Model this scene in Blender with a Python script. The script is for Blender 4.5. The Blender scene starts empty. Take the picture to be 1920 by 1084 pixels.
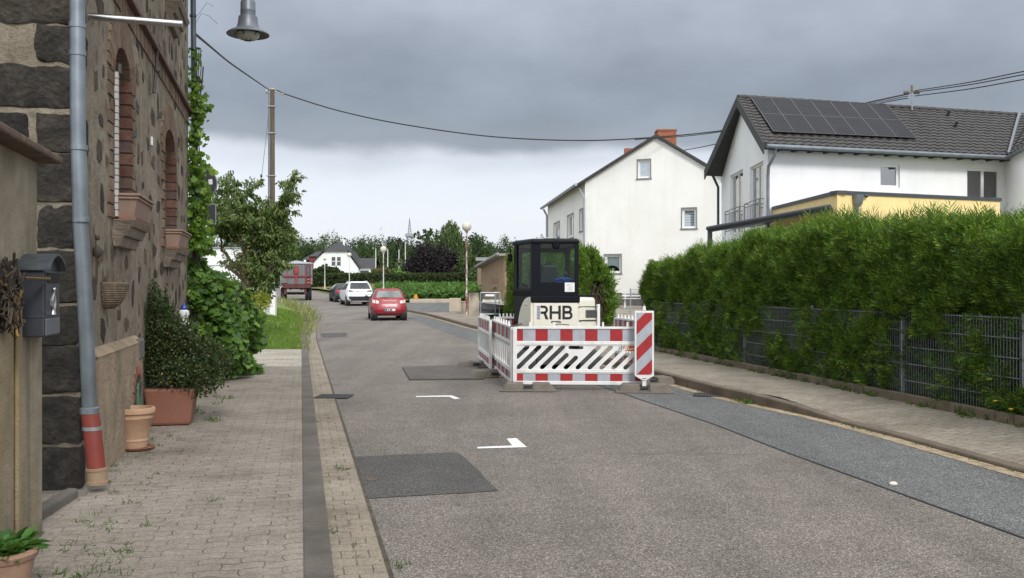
import bpy, math, random
import numpy as np
from mathutils import Vector, Matrix
random.seed(7)
rng = np.random.default_rng(11)
scene = bpy.context.scene
COL = scene.collection
# ------------------------------------------------------------------ camera
F = 1800.0            # focal length in pixels of the 1920 wide photograph
H = 1.55              # eye height
cam_d = bpy.data.cameras.new('camera')
cam = bpy.data.objects.new('camera', cam_d)
COL.objects.link(cam)
cam.location = (0, 0, H)
cam.rotation_euler = (math.radians(90), 0, 0)
cam_d.sensor_fit = 'HORIZONTAL'
cam_d.sensor_width = 36.0
cam_d.lens = 36.0 * F / 1920.0
cam_d.clip_start = 0.1
cam_d.clip_end = 3000
scene.camera = cam
# ------------------------------------------------------------------ sky
SUN_EL, SUN_AZ = math.radians(37), math.radians(160)   # behind the camera, a little to the right
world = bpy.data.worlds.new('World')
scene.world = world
world.use_nodes = True
nt = world.node_tree
nt.nodes.clear()
def wn(t, **k):
    n = nt.nodes.new(t)
    for a, b in k.items(): setattr(n, a, b)
    return n
def wmath(op, a, b=None, clamp=False):
    n = wn('ShaderNodeMath', operation=op, use_clamp=clamp)
    for i, v in enumerate((a, b)):
        if v is None: continue
        if isinstance(v, (int, float)): n.inputs[i].default_value = v
        else: nt.links.new(v, n.inputs[i])
    return n.outputs[0]
sky = wn('ShaderNodeTexSky', sky_type='NISHITA', sun_disc=False)
sky.sun_elevation = SUN_EL
sky.sun_rotation = SUN_AZ
sky.air_density = 1.2; sky.dust_density = 2.5
bg1 = wn('ShaderNodeBackground'); bg1.inputs[1].default_value = 0.1
nt.links.new(sky.outputs[0], bg1.inputs[0])
tc = wn('ShaderNodeTexCoord')
sep = wn('ShaderNodeSeparateXYZ'); nt.links.new(tc.outputs['Generated'], sep.inputs[0])
mp = wn('ShaderNodeMapping'); mp.inputs['Scale'].default_value = (1.0, 1.0, 2.1)
nt.links.new(tc.outputs['Generated'], mp.inputs[0])
n1 = wn('ShaderNodeTexNoise'); n1.inputs['Scale'].default_value = 4.0; n1.inputs['Detail'].default_value = 5; n1.inputs['Roughness'].default_value = .5
nt.links.new(mp.outputs[0], n1.inputs[0])
n2 = wn('ShaderNodeTexNoise'); n2.inputs['Scale'].default_value = 6.5; n2.inputs['Detail'].default_value = 4; n2.inputs['Roughness'].default_value = .5
nt.links.new(mp.outputs[0], n2.inputs[0])
zz = wmath('ADD', sep.outputs['Z'], wmath('MULTIPLY', wmath('SUBTRACT', n1.outputs['Fac'], .5), .085))
# the ragged lower edge of the rain cloud is lower towards the right of the view
zz = wmath('ADD', zz, wmath('MULTIPLY', sep.outputs['X'], .015))
rp = wn('ShaderNodeValToRGB')
cr = rp.color_ramp
cr.interpolation = 'EASE'
stops = [(0.0, (.80, .83, .89)), (.06, (.81, .845, .91)), (.112, (.78, .82, .90)), (.135, (.66, .71, .79)), (.157, (.31, .345, .405)), (.19, (.275, .31, .37)), (.30, (.40, .44, .51)), (.45, (.60, .64, .70)), (.7, (.98, 1.0, 1.03)), (1.0, (1.05, 1.06, 1.08))]
cr.elements[0].position, cr.elements[0].color = stops[0][0], (*stops[0][1], 1)
cr.elements[1].position, cr.elements[1].color = stops[-1][0], (*stops[-1][1], 1)
for p, c in stops[1:-1]:
    e = cr.elements.new(p); e.color = (*c, 1)
nt.links.new(zz, rp.inputs[0])
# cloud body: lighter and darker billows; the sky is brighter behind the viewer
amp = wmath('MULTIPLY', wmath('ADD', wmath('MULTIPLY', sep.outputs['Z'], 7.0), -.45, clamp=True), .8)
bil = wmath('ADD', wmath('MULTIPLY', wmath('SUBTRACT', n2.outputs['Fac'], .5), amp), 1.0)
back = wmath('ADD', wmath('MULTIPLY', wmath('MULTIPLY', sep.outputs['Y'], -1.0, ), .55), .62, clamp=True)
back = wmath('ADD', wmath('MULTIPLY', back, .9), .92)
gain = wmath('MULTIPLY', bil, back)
vm = wn('ShaderNodeVectorMath', operation='SCALE')
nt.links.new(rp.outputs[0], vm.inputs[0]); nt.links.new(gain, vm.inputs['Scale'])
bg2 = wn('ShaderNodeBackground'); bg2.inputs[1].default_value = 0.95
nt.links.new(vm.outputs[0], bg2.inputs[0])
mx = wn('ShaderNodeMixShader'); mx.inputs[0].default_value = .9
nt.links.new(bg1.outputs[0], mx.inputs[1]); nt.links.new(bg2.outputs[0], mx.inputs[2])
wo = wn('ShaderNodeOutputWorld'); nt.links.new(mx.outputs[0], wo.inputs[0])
# ------------------------------------------------------------------ sun (soft, through cloud)
sd = bpy.data.lights.new('sun', 'SUN'); sd.energy = 1.9; sd.angle = math.radians(14); sd.color = (1, .975, .94)
so = bpy.data.objects.new('sun', sd); COL.objects.link(so)
sdir = Vector((math.sin(SUN_AZ) * math.cos(SUN_EL), math.cos(SUN_AZ) * math.cos(SUN_EL), math.sin(SUN_EL)))
so.rotation_euler = sdir.to_track_quat('Z', 'Y').to_euler()
so.location = (0, -20, 30)
vs = scene.view_settings
vs.view_transform = 'Standard'; vs.look = 'None'; vs.exposure = 0.27; vs.gamma = 1.0; vs.use_curve_mapping = False
scene.render.engine = 'CYCLES'
scene.cycles.max_bounces = 6; scene.cycles.diffuse_bounces = 3; scene.cycles.glossy_bounces = 3
scene.cycles.transparent_max_bounces = 8; scene.cycles.transmission_bounces = 4

# ------------------------------------------------------------------ helpers
def P(px, py, Y): return Vector(((px - 960) / F * Y, Y, H - (py - 542) / F * Y))
def X(px, Y): return (px - 960) / F * Y
def Z(py, Y): return H - (py - 542) / F * Y
def G(px, py, z=0.0):
    Y = (H - z) * F / (py - 542)
    return Vector((X(px, Y), Y, z))
V = Vector
ROOTM = {}
def tag(o, label=None, cat=None, group=None, kind=None):
    if label: o['label'] = label
    if cat: o['category'] = cat
    if group: o['group'] = group
    if kind: o['kind'] = kind
    return o
def root(name, loc, label, cat, rotz=0.0, group=None):
    o = bpy.data.objects.new(name, None); COL.objects.link(o)
    o.empty_display_size = .2
    o.location = loc; o.rotation_euler = (0, 0, rotz)
    ROOTM[o.name] = Matrix.Translation(V(loc)) @ Matrix.Rotation(rotz, 4, 'Z')
    return tag(o, label, cat, group)
class Fr:
    """a flat frame: origin, horizontal direction u, outward normal n"""
    def __init__(s, O, E):
        s.O = V((O[0], O[1], 0)); d = V((E[0] - O[0], E[1] - O[1], 0)); s.L = d.length; s.u = d.normalized()
        s.n = V((s.u.y, -s.u.x, 0))
    def p(s, a, n, z): return s.O + s.u * a + s.n * n + V((0, 0, z))
    def a_px(s, px):
        k = (px - 960) / F
        return (k * s.O.y - s.O.x) / (s.u.x - k * s.u.y)
    def z_px(s, px, py):
        a = s.a_px(px); Y = s.O.y + s.u.y * a
        return Z(py, Y)
class MB:
    def __init__(s): s.v = []; s.f = []; s.m = []; s.cur = 0
    def add(s, vs, fs):
        b = len(s.v); s.v.extend([tuple(q) for q in vs])
        for f in fs: s.f.append(tuple(b + i for i in f)); s.m.append(s.cur)
        return s
    def hexa(s, p):
        return s.add(p, [(0, 3, 2, 1), (4, 5, 6, 7), (0, 1, 5, 4), (1, 2, 6, 5), (2, 3, 7, 6), (3, 0, 4, 7)])
    def box(s, x0, x1, y0, y1, z0, z1):
        return s.hexa([(x0, y0, z0), (x1, y0, z0), (x1, y1, z0), (x0, y1, z0), (x0, y0, z1), (x1, y0, z1), (x1, y1, z1), (x0, y1, z1)])
    def fbox(s, fr, a0, a1, n0, n1, z0, z1):
        # n0 outermost
        return s.hexa([fr.p(a0, n1, z0), fr.p(a1, n1, z0), fr.p(a1, n0, z0), fr.p(a0, n0, z0), fr.p(a0, n1, z1), fr.p(a1, n1, z1), fr.p(a1, n0, z1), fr.p(a0, n0, z1)] if n1 > n0 else
                      [fr.p(a0, n0, z0), fr.p(a1, n0, z0), fr.p(a1, n1, z0), fr.p(a0, n1, z0), fr.p(a0, n0, z1), fr.p(a1, n0, z1), fr.p(a1, n1, z1), fr.p(a0, n1, z1)])
    def quad(s, a, b, c, d): return s.add([a, b, c, d], [(0, 1, 2, 3)])
    def poly(s, ps): return s.add(ps, [tuple(range(len(ps)))])
    def slab(s, ps, t):
        """planar polygon (ccw from above/outside) thickened by vector t downwards/inwards"""
        n = len(ps); t = V(t); q = [V(p) for p in ps]
        fs = [tuple(range(n)), tuple(range(2 * n - 1, n - 1, -1))]
        for i in range(n):
            j = (i + 1) % n; fs.append((i, n + i, n + j, j))
        return s.add(q + [p + t for p in q], fs)
    def tube(s, path, r, n=8, cap=True, r2=None):
        path = [V(p) for p in path]; L = len(path); rings = []
        up0 = None
        for i, p in enumerate(path):
            d = (path[min(i + 1, L - 1)] - path[max(i - 1, 0)])
            if d.length < 1e-9: d = V((0, 0, 1))
            d.normalize()
            if up0 is None:
                ref = V((0, 0, 1)) if abs(d.z) < .9 else V((1, 0, 0))
                a = d.cross(ref).normalized()
            else:
                a = (up0 - d * up0.dot(d)).normalized()
            up0 = a; b = d.cross(a)
            rr = r[i] if isinstance(r, (list, tuple)) else (r if r2 is None else r + (r2 - r) * i / (L - 1))
            rings.append([p + (a * math.cos(2 * math.pi * k / n) + b * math.sin(2 * math.pi * k / n)) * rr for k in range(n)])
        vs = [q for R in rings for q in R]; fs = []
        for i in range(L - 1):
            for k in range(n):
                fs.append((i * n + k, i * n + (k + 1) % n, (i + 1) * n + (k + 1) % n, (i + 1) * n + k))
        if cap:
            fs.append(tuple(range(n - 1, -1, -1))); fs.append(tuple((L - 1) * n + k for k in range(n)))
        return s.add(vs, fs)
    def lathe(s, prof, c=(0, 0, 0), n=24, sx=1.0, sy=1.0):
        vs = []; fs = []
        for r, z in prof:
            for k in range(n):
                t = 2 * math.pi * k / n
                vs.append((c[0] + r * math.cos(t) * sx, c[1] + r * math.sin(t) * sy, c[2] + z))
        for i in range(len(prof) - 1):
            for k in range(n):
                fs.append((i * n + k, i * n + (k + 1) % n, (i + 1) * n + (k + 1) % n, (i + 1) * n + k))
        return s.add(vs, fs)
    def ball(s, c, rx, ry=None, rz=None, nu=16, nv=10):
        ry = ry or rx; rz = rz or rx
        prof = [(math.sin(math.pi * i / nv), -math.cos(math.pi * i / nv)) for i in range(nv + 1)]
        vs = []; fs = []
        for r, z in prof:
            for k in range(nu):
                t = 2 * math.pi * k / nu
                vs.append((c[0] + r * math.cos(t) * rx, c[1] + r * math.sin(t) * ry, c[2] + z * rz))
        for i in range(nv):
            for k in range(nu):
                fs.append((i * nu + k, i * nu + (k + 1) % nu, (i + 1) * nu + (k + 1) % nu, (i + 1) * nu + k))
        return s.add(vs, fs)
    def pieces(s, name, mats, parent=None, **k):
        """one object per connected piece"""
        par = list(range(len(s.v)))
        def find(i):
            while par[i] != i: par[i] = par[par[i]]; i = par[i]
            return i
        for f in s.f:
            for i in f[1:]: par[find(i)] = find(f[0])
        grp = {}
        for f, m in zip(s.f, s.m): grp.setdefault(find(f[0]), []).append((f, m))
        out = []
        for g in grp.values():
            b = MB(); ids = sorted({i for f, _ in g for i in f}); mp_ = {i: j for j, i in enumerate(ids)}
            b.v = [s.v[i] for i in ids]; b.f = [tuple(mp_[i] for i in f) for f, _ in g]; b.m = [m for _, m in g]
            out.append(b.build(name, mats, parent, **k))
        return out
    def build(s, name, mats, parent=None, world=True, smooth=None, bevel=0.0):
        me = bpy.data.meshes.new(name)
        vs = s.v
        if parent is not None and world:
            # parent may be a part (which sits at its thing's origin)
            r = parent
            while r.name not in ROOTM and r.parent is not None: r = r.parent
            if r.name in ROOTM:
                Mi = ROOTM[r.name].inverted()
                a = np.array(vs, dtype=float).reshape(-1, 3); m = np.array(Mi)
                vs = (a @ m[:3, :3].T + m[:3, 3]).tolist()
        me.from_pydata(vs, [], s.f)
        if not isinstance(mats, (list, tuple)): mats = [mats]
        for m in mats: me.materials.append(m)
        if any(s.m): me.polygons.foreach_set('material_index', s.m)
        if smooth is not None:
            me.polygons.foreach_set('use_smooth', [True] * len(me.polygons))
            me.set_sharp_from_angle(angle=math.radians(smooth))
        me.validate(); me.update()
        o = bpy.data.objects.new(name, me); COL.objects.link(o)
        if parent is not None: o.parent = parent
        if bevel:
            b = o.modifiers.new('bevel', 'BEVEL'); b.width = bevel; b.segments = 2; b.limit_method = 'ANGLE'; b.angle_limit = math.radians(40)
        return o
def struct(name, mb, m, parent=None, **k):
    o = mb.build(name, m, parent, **k)
    if parent is None: o['kind'] = 'structure'
    return o
def dup(o, loc, label=None, rotz=None, scale=None):
    c = o.copy(); COL.objects.link(c); c.location = loc
    if rotz is not None: c.rotation_euler = (0, 0, rotz)
    if scale is not None: c.scale = scale
    if label: c['label'] = label
    for ch in list(o.children):
        d = ch.copy(); COL.objects.link(d); d.parent = c
        for g in list(ch.children):
            e = g.copy(); COL.objects.link(e); e.parent = d
    return c

# ------------------------------------------------------------------ materials
MATS = {}
class NB:
    def __init__(s, name):
        s.m = bpy.data.materials.new(name); s.m.use_nodes = True; s.t = s.m.node_tree; s.t.nodes.clear()
        s.out = s.t.nodes.new('ShaderNodeOutputMaterial'); s.b = s.t.nodes.new('ShaderNodeBsdfPrincipled')
        s.t.links.new(s.b.outputs[0], s.out.inputs[0])
    def n(s, t, ins=None, **k):
        x = s.t.nodes.new(t)
        for a, b in k.items(): setattr(x, a, b)
        for a, b in (ins or {}).items(): s.set(x, a, b)
        return x
    def set(s, x, a, b):
        if hasattr(b, 'is_output') or isinstance(b, bpy.types.NodeSocket): s.t.links.new(b, x.inputs[a])
        else:
            if isinstance(b, tuple) and len(b) == 3 and x.inputs[a].type == 'RGBA': b = (*b, 1)
            x.inputs[a].default_value = b
    def coord(s, kind='Object'):
        return s.n('ShaderNodeTexCoord').outputs[kind]
    def mapping(s, v, scale=(1, 1, 1), rot=(0, 0, 0), loc=(0, 0, 0)):
        return s.n('ShaderNodeMapping', {'Vector': v, 'Scale': scale, 'Rotation': rot, 'Location': loc}).outputs[0]
    def noise(s, v, sc, det=4, rough=.5, dist=0.0):
        return s.n('ShaderNodeTexNoise', {'Vector': v, 'Scale': sc, 'Detail': det, 'Roughness': rough, 'Distortion': dist}).outputs
    def vor(s, v, sc, feature='F1', out=0, rnd=1.0):
        x = s.n('ShaderNodeTexVoronoi', {'Vector': v, 'Scale': sc, 'Randomness': rnd}, feature=feature)
        return x.outputs[out]
    def math(s, op, a, b=0.0, c=None, clamp=False):
        ins = {0: a, 1: b}
        if c is not None: ins[2] = c
        return s.n('ShaderNodeMath', ins, operation=op, use_clamp=clamp).outputs[0]
    def ramp(s, f, stops, interp='LINEAR'):
        x = s.n('ShaderNodeValToRGB', {'Fac': f}); r = x.color_ramp; r.interpolation = interp
        r.elements[0].position = stops[0][0]; r.elements[0].color = (*stops[0][1], 1)
        r.elements[1].position = stops[-1][0]; r.elements[1].color = (*stops[-1][1], 1)
        for p, c in stops[1:-1]: e = r.elements.new(p); e.color = (*c, 1)
        return x.outputs[0]
    def mix(s, f, a, b, mode='MIX'):
        x = s.n('ShaderNodeMix', data_type='RGBA', blend_type=mode)
        x.clamp_factor = True
        s.set(x, 0, f); s.set(x, 6, a if not isinstance(a, tuple) else (*a, 1)); s.set(x, 7, b if not isinstance(b, tuple) else (*b, 1))
        return x.outputs[2]
    def bump(s, h, dist=.01, strength=1.0):
        s.set(s.b, 'Normal', s.n('ShaderNodeBump', {'Height': h, 'Distance': dist, 'Strength': strength}).outputs[0])
    def fin(s, col, rough=.8, metal=0.0, spec=None):
        s.set(s.b, 'Base Color', col); s.set(s.b, 'Roughness', rough); s.set(s.b, 'Metallic', metal)
        if spec is not None: s.set(s.b, 'Specular IOR Level', spec)
        return s.m
def c3(*a): return tuple(a)
def srgb(r, g, b):
    f = lambda c: ((c / 255 + .055) / 1.055) ** 2.4 if c / 255 > .04045 else c / 255 / 12.92
    return (f(r), f(g), f(b))
def plain(name, col, rough=.6, metal=0.0, var=.15, sc=6.0, bump=0.0, bsc=40.0, spec=None, dirt=0.0, coat=0.0):
    """painted / cast surface with uneven tone, faint dirt and optional grain"""
    k = NB(name); v = k.coord()
    a = k.noise(v, sc, 5, .6)[0]
    lo = tuple(c * (1 - var) for c in col); hi = tuple(min(1, c * (1 + var)) for c in col)
    c = k.ramp(a, [(.3, lo), (.7, hi)])
    if dirt:
        d = k.noise(v, sc * .6, 7, .7)[0]
        c = k.mix(k.math('MULTIPLY', k.ramp(d, [(.5, (0, 0, 0)), (.72, (1, 1, 1))]), dirt), c, (.10, .085, .06))
    if bump: k.bump(k.noise(v, bsc, 4, .6)[0], bump)
    m = k.fin(c, rough, metal, spec)
    if coat: k.set(k.b, 'Coat Weight', coat); k.set(k.b, 'Coat Roughness', .06)
    MATS[name] = m
    return m
def leafmat(name, stops, rough=.55, trans=.25):
    k = NB(name)
    g = k.n('ShaderNodeNewGeometry')
    c = k.ramp(g.outputs['Random Per Island'], stops)
    k.fin(c, rough, 0, .35)
    tr = k.n('ShaderNodeBsdfTranslucent', {'Color': k.mix(.5, c, (.22, .32, .03))})
    mx = k.n('ShaderNodeMixShader', {0: trans, 1: k.b.outputs[0], 2: tr.outputs[0]})
    k.t.links.new(mx.outputs[0], k.out.inputs[0])
    return k.m
def glass(name, tint=(.8, .9, .9), rough=.02, alpha=.75, fres=1.0):
    """window pane: part clear, part mirror"""
    k = NB(name)
    tr = k.n('ShaderNodeBsdfTransparent', {'Color': tint})
    gl = k.n('ShaderNodeBsdfGlossy', {'Color': (1, 1, 1), 'Roughness': rough})
    fr = k.n('ShaderNodeFresnel', {'IOR': 1.6})
    geo = k.n('ShaderNodeNewGeometry')
    fx = k.math('MULTIPLY', fr.outputs[0], k.math('SUBTRACT', 1.0, geo.outputs['Backfacing']))      # no total reflection seen from inside
    f = k.math('ADD', k.math('MULTIPLY', fx, fres), 1 - alpha - .04 * fres, clamp=True)
    mx = k.n('ShaderNodeMixShader', {0: f, 1: tr.outputs[0], 2: gl.outputs[0]})
    k.t.links.new(mx.outputs[0], k.out.inputs[0])
    return k.m
def darkglass(name, col=(.03, .035, .04), rough=.04):
    k = NB(name); v = k.coord(); a = k.noise(v, 1.5, 3)[0]
    c = k.ramp(a, [(.3, tuple(x * .6 for x in col)), (.7, tuple(x * 1.5 for x in col))])
    return k.fin(c, rough, 0, .8)

# ------------------------------------------------------------------ leaf clouds (numpy)
def nrmz(a): return a / np.maximum(np.linalg.norm(a, axis=-1, keepdims=True), 1e-9)
SHAPES = {
    'rhomb': (np.array([[0, 0], [.42, .5], [1, 0], [.42, -.5]]), [(0, 1, 2, 3)]),
    'leaf': (np.array([[0, 0], [.25, .42], [.6, .42], [1, 0], [.6, -.42], [.25, -.42]]), [(0, 1, 2, 3), (0, 3, 4, 5)]),
    'lobed': (np.array([[0, 0], [-.12, .3], [.18, .55], [.42, .36], [.66, .5], [.78, .2], [1, 0], [.78, -.2], [.66, -.5], [.42, -.36], [.18, -.55], [-.12, -.3]]),
              [(0, 1, 2, 3, 4, 5, 6), (0, 6, 7, 8, 9, 10, 11)]),
    'needle': (np.array([[0, .5], [1, 0], [0, -.5]]), [(0, 1, 2)]),
    'blade': (np.array([[0, .5], [.55, .38], [1, 0], [.55, -.38], [0, -.5]]), [(0, 1, 2, 3, 4)]),
}
def leafgeo(p, d, n, ln, wd, shape='leaf', fold=.18, curl=.0):
    """p base points, d growth direction, n face normal; arrays (N,3); ln, wd arrays (N,)"""
    p = np.asarray(p, float); N = len(p)
    d = nrmz(np.asarray(d, float)); n = np.asarray(n, float)
    s = nrmz(np.cross(n, d)); n = np.cross(d, s)
    sh, fs = SHAPES[shape]; K = len(sh)
    u = sh[:, 0][None, :, None]; w = sh[:, 1][None, :, None]
    ln = np.broadcast_to(ln, (N,))[:, None, None]; wd = np.broadcast_to(wd, (N,))[:, None, None]
    co = p[:, None, :] + d[:, None, :] * u * ln + s[:, None, :] * w * wd + n[:, None, :] * (np.abs(w) * wd * fold * 2 - curl * u * u * ln)
    co = co.reshape(-1, 3)
    base = (np.arange(N) * K)
    faces = [(base[:, None] + np.array(f)[None, :]) for f in fs]
    return co, faces
def meshfrom(name, geos, m, parent=None):
    """geos: list of (co, [faces arrays])"""
    cos = []; loops = []; starts = []; off = 0; lo = 0
    for co, faces in geos:
        cos.append(co)
        for f in faces:
            k = f.shape[1]; loops.append((f + off).reshape(-1)); starts.append(lo + np.arange(f.shape[0]) * k); lo += f.size
        off += len(co)
    co = np.concatenate(cos); lp = np.concatenate(loops).astype(np.int32); st = np.concatenate(starts).astype(np.int32)
    if parent is not None:
        r = parent
        while r.name not in ROOTM and r.parent is not None: r = r.parent
        if r.name in ROOTM:
            mm = np.array(ROOTM[r.name].inverted()); co = co @ mm[:3, :3].T + mm[:3, 3]
    me = bpy.data.meshes.new(name)
    me.vertices.add(len(co)); me.vertices.foreach_set('co', co.astype(np.float32).ravel())
    me.loops.add(len(lp)); me.loops.foreach_set('vertex_index', lp)
    me.polygons.add(len(st)); me.polygons.foreach_set('loop_start', st)
    me.update(calc_edges=True)
    for x in (m if isinstance(m, (list, tuple)) else [m]): me.materials.append(x)
    o = bpy.data.objects.new(name, me); COL.objects.link(o)
    if parent is not None: o.parent = parent
    return o
def rdir(N): return nrmz(rng.normal(size=(N, 3)))
def sprays(p, d, n, L, nl=7, wl=.22, jit=.3):
    """flat fan sprays (conifer): returns geo of narrow leaflets"""
    N = len(p); d = nrmz(d + rng.normal(size=(N, 3)) * jit * .4); s = nrmz(np.cross(n, d)); n = np.cross(d, s)
    L = np.broadcast_to(L, (N,))
    ps = []; ds = []; ns = []; ls = []
    for k in range(nl):
        t = (k + .3) / nl * .8
        sg = 0 if k == nl - 1 else (1 if k % 2 else -1)
        a = math.radians(42) * sg
        ps.append(p + d * (L * t)[:, None]); ds.append(d * math.cos(a) + s * math.sin(a) + n * rng.normal(size=(N, 1)) * .18); ns.append(n)
        ls.append(L * (.62 - .35 * t) * rng.uniform(.8, 1.2, N))
    p_ = np.concatenate(ps); l_ = np.concatenate(ls)
    return leafgeo(p_, np.concatenate(ds), np.concatenate(ns), l_, l_ * wl, 'rhomb', .05)
def blobpts(N, c, r, shell=.55):
    """points in an ellipsoid, denser to its surface; also outward dirs"""
    d = rdir(N); rr = (shell + (1 - shell) * rng.random(N) ** .6)[:, None]
    return np.asarray(c) + d * rr * np.asarray(r), d
def crown(name, blobs, m, parent, size, asp=.5, shape='leaf', droop=.3, dens=None):
    """crown of leaf clumps: blobs = list of (centre, radii, number)"""
    geos = []
    for c, r, N in blobs:
        nc = max(3, N // 38)
        cc, cd = blobpts(nc, c, r, .35)
        per = N // nc
        p = np.repeat(cc, per, 0) + rng.normal(size=(nc * per, 3)) * (np.mean(r) * .17)
        out = np.repeat(cd, per, 0)
        d = nrmz(out * .7 + rng.normal(size=p.shape) * .8 + np.array([0, 0, -droop]))
        n = nrmz(out * .5 + rng.normal(size=p.shape) * .6 + np.array([0, 0, .6]))
        l = size * rng.uniform(.6, 1.3, len(p))
        geos.append(leafgeo(p, d, n, l, l * asp, shape))
    return meshfrom(name, geos, m, parent)
def branchpath(a, b, sag=.0, wob=.06, n=6):
    a = V(a); b = V(b); L = (b - a).length; out = []
    for i in range(n + 1):
        t = i / n; p = a.lerp(b, t)
        p += V((random.uniform(-1, 1), random.uniform(-1, 1), random.uniform(-1, 1))) * wob * L * (0 if i in (0,) else 1) * .5
        p.z += sag * L * math.sin(math.pi * t)
        out.append(p)
    return out

# ------------------------------------------------------------------ ground heights and street lines
def h(Y): return float(np.interp(Y, [-50, 38, 44, 65, 76, 100, 125, 160, 700], [0, 0, .1, .38, .6, 1.0, 1.45, 1.7, 1.9]))
KLy = [-8, 30, 42, 52.5, 66, 77, 83, 97, 120, 150]
KLx = [1.93, -6.43, -8.9, -11.3, -15.3, -18.8, -20.6, -25, -32, -42]
KRy = [-8, 5, 8.02, 10.04, 11.48, 12.18, 13.8, 16.4, 37.2, 49, 54.5, 66, 78, 97, 120, 150]
KRx = [7.6, 4.95, 4.28, 3.97, 3.68, 3.45, 2.97, 2.48, -1.45, -4.3, -5.9, -9.2, -12.7, -18.2, -25.2, -35]
SLy = [-8, 5.96, 9.09, 10.9, 13.8, 16, 37, 49, 54.5, 60, 66]
SLx = [5.9, 3.18, 2.60, 2.33, 1.72, 1.28, -2.9, -5.6, -7.1, -8.7, -10.6]
def KL(Y): return float(np.interp(Y, KLy, KLx))
def KR(Y): return float(np.interp(Y, KRy, KRx))
def SL(Y): return float(np.interp(Y, SLy, SLx))
def FX(Y): return 6.945 - .164 * Y      # the fence line on the right
def ywalk(y0, y1, st): 
    n = max(1, int(math.ceil((y1 - y0) / st))); return [y0 + (y1 - y0) * i / n for i in range(n + 1)]
def strip(mb, fl, fr_, y0, y1, zl, zr=None, st=1.0, nx=1):
    """ribbon between two lines; zl / zr are numbers or functions of Y, added to the ground height"""
    zr = zl if zr is None else zr
    f = lambda z, Y: (z(Y) if callable(z) else z) + h(Y)
    ys = ywalk(y0, y1, st); vs = []; fs = []
    for Y in ys:
        for i in range(nx + 1):
            t = i / nx; vs.append((fl(Y) * (1 - t) + fr_(Y) * t, Y, f(zl, Y) * (1 - t) + f(zr, Y) * t))
    w = nx + 1
    for j in range(len(ys) - 1):
        for i in range(nx): fs.append((j * w + i, j * w + i + 1, (j + 1) * w + i + 1, (j + 1) * w + i))
    return mb.add(vs, fs)
def kerbrun(mb, fl, fr_, y0, y1, z0, z1, st=1.0, gap=.006):
    """row of kerb stones between two lines, each a block"""
    g = lambda z, Y: (z(Y) if callable(z) else z) + h(Y)
    y = y0
    while y < y1 - .01:
        a, b = y + gap, min(y + st, y1) - gap
        mb.hexa([(fl(a), a, g(z0, a)), (fr_(a), a, g(z0, a)), (fr_(b), b, g(z0, b)), (fl(b), b, g(z0, b)), (fl(a), a, g(z1, a)), (fr_(a), a, g(z1, a)), (fr_(b), b, g(z1, b)), (fl(b), b, g(z1, b))])
        y += st
    return mb
# ------------------------------------------------------------------ ground materials
def asphalt(name, base, stone, warm, sp=85, worn=.25, crack=True):
    k = NB(name); v = k.coord()
    col = k.n('ShaderNodeSeparateColor', {'Color': k.vor(v, sp, 'F1', 1)}).outputs[0]
    d = k.vor(v, sp, 'F1', 0)
    c = k.ramp(col, [(.0, tuple(x * .55 for x in base)), (.45, base), (.72, warm), (.9, stone), (1, tuple(min(1, x * 1.35) for x in stone))])
    gaps = k.ramp(d, [(.35, (1, 1, 1)), (.75, (.45, .45, .45))])
    c = k.mix(1, c, gaps, 'MULTIPLY')
    big = k.noise(v, .35, 6, .6)[0]
    c = k.mix(1, c, k.ramp(big, [(.3, (1 - worn,) * 3), (.55, (1, 1, 1)), (.75, (1 + worn * .5,) * 3)]), 'MULTIPLY')
    mid = k.noise(v, 3.0, 5, .65)[0]
    c = k.mix(1, c, k.ramp(mid, [(.3, (.88, .87, .86)), (.7, (1.08, 1.08, 1.08))]), 'MULTIPLY')
    # long wheel tracks and stains along the street
    t = k.noise(k.mapping(v, (1.1, .05, 1), (0, 0, -.21)), 1.6, 4, .55)[0]
    c = k.mix(1, c, k.ramp(t, [(.35, (.86, .86, .87)), (.6, (1.05, 1.05, 1.05))]), 'MULTIPLY')
    if crack:
        cv = k.vor(k.mapping(v, (.16, .3, 1), (0, 0, .2)), 1.0, 'DISTANCE_TO_EDGE', 0)
        nn = k.noise(v, 4, 5, .7)[0]
        cf = k.math('LESS_THAN', k.math('ADD', cv, k.math('MULTIPLY', k.math('SUBTRACT', nn, .5), .05)), .0035)
        c = k.mix(k.math('MULTIPLY', cf, .6), c, tuple(x * .35 for x in base))
    k.bump(k.math('SUBTRACT', 1, d), .006, .9)
    return k.fin(c, .85, 0, .3)
M_road = asphalt('road_asphalt', srgb(133, 126, 119), srgb(172, 165, 156), srgb(145, 135, 125), 122, .2, False)
M_strip = asphalt('dark_asphalt', srgb(112, 113, 112), srgb(152, 153, 152), srgb(120, 121, 119), 115, .12, False)
M_patch = asphalt('patch_asphalt', srgb(97, 95, 92), srgb(122, 120, 117), srgb(104, 101, 97), 120, .2, False)
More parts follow.
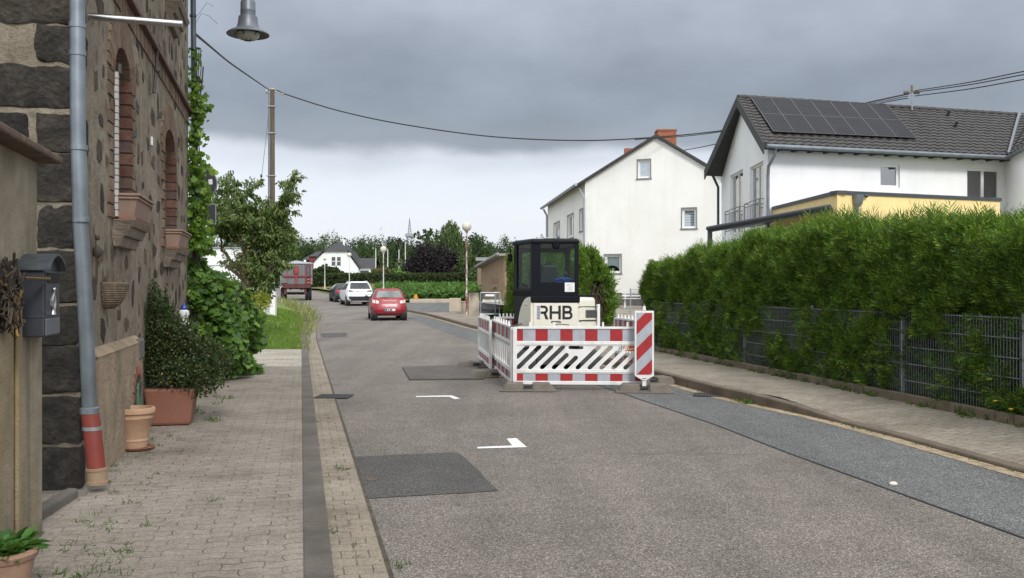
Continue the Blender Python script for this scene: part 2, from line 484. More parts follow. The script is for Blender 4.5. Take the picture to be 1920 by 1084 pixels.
def pavers(name, c1, c2, joint, bw=.225, bh=.1125, rot=0.0, wave=.0, ms=.006, moss=.5):
    k = NB(name); v = k.coord()
    vv = k.mapping(v, (1, 1, 1), (0, 0, rot))
    if wave:
        s = k.n('ShaderNodeSeparateXYZ', {0: vv})
        wx = k.math('MULTIPLY', k.math('SINE', k.math('MULTIPLY', s.outputs[0], 2 * math.pi / bw * 1.0)), wave)
        wy = k.math('MULTIPLY', k.math('SINE', k.math('MULTIPLY', s.outputs[1], math.pi / bh)), wave * .7)
        vv = k.n('ShaderNodeCombineXYZ', {0: k.math('ADD', s.outputs[0], wy), 1: k.math('ADD', s.outputs[1], wx), 2: 0.0}).outputs[0]
    nz = k.noise(v, 5, 3)[1]
    vv = k.n('ShaderNodeVectorMath', {0: vv, 1: k.n('ShaderNodeVectorMath', {0: nz, 'Scale': .018}, operation='SCALE').outputs[0]}, operation='ADD').outputs[0]
    b = k.n('ShaderNodeTexBrick', {'Vector': vv, 'Color1': (*c1, 1), 'Color2': (*c2, 1), 'Mortar': (*joint, 1), 'Scale': 1.0, 'Mortar Size': ms, 'Mortar Smooth': .35, 'Bias': -.1, 'Brick Width': bw, 'Row Height': bh})
    b.offset = .5
    c = k.mix(k.ramp(k.noise(v, 4.5, 4, .6)[0], [(.42, (0, 0, 0)), (.62, (.8, .8, .8))]), b.outputs[0], tuple((p + q) / 2 for p, q in zip(c1, c2)))
    c = k.mix(1, c, k.ramp(k.noise(v, 90, 3, .7)[0], [(.3, (.60, .60, .60)), (.52, (1, 1, 1)), (.72, (1.5, 1.5, 1.5))]), 'MULTIPLY')
    c = k.mix(1, c, k.ramp(k.noise(v, 1.1, 6, .65)[0], [(.28, (.60, .585, .56)), (.5, (.92, .915, .905)), (.68, (1.08, 1.08, 1.08))]), 'MULTIPLY')
    c = k.mix(1, c, k.ramp(k.noise(v, 9, 4, .6)[0], [(.3, (.88, .88, .88)), (.7, (1.1, 1.1, 1.1))]), 'MULTIPLY')
    if moss:
        mf = k.math('MULTIPLY', k.ramp(k.noise(v, 2.1, 6, .7)[0], [(.56, (0, 0, 0)), (.7, (1, 1, 1))]), moss)
        c = k.mix(k.math('MULTIPLY', mf, k.math('ADD', b.outputs['Fac'], .25, clamp=True)), c, (.05, .065, .02))
    hgt = k.math('SUBTRACT', k.math('MULTIPLY', k.noise(v, 70, 3)[0], .15), b.outputs['Fac'])
    k.bump(hgt, .008, .9)
    return k.fin(c, .9, 0, .25)
M_pavL = pavers('pavement_pavers', srgb(147, 139, 129), srgb(134, 126, 116), srgb(94, 86, 76), .22, .115, -.21, .016, .0035)
M_pavR = pavers('pavement_pavers_worn', srgb(152, 144, 131), srgb(140, 132, 119), srgb(104, 95, 82), .22, .115, -.2, .016, .005, .2)
M_drive = pavers('drive_pavers', srgb(172, 166, 152), srgb(160, 154, 142), srgb(128, 120, 106), .24, .12, -.2, .01, .004, .1)
M_gut = pavers('gutter_stones', srgb(150, 140, 126), srgb(138, 129, 116), srgb(104, 94, 78), .16, .155, -.217, 0, .004, .8)
M_gutR = pavers('gutter_stones_light', srgb(176, 158, 132), srgb(160, 145, 122), srgb(110, 98, 80), .16, .2, -.2, 0, .007, .3)
M_kerb = plain('kerb_stone', srgb(90, 85, 78), .88, 0, .35, 2.2, .008, 45, dirt=.75)
M_kerbR = plain('kerb_stone_brown', srgb(104, 93, 80), .88, 0, .25, 3, .006, 60, dirt=.5)
M_conc = plain('concrete_pale', srgb(178, 166, 146), .9, 0, .14, 2, .003, 50, dirt=.35)
k = NB('meadow_soil'); v = k.coord()
k.bump(k.noise(v, 25, 4)[0], .05)
M_ground = k.fin(k.ramp(k.noise(v, .6, 8, .7)[0], [(.3, (.05, .075, .018)), (.5, (.075, .105, .022)), (.7, (.12, .12, .04))]), .95)
k = NB('lawn_turf'); v = k.coord()
k.bump(k.noise(v, 60, 4)[0], .03)
M_lawn = k.fin(k.mix(k.ramp(k.noise(v, 1.0, 5)[0], [(.35, (0, 0, 0)), (.7, (1, 1, 1))]), k.ramp(k.noise(v, 40, 5, .7)[0], [(.3, (.065, .13, .018)), (.7, (.14, .22, .035))]), (.20, .22, .06)), .95)
k = NB('dry_grass_soil'); v = k.coord()
M_dry = k.fin(k.ramp(k.noise(v, 3, 6, .7)[0], [(.3, (.17, .13, .06)), (.7, (.34, .27, .15))]), .95)
M_mark = plain('road_paint', (.78, .78, .76), .7, 0, .08, 30, .002, 120, dirt=.25)
M_white = plain('white_paint', (.80, .80, .78), .5, 0, .04, 4)
M_whitepl = plain('white_plastic', (.74, .74, .72), .42, 0, .07, 5, dirt=.3)
M_iron = plain('cast_iron', (.07, .068, .065), .6, .5, .3, 20, .003, 80)
M_galv = plain('galvanised_steel', (.36, .38, .40), .45, .7, .18, 9)
M_black = plain('black_rubber', (.018, .018, .019), .7, 0, .3, 8)
M_dark = plain('dark_plastic', (.03, .031, .034), .45, 0, .2, 8)
M_chrome = plain('steel_tube', (.55, .55, .55), .25, 1, .08, 10)
M_glassd = darkglass('dark_window_glass')
M_anth = plain('anthracite_metal', (.055, .062, .072), .45, .3, .1, 5)

# ------------------------------------------------------------------ ground
mb = MB()
ys = [-30, -10, 0, 10, 20, 30, 38, 44, 50, 57, 65, 76, 88, 100, 112, 125, 140, 160, 200, 260, 340, 460, 700, 1200]
xs = [-600, -300, -150, -90, -60, -40, -25, -15, -8, 0, 8, 16, 30, 60, 120, 300, 600]
W = len(xs)
mb.add([(x, y, h(y) - .10) for y in ys for x in xs], [(j * W + i, j * W + i + 1, (j + 1) * W + i + 1, (j + 1) * W + i) for j in range(len(ys) - 1) for i in range(W - 1)])
struct('ground', mb, M_ground)
mb = MB(); strip(mb, lambda Y: KL(Y) - .1, lambda Y: KR(Y) + .05, -8, 150, 0, st=.5, nx=6)
road = struct('road', mb, M_road)
mb = MB(); strip(mb, SL, lambda Y: KR(Y) - .16, -8, 64, .004, st=.5)
struct('asphalt_strip', mb, M_strip, road)
mb = MB()
strip(mb, lambda Y: SL(Y) - .012, lambda Y: SL(Y) + .012, -2, 17, .0065, st=.5)
struct('asphalt_joint', mb, plain('bitumen_joint', (.035, .035, .036), .6), road)
mb = MB(); strip(mb, lambda Y: KL(Y) - .02, lambda Y: KL(Y) + .31, -8, 64, .006, st=.5)
gutL = struct('gutter', mb, M_gut)
mb = MB(); strip(mb, lambda Y: KL(Y) + .303, lambda Y: KL(Y) + .33, -8, 40, .009, st=.5)
struct('gutter_joint', mb, plain('dirt_joint', (.07, .058, .04), .9, 0, .5, 8), gutL)
mb = MB(); strip(mb, lambda Y: KR(Y) - .17, lambda Y: KR(Y) + .02, -8, 64, .008, st=.5)
struct('gutter', mb, M_gutR)
mb = MB(); kerbrun(mb, lambda Y: KL(Y) - .16, KL, -6, 66, -.1, lambda Y: .10)
struct('kerb', mb, M_kerb, bevel=.012)
kz = lambda Y: float(np.interp(Y, [11.3, 12.4, 24, 26, 33, 35], [.045, .145, .145, .06, .06, .13]))
mb = MB(); kerbrun(mb, KR, lambda Y: KR(Y) + .14, -6, 98, -.1, kz)
struct('kerb', mb, M_kerbR, bevel=.02)
# left pavement runs to the drive of the next plot; the drive itself is paler
mb = MB(); strip(mb, lambda Y: -1.9 - .235 * Y, lambda Y: KL(Y) - .155, -6, 18.0, .095, st=.5, nx=2)
struct('pavement', mb, M_pavL)
mb = MB(); strip(mb, lambda Y: KL(Y) - 9, lambda Y: KL(Y) - .155, 18.0, 23.2, .097, st=.5, nx=4)
struct('driveway', mb, M_drive)
mb = MB(); bank = lambda Y: float(np.interp(Y, [23.2, 26, 36, 60, 75], [.12, .14, .40, .34, .2]))
strip(mb, lambda Y: KL(Y) - 1.5, lambda Y: KL(Y) - .155, 23.2, 82, bank, lambda Y: .095, st=1, nx=3)
strip(mb, lambda Y: KL(Y) - 30, lambda Y: KL(Y) - 1.5, 23.2, 82, lambda Y: bank(Y) + .04, bank, st=1, nx=3)
struct('lawn', mb, M_lawn)
mb = MB(); strip(mb, lambda Y: KR(Y) + .135, lambda Y: FX(Y) - .02, -6, 26, lambda Y: kz(Y) - .004, .14, st=.5, nx=3)
strip(mb, lambda Y: KR(Y) + .135, lambda Y: max(KR(Y) + 1.7, FX(Y) - .02 if Y < 40 else -9), 26, 50.5, lambda Y: kz(Y) - .004, .14, st=.5, nx=3)
struct('pavement', mb, M_pavR)
mb = MB(); strip(mb, lambda Y: KR(Y) + .135, lambda Y: KR(Y) + 1.6, 66, 98, lambda Y: .125, .14, st=1)
struct('pavement', mb, M_conc)
# forecourt of the yard beyond the lamp
mb = MB(); strip(mb, lambda Y: KR(Y) + .13, lambda Y: 2.5, 50.5, 70, .08, .1, st=1, nx=3)
struct('forecourt', mb, M_strip)
# paved yard of the cream house: rises gently behind the hedge line
mb = MB()
ysd = [(22.9, .142), (26, .2), (30, .38), (36, .62), (41.5, .8), (60, .8)]
mb.add([(x, y, z) for y, z in ysd for x in (FX(y) + .0, 12.0)], [(2 * j, 2 * j + 1, 2 * j + 3, 2 * j + 2) for j in range(len(ysd) - 1)])
struct('yard', mb, M_drive)
mb = MB()
mb.add([(x, y, .12) for y in (0, 22.9) for x in (FX(y) + .05, 40)], [(0, 1, 3, 2)])
mb.add([(x, y, z) for y, z in ((22.9, .12), (45, .12)) for x in (12.0, 60)], [(0, 1, 3, 2)])
struct('garden_ground', mb, M_lawn)
# painted corner marks, patches and trench plate
mb = MB()
mb.poly([G(*q, .005) for q in ((780, 744.3), (780, 742.6), (847, 741.4), (863, 747.4), (852, 748.2), (842, 743.9))][::-1])
mb.poly([G(*q, .005) for q in ((895, 841), (895, 838), (960.5, 835.3), (950, 822.5), (968, 821.3), (988, 838.4))][::-1])
for o_ in mb.pieces('parking_marking', M_mark, road): pass
mb = MB()
for a, b in (((664, 573), (676, 577)), ((699, 584), (714, 583.4)), ((690, 590), (703, 594))):
    p, q = G(*a, .06), G(*b, .06)
    p.z = h(p.y) + .006; q.z = h(q.y) + .006
    d = (q - p).normalized(); s = V((-d.y, d.x, 0)) * .06
    mb.quad(p - s, q - s, q + s, p + s)
mb.pieces('lane_marking', M_mark, road)
def ragged(pts, z, jit=.012, sub=7):
    out = []
    for i in range(len(pts)):
        a, b = pts[i], pts[(i + 1) % len(pts)]
        for t in range(sub):
            p = a.lerp(b, t / sub); out.append(V((p.x + random.uniform(-jit, jit), p.y + random.uniform(-jit, jit), z)))
    return out
mb = MB(); mb.poly(ragged([G(665, 857), G(860, 849), G(936, 921), G(683, 936)], .005)[::-1])
pt = struct('asphalt_patch', mb, M_patch, road)
mb = MB(); mb.poly(ragged([G(600, 625), G(650, 624), G(652, 631), G(604, 633)], .006)[::-1])
struct('asphalt_patch', mb, M_patch, road)
mb = MB()
for y0, x0, x1 in ((602.5, 586, 690), (608, 590, 672)):
    a, b = G(x0, y0), G(x1, y0 - .5)
    mb.quad(a + V((0, -.14, .006)), b + V((0, -.14, .006)), b + V((0, .14, .006)), a + V((0, .14, .006)))
struct('tar_seam', mb, M_patch, road)
for (py, x0, x1) in ((661, 602, 880), (703, 628, 770), (852, 950, 1420)):
    mb = MB(); n = 40; ps = [G(x0 + (x1 - x0) * i / n, py + 1.2 * math.sin(i * .9) + random.uniform(-.4, .4)) for i in range(n + 1)]
    w = .004
    for i in range(n):
        a, b = ps[i], ps[i + 1]
        mb.quad(a + V((0, -w, .0055)), b + V((0, -w, .0055)), b + V((0, w, .0055)), a + V((0, w, .0055)))
    struct('tar_seam', mb, M_patch, road)
M_plate = plain('trench_plate_steel', srgb(92, 86, 80), .7, .35, .25, 2.2, .004, 60, dirt=.4)
q = [G(768, 713.5), G(908, 712), G(893, 687), G(754, 690)]
mb = MB(); mb.slab([p + V((0, 0, .032)) for p in q], (0, 0, -.03))
o = mb.build('trench_plate', M_plate, bevel=.006); tag(o, 'flat brown steel plate covering a trench beside the red and white barriers', 'steel plate')
ht = MB()
for px, py in ((800, 697), (862, 693)):
    c = G(px, py); ht.lathe([(.0, .036), (.045, .036), (.05, .033)], (c.x, c.y, 0), 16)
ht.pieces('lifting_hole', M_iron, o)
def grate(name, c, ang, lx, ly, label, nb):
    r = root(name, c, label, 'drain', ang)
    f = MB()
    t = .03
    for b in ((-lx, lx, -ly, -ly + t), (-lx, lx, ly - t, ly), (-lx, -lx + t, -ly + t, ly - t), (lx - t, lx, -ly + t, ly - t)): f.box(*b, 0, .012)
    f.build('frame', M_iron, r, world=False)
    f = MB()
    for i in range(nb):
        x = -lx + t + (2 * lx - 2 * t) * (i + .5) / nb; f.box(x - .011, x + .011, -ly + t, ly - t, .001, .010)
    f.build('grate_bars', M_iron, r, world=False)
    f = MB(); f.box(-lx + t, lx - t, -ly + t, ly - t, -.002, .0005); f.build('gully', M_black, r, world=False)
c = G(626, 745); grate('drain_grate', (c.x, c.y, .01), -.05, .24, .22, 'iron gully grate in the left gutter below the terracotta planter', 9)
c = G(1326, 742); grate('drain_grate', (c.x, c.y, .012), -.22, .2, .2, 'iron gully grate at the foot of the right kerb near the striped beacon', 8)
mb = MB(); c = G(710, 900); mb.lathe([(.0, .012), (.05, .012), (.06, .007)], (c.x - .06, c.y, 0), 20)
o = mb.build('valve_cover', plain('rusty_cap', (.12, .08, .065), .8, .2, .3, 20)); tag(o, 'small rusty round valve cap set in the square dark asphalt patch', 'valve cover')
mb = MB(); c = G(1675, 911); mb.ball((c.x, c.y, .016), .035, .025, .018, 10, 6)
o = mb.build('pebble', plain('pale_stone', (.62, .58, .5), .8, 0, .1, 20)); tag(o, 'single pale pebble lying on the dark asphalt strip', 'stone')
# ================================================================== STONE HOUSE (left)
def stone_mat(name, lo, mid, hi, sc=7):
    k = NB(name); v = k.coord(); g = k.n('ShaderNodeNewGeometry')
    a = k.noise(v, sc, 8, .72)[0]
    c = k.ramp(a, [(.25, lo), (.5, mid), (.75, hi)])
    c = k.mix(1, c, k.ramp(g.outputs['Random Per Island'], [(0, (.62, .62, .64)), (.5, (1, .97, .95)), (.85, (1.6, 1.45, 1.3)), (1, (2.1, 1.8, 1.5))]), 'MULTIPLY')
    c = k.mix(k.ramp(k.noise(v, 22, 5, .7)[0], [(.62, (0, 0, 0)), (.76, (.45, .45, .45))]), c, (.26, .22, .17))
    k.bump(k.math('ADD', k.noise(v, 14, 8, .75)[0], k.math('MULTIPLY', k.vor(v, 24), .3)), .06, 1)
    return k.fin(c, .92, 0, .25)
M_basalt = stone_mat('dark_basalt', (.019, .018, .0175), (.041, .039, .036), (.095, .087, .078))
M_rubble = stone_mat('rubble_stone', (.045, .037, .031), (.09, .073, .059), (.17, .136, .105))
k = NB('lime_mortar'); v = k.coord()
a = k.noise(v, 1.3, 7, .65)[0]
c = k.ramp(a, [(.28, srgb(118, 108, 95)), (.5, srgb(146, 135, 119)), (.72, srgb(172, 161, 144))])
c = k.mix(1, c, k.ramp(k.noise(v, 30, 6, .7)[0], [(.3, (.72, .71, .70)), (.55, (1, 1, 1)), (.75, (1.14, 1.14, 1.14))]), 'MULTIPLY')
c = k.mix(k.ramp(k.noise(k.mapping(v, (4, 4, .5)), 1.2, 5, .65)[0], [(.55, (0, 0, 0)), (.75, (.5, .5, .5))]), c, (.10, .08, .06))
wv_ = k.n('ShaderNodeVectorMath', {0: v, 1: k.n('ShaderNodeVectorMath', {0: k.noise(v, 6, 4)[1], 'Scale': .16}, operation='SCALE').outputs[0]}, operation='ADD').outputs[0]
c = k.mix(k.ramp(k.vor(k.mapping(wv_, (4.6, 4.6, 3.8)), 1.0), [(.16, (.62, .62, .62)), (.34, (0, 0, 0))]), c, (.085, .070, .056))
c = k.mix(k.ramp(k.vor(k.mapping(wv_, (9, 9, 7), loc=(2, 4, 1)), 1.0), [(.12, (.4, .4, .4)), (.3, (0, 0, 0))]), c, (.10, .078, .06))
k.bump(k.math('ADD', k.noise(v, 9, 8, .7)[0], k.math('MULTIPLY', k.noise(v, 60, 4, .7)[0], .35)), .05, 1)
M_mortar = k.fin(c, .95, 0, .2)
k = NB('garden_wall_render'); v = k.coord()
c = k.ramp(k.noise(v, 2.2, 7, .65)[0], [(.3, srgb(122, 112, 95)), (.55, srgb(150, 140, 121)), (.75, srgb(176, 165, 146))])
s = k.n('ShaderNodeSeparateXYZ', {0: v})
low = k.math('MULTIPLY', k.ramp(k.noise(k.mapping(v, (6, 6, .4)), 1, 4, .6)[0], [(.45, (0, 0, 0)), (.65, (1, 1, 1))]), .42)
c = k.mix(k.math('MULTIPLY', low, k.math('LESS_THAN', s.outputs[2], 1.5)), c, srgb(170, 142, 86))
c = k.mix(k.ramp(k.noise(k.mapping(v, (5, 5, .3), loc=(3, 1, 2)), 1, 6, .7)[0], [(.55, (0, 0, 0)), (.72, (.6, .6, .6))]), c, (.06, .052, .04))
c = k.mix(k.ramp(k.math('ADD', s.outputs[2], k.math('MULTIPLY', k.noise(v, 6, 5, .7)[0], .3)), [(.16, (.8, .8, .8)), (.36, (0, 0, 0))]), c, (.045, .05, .03))
k.bump(k.math('ADD', k.noise(v, 18, 6, .7)[0], k.math('MULTIPLY', k.noise(v, 70, 4, .7)[0], .4)), .02, 1)
M_gwall = k.fin(c, .93, 0, .2)
def brickm(name, stops):
    k = NB(name); v = k.coord(); g = k.n('ShaderNodeNewGeometry')
    c = k.ramp(g.outputs['Random Per Island'], stops)
    c = k.mix(1, c, k.ramp(k.noise(v, 16, 6, .7)[0], [(.3, (.6, .58, .56)), (.6, (1.1, 1.1, 1.1))]), 'MULTIPLY')
    k.bump(k.noise(v, 40, 5, .7)[0], .008)
    return k.fin(c, .9, 0, .25)
M_brick = brickm('red_brick', [(0, (.085, .045, .034)), (.35, (.135, .07, .05)), (.7, (.17, .088, .062)), (1, (.10, .072, .06))])
M_brickw = brickm('worn_brick', [(0, (.16, .095, .065)), (.5, (.22, .13, .088)), (1, (.25, .165, .115))])
M_brickf = brickm('faded_brick', [(0, (.145, .098, .070)), (.5, (.185, .125, .088)), (1, (.215, .155, .11))])
M_sand = plain('sandstone', srgb(120, 108, 96), .9, 0, .25, 5, .01, 40, dirt=.5)
M_zinc = plain('zinc_pipe', (.19, .215, .24), .42, .55, .22, 5, dirt=.25)
M_redp = plain('red_standpipe', srgb(120, 48, 38), .6, 0, .15, 7, dirt=.25)
M_tanp = plain('tan_pipe', srgb(140, 118, 94), .75, 0, .15, 7, dirt=.3)
M_terra = plain('terracotta', srgb(166, 134, 108), .8, 0, .16, 7, .003, 60, dirt=.2)
M_terra2 = plain('terracotta_plastic', srgb(128, 84, 66), .65, 0, .14, 3, .002, 40, dirt=.35)
M_terra3 = plain('terracotta_dusty', srgb(150, 120, 100), .85, 0, .16, 6, .003, 60, dirt=.35)
# house frame: u along the street wall, n out over the pavement
HC = V((-3.15, 7.0, 0)); hw_ = V((-.2288, .9735, 0))
hf = Fr(HC, HC + hw_ * 7.9)
hf.n = V((.9735, .2288, 0))
HL = 7.9; HT = 7.6
house = root('stone_house', (HC.x, HC.y, 0), 'old dark basalt and mortar house with brick window surrounds and black corner blocks', 'house')
win = [(1.366, 2.27, 2.16, 3.45), (4.91, 6.06, 2.06, 3.30)]       # lower windows: a0, a1, sill, spring of arch
win2 = [(1.5, 2.4, 5.2, 7.0), (5.1, 6.05, 5.15, 7.0)]
ops = [(w[0], w[1], w[2], w[3]) for w in win] + [(w[0], w[1], w[2], w[3]) for w in win2]
RV = .26
wm = MB()
def wallgrid(mb, fr, L, z0, z1, ops, depth, n=0.0):
    us = sorted({0.0, L, *[o[0] for o in ops], *[o[1] for o in ops]}); zs = sorted({z0, z1, *[o[2] for o in ops], *[o[3] for o in ops]})
    for i in range(len(us) - 1):
        for j in range(len(zs) - 1):
            a, b, c, d = us[i], us[i + 1], zs[j], zs[j + 1]; mu, mz = (a + b) / 2, (c + d) / 2
            if any(o[0] < mu < o[1] and o[2] < mz < o[3] for o in ops): continue
            mb.quad(fr.p(a, n, c), fr.p(b, n, c), fr.p(b, n, d), fr.p(a, n, d))
    for o in ops:
        a, b, c, d = o[:4]
        for p, q in (((a, c), (b, c)), ((b, c), (b, d)), ((b, d), (a, d)), ((a, d), (a, c))):
            mb.quad(fr.p(p[0], n, p[1]), fr.p(p[0], n - depth, p[1]), fr.p(q[0], n - depth, q[1]), fr.p(q[0], n, q[1]))
# arched openings: rect part plus a segment filled between arch and a square head
def arch_pts(a0, a1, zs, rise, n=10):
    c = (a0 + a1) / 2; w = (a1 - a0) / 2
    return [(c - w * math.cos(math.pi * i / n), zs + rise * math.sin(math.pi * i / n)) for i in range(n + 1)]
rise = .30
ops_w = [(w[0], w[1], w[2], w[3] + rise) for w in win] + win2
wallgrid(wm, hf, HL, 0, HT, ops_w, .3)
for w in win:
    ap = arch_pts(w[0], w[1], w[3], rise)
    zt = w[3] + rise
    for i in range(10):
        p, q = ap[i], ap[i + 1]
        wm.quad(hf.p(p[0], 0, p[1]), hf.p(q[0], 0, q[1]), hf.p(q[0], 0, zt + .0005), hf.p(p[0], 0, zt + .0005))
        wm.quad(hf.p(p[0], 0, p[1]), hf.p(p[0], -.3, p[1]), hf.p(q[0], -.3, q[1]), hf.p(q[0], 0, q[1]))
# end walls and back
D = 8.0
A, B = hf.p(0, 0, 0), hf.p(HL, 0, 0)
A2, B2 = hf.p(0, -D, 0), hf.p(HL, -D, 0); up = V((0, 0, HT))
for a, b in ((A2, A), (B, B2), (B2, A2)): wm.quad(a, b, b + up, a + up)
wm.quad(A + up, B + up, B2 + up, A2 + up)
# rubble stones set in the mortar (slightly proud)
wm.cur = 1
def stone_at(a, z, w, hh, n0=.0, pr=.006):
    k_ = random.choice((4, 5, 5, 6, 7)); ph = math.pi / 4 + random.uniform(-.35, .35); pts = []
    for i in range(k_):
        t = ph + 2 * math.pi * (i + random.uniform(-.18, .18)) / k_; r = random.uniform(.80, 1.2)
        ct, st = math.cos(t), math.sin(t)
        sq = max(abs(ct), abs(st)) ** .6
        pts.append((a + w / 2 * ct / sq * r * .9, z + hh / 2 * st / sq * r * .9))
    b = len(wm.v)
    inner = [(a + (x - a) * .86, z + (y - z) * .86) for x, y in pts]
    vs = [hf.p(x, n0 - .004, y) for x, y in pts] + [hf.p(x, n0 + pr * random.uniform(.6, 1.3), y) for x, y in inner]
    n = len(pts)
    wm.add(vs, [tuple(n + i for i in range(n))] + [(i, (i + 1) % n, n + (i + 1) % n, n + i) for i in range(n)])
placed = []
def clear(a, z, w, hh):
    for o in ops_w:
        if o[0] - .2 - w / 2 < a < o[1] + .2 + w / 2 and o[2] - .12 - hh / 2 < z < o[3] + .3 + hh / 2: return False
    if 4.05 < z < 4.4: return False
    if z < 1.2 and a < 2.75: return False
    for (x, y, ww, h2) in placed:
        if abs(a - x) < (w + ww) / 2 + .05 and abs(z - y) < (hh + h2) / 2 + .05: return False
    return True
for t in range(2600):
    w, hh = random.uniform(.12, .44), random.uniform(.12, .32)
    a, z = random.uniform(.45 + w / 2, HL - .1 - w / 2), random.uniform(.3, HT - .2)
    if not clear(a, z, w, hh): continue
    if random.random() < (.5 if z < 4.1 else .25): continue
    placed.append((a, z, w, hh)); stone_at(a, z, w, hh)
wm.build('wall', [M_mortar, M_rubble], house)
# corner blocks (quoins): big dark stones on the end wall and the street wall
qm = MB()
z = .0; i = 0
ef = Fr(hf.p(0, -4, 0), hf.p(0, 0, 0))   # end wall facing the viewer; a runs towards the corner (a = 4)
ef.n = -hw_
hs = [.42, .36, .36, .30, .40, .34, .36, .30, .34, .28, .30, .36, .34, .38, .36, .40, .36, .34, .4]
from mathutils import noise as mn
def rough_block(p, q, n=7, amp=.016):
    """box with rough hewn faces: p bottom ring, q top ring"""
    p = [V(a) for a in p]; q = [V(a) for a in q]; idx = {}; c = sum(p + q, V((0, 0, 0))) / 8; off = V((random.random() * 50, random.random() * 50, random.random() * 50))
    def vert(i, j, k):
        if (i, j, k) in idx: return idx[(i, j, k)]
        u, v, w = i / n, j / n, k / n
        a = p[0].lerp(p[1], u).lerp(p[3].lerp(p[2], u), v); b = q[0].lerp(q[1], u).lerp(q[3].lerp(q[2], u), v); x = a.lerp(b, w)
        e = sum(t in (0, n) for t in (i, j, k))
        d = (x - c).normalized()
        x = x + mn.noise_vector(x * 7 + off) * amp + mn.noise_vector(x * 19 + off) * amp * .5 - d * ((.012 if e == 2 else .024 if e == 3 else 0) * random.uniform(.3, 1.6))
        qm.v.append(tuple(x)); idx[(i, j, k)] = len(qm.v) - 1
        return idx[(i, j, k)]
    def face(f):
        for a in range(n):
            for b in range(n):
                qm.f.append(tuple(f(a + da, b + db) for da, db in ((0, 0), (1, 0), (1, 1), (0, 1)))); qm.m.append(0)
    face(lambda a, b: vert(a, b, n)); face(lambda a, b: vert(b, a, 0)); face(lambda a, b: vert(a, 0, b)); face(lambda a, b: vert(b, n, a)); face(lambda a, b: vert(0, b, a)); face(lambda a, b: vert(n, a, b))
def block(x0, x1, wid_street, z0, z1):
    j = lambda: random.uniform(-.012, .012)
    # an L-shaped corner block as one box reaching both faces
    p = [hf.p(-.018 + j(), -x1, z0 + j()), hf.p(-.02 + j(), .014 - x0 * (1 if x0 else 0) + j() * .3, z0 + j()), hf.p(wid_street + j(), (.014 if not x0 else -x0) + j() * .3, z0 + j()), hf.p(wid_street + j(), -x1, z0 + j())]
    q = [a + V((0, 0, z1 - z0)) + V((j() * .5, j() * .5, j())) for a in p]
    rough_block(p[::-1], q[::-1])
for k_ in range(19):
    z1 = z + hs[k_ % len(hs)]
    if z1 > HT: break
    long = i % 2 == 0
    block(0, .56 if long else .30, .22 if not long else .16, z + .005, z1 - .010)
    if not long and random.random() < .35 and z > 2.2:
        block(.36, .36 + random.uniform(.3, .55), .1, z + .02, z1 - .03)
    z = z1; i += 1
z = 2.3
for k_ in range(14):      # more dark blocks further along the end wall, out to the picture edge
    hh = random.uniform(.28, .38); x = .75 + random.uniform(0, .25)
    while x < 3.6:
        w = random.uniform(.35, .6)
        block(x, x + w, .1, z + .02, z + hh - .03); x += w + random.uniform(.05, .35)
    z += hh
    if z > HT - .4: break
qm.pieces('quoin', M_basalt, house, smooth=50)
# plinth
pl = MB()
pl.fbox(hf, .30, 2.62, .07, -.02, 0, 1.03)
pl.hexa([hf.p(.28, -.01, 1.03), hf.p(2.62, -.01, 1.03), hf.p(2.62, .075, 1.03), hf.p(.28, .075, 1.03), hf.p(.28, -.01, 1.10), hf.p(2.62, -.01, 1.10), hf.p(2.62, .02, 1.075), hf.p(.28, .02, 1.075)])
M_plinth = plain('plinth_render', srgb(148, 130, 108), .93, 0, .25, 2.2, .02, 22, dirt=.7)
plo = pl.build('plinth', M_plinth, house)
cb = MB(); cb.fbox(hf, 2.35, 2.66, .085, -.02, .86, 1.06)
cb.build('corner_stone', plain('grey_cornerstone', srgb(98, 94, 88), .9, 0, .2, 5, .01, 40), plo, bevel=.02)
# cellar niche with a weathered green board
nf = MB()
a0, a1 = hf.a_px(229) , hf.a_px(258)
na = (a0 + a1) / 2 - .02
M_niche = brickm('niche_brick', [(0, (.22, .105, .07)), (1, (.30, .15, .10))])
for i in range(11):
    t = math.pi * i / 10
    c = (na - math.cos(t) * .27, .52 + math.sin(t) * .27)
    n0 = .078
    ca, sa = math.cos(t), math.sin(t)
    nf.hexa([hf.p(na - ca * .21 + sa * .03, n0 - .1, .52 + sa * .21 + ca * .03), hf.p(na - ca * .31 + sa * .03, n0 - .1, .52 + sa * .31 + ca * .03), hf.p(na - ca * .31 - sa * .03, n0 - .1, .52 + sa * .31 - ca * .03), hf.p(na - ca * .21 - sa * .03, n0 - .1, .52 + sa * .21 - ca * .03),
             hf.p(na - ca * .21 + sa * .03, n0, .52 + sa * .21 + ca * .03), hf.p(na - ca * .31 + sa * .03, n0, .52 + sa * .31 + ca * .03), hf.p(na - ca * .31 - sa * .03, n0, .52 + sa * .31 - ca * .03), hf.p(na - ca * .21 - sa * .03, n0, .52 + sa * .21 - ca * .03)])
nf.build('niche_arch', M_niche, plo)
k = NB('peeling_green_paint'); v = k.coord()
c = k.ramp(k.noise(k.mapping(v, (1, 1, .35)), 16, 6, .7)[0], [(.42, (.02, .018, .015)), (.5, (.055, .10, .06)), (.66, (.12, .20, .13))])
M_gboard = k.fin(c, .8)
gb = MB()
gb.cur = 0
gb.poly([hf.p(na - .2, .074, .12)] + [hf.p(na - .2 * math.cos(math.pi * i / 12), .074, .52 + .2 * math.sin(math.pi * i / 12)) for i in range(13)] + [hf.p(na + .2, .074, .12)])
gb.build('niche_back', M_iron, plo)
gb = MB()
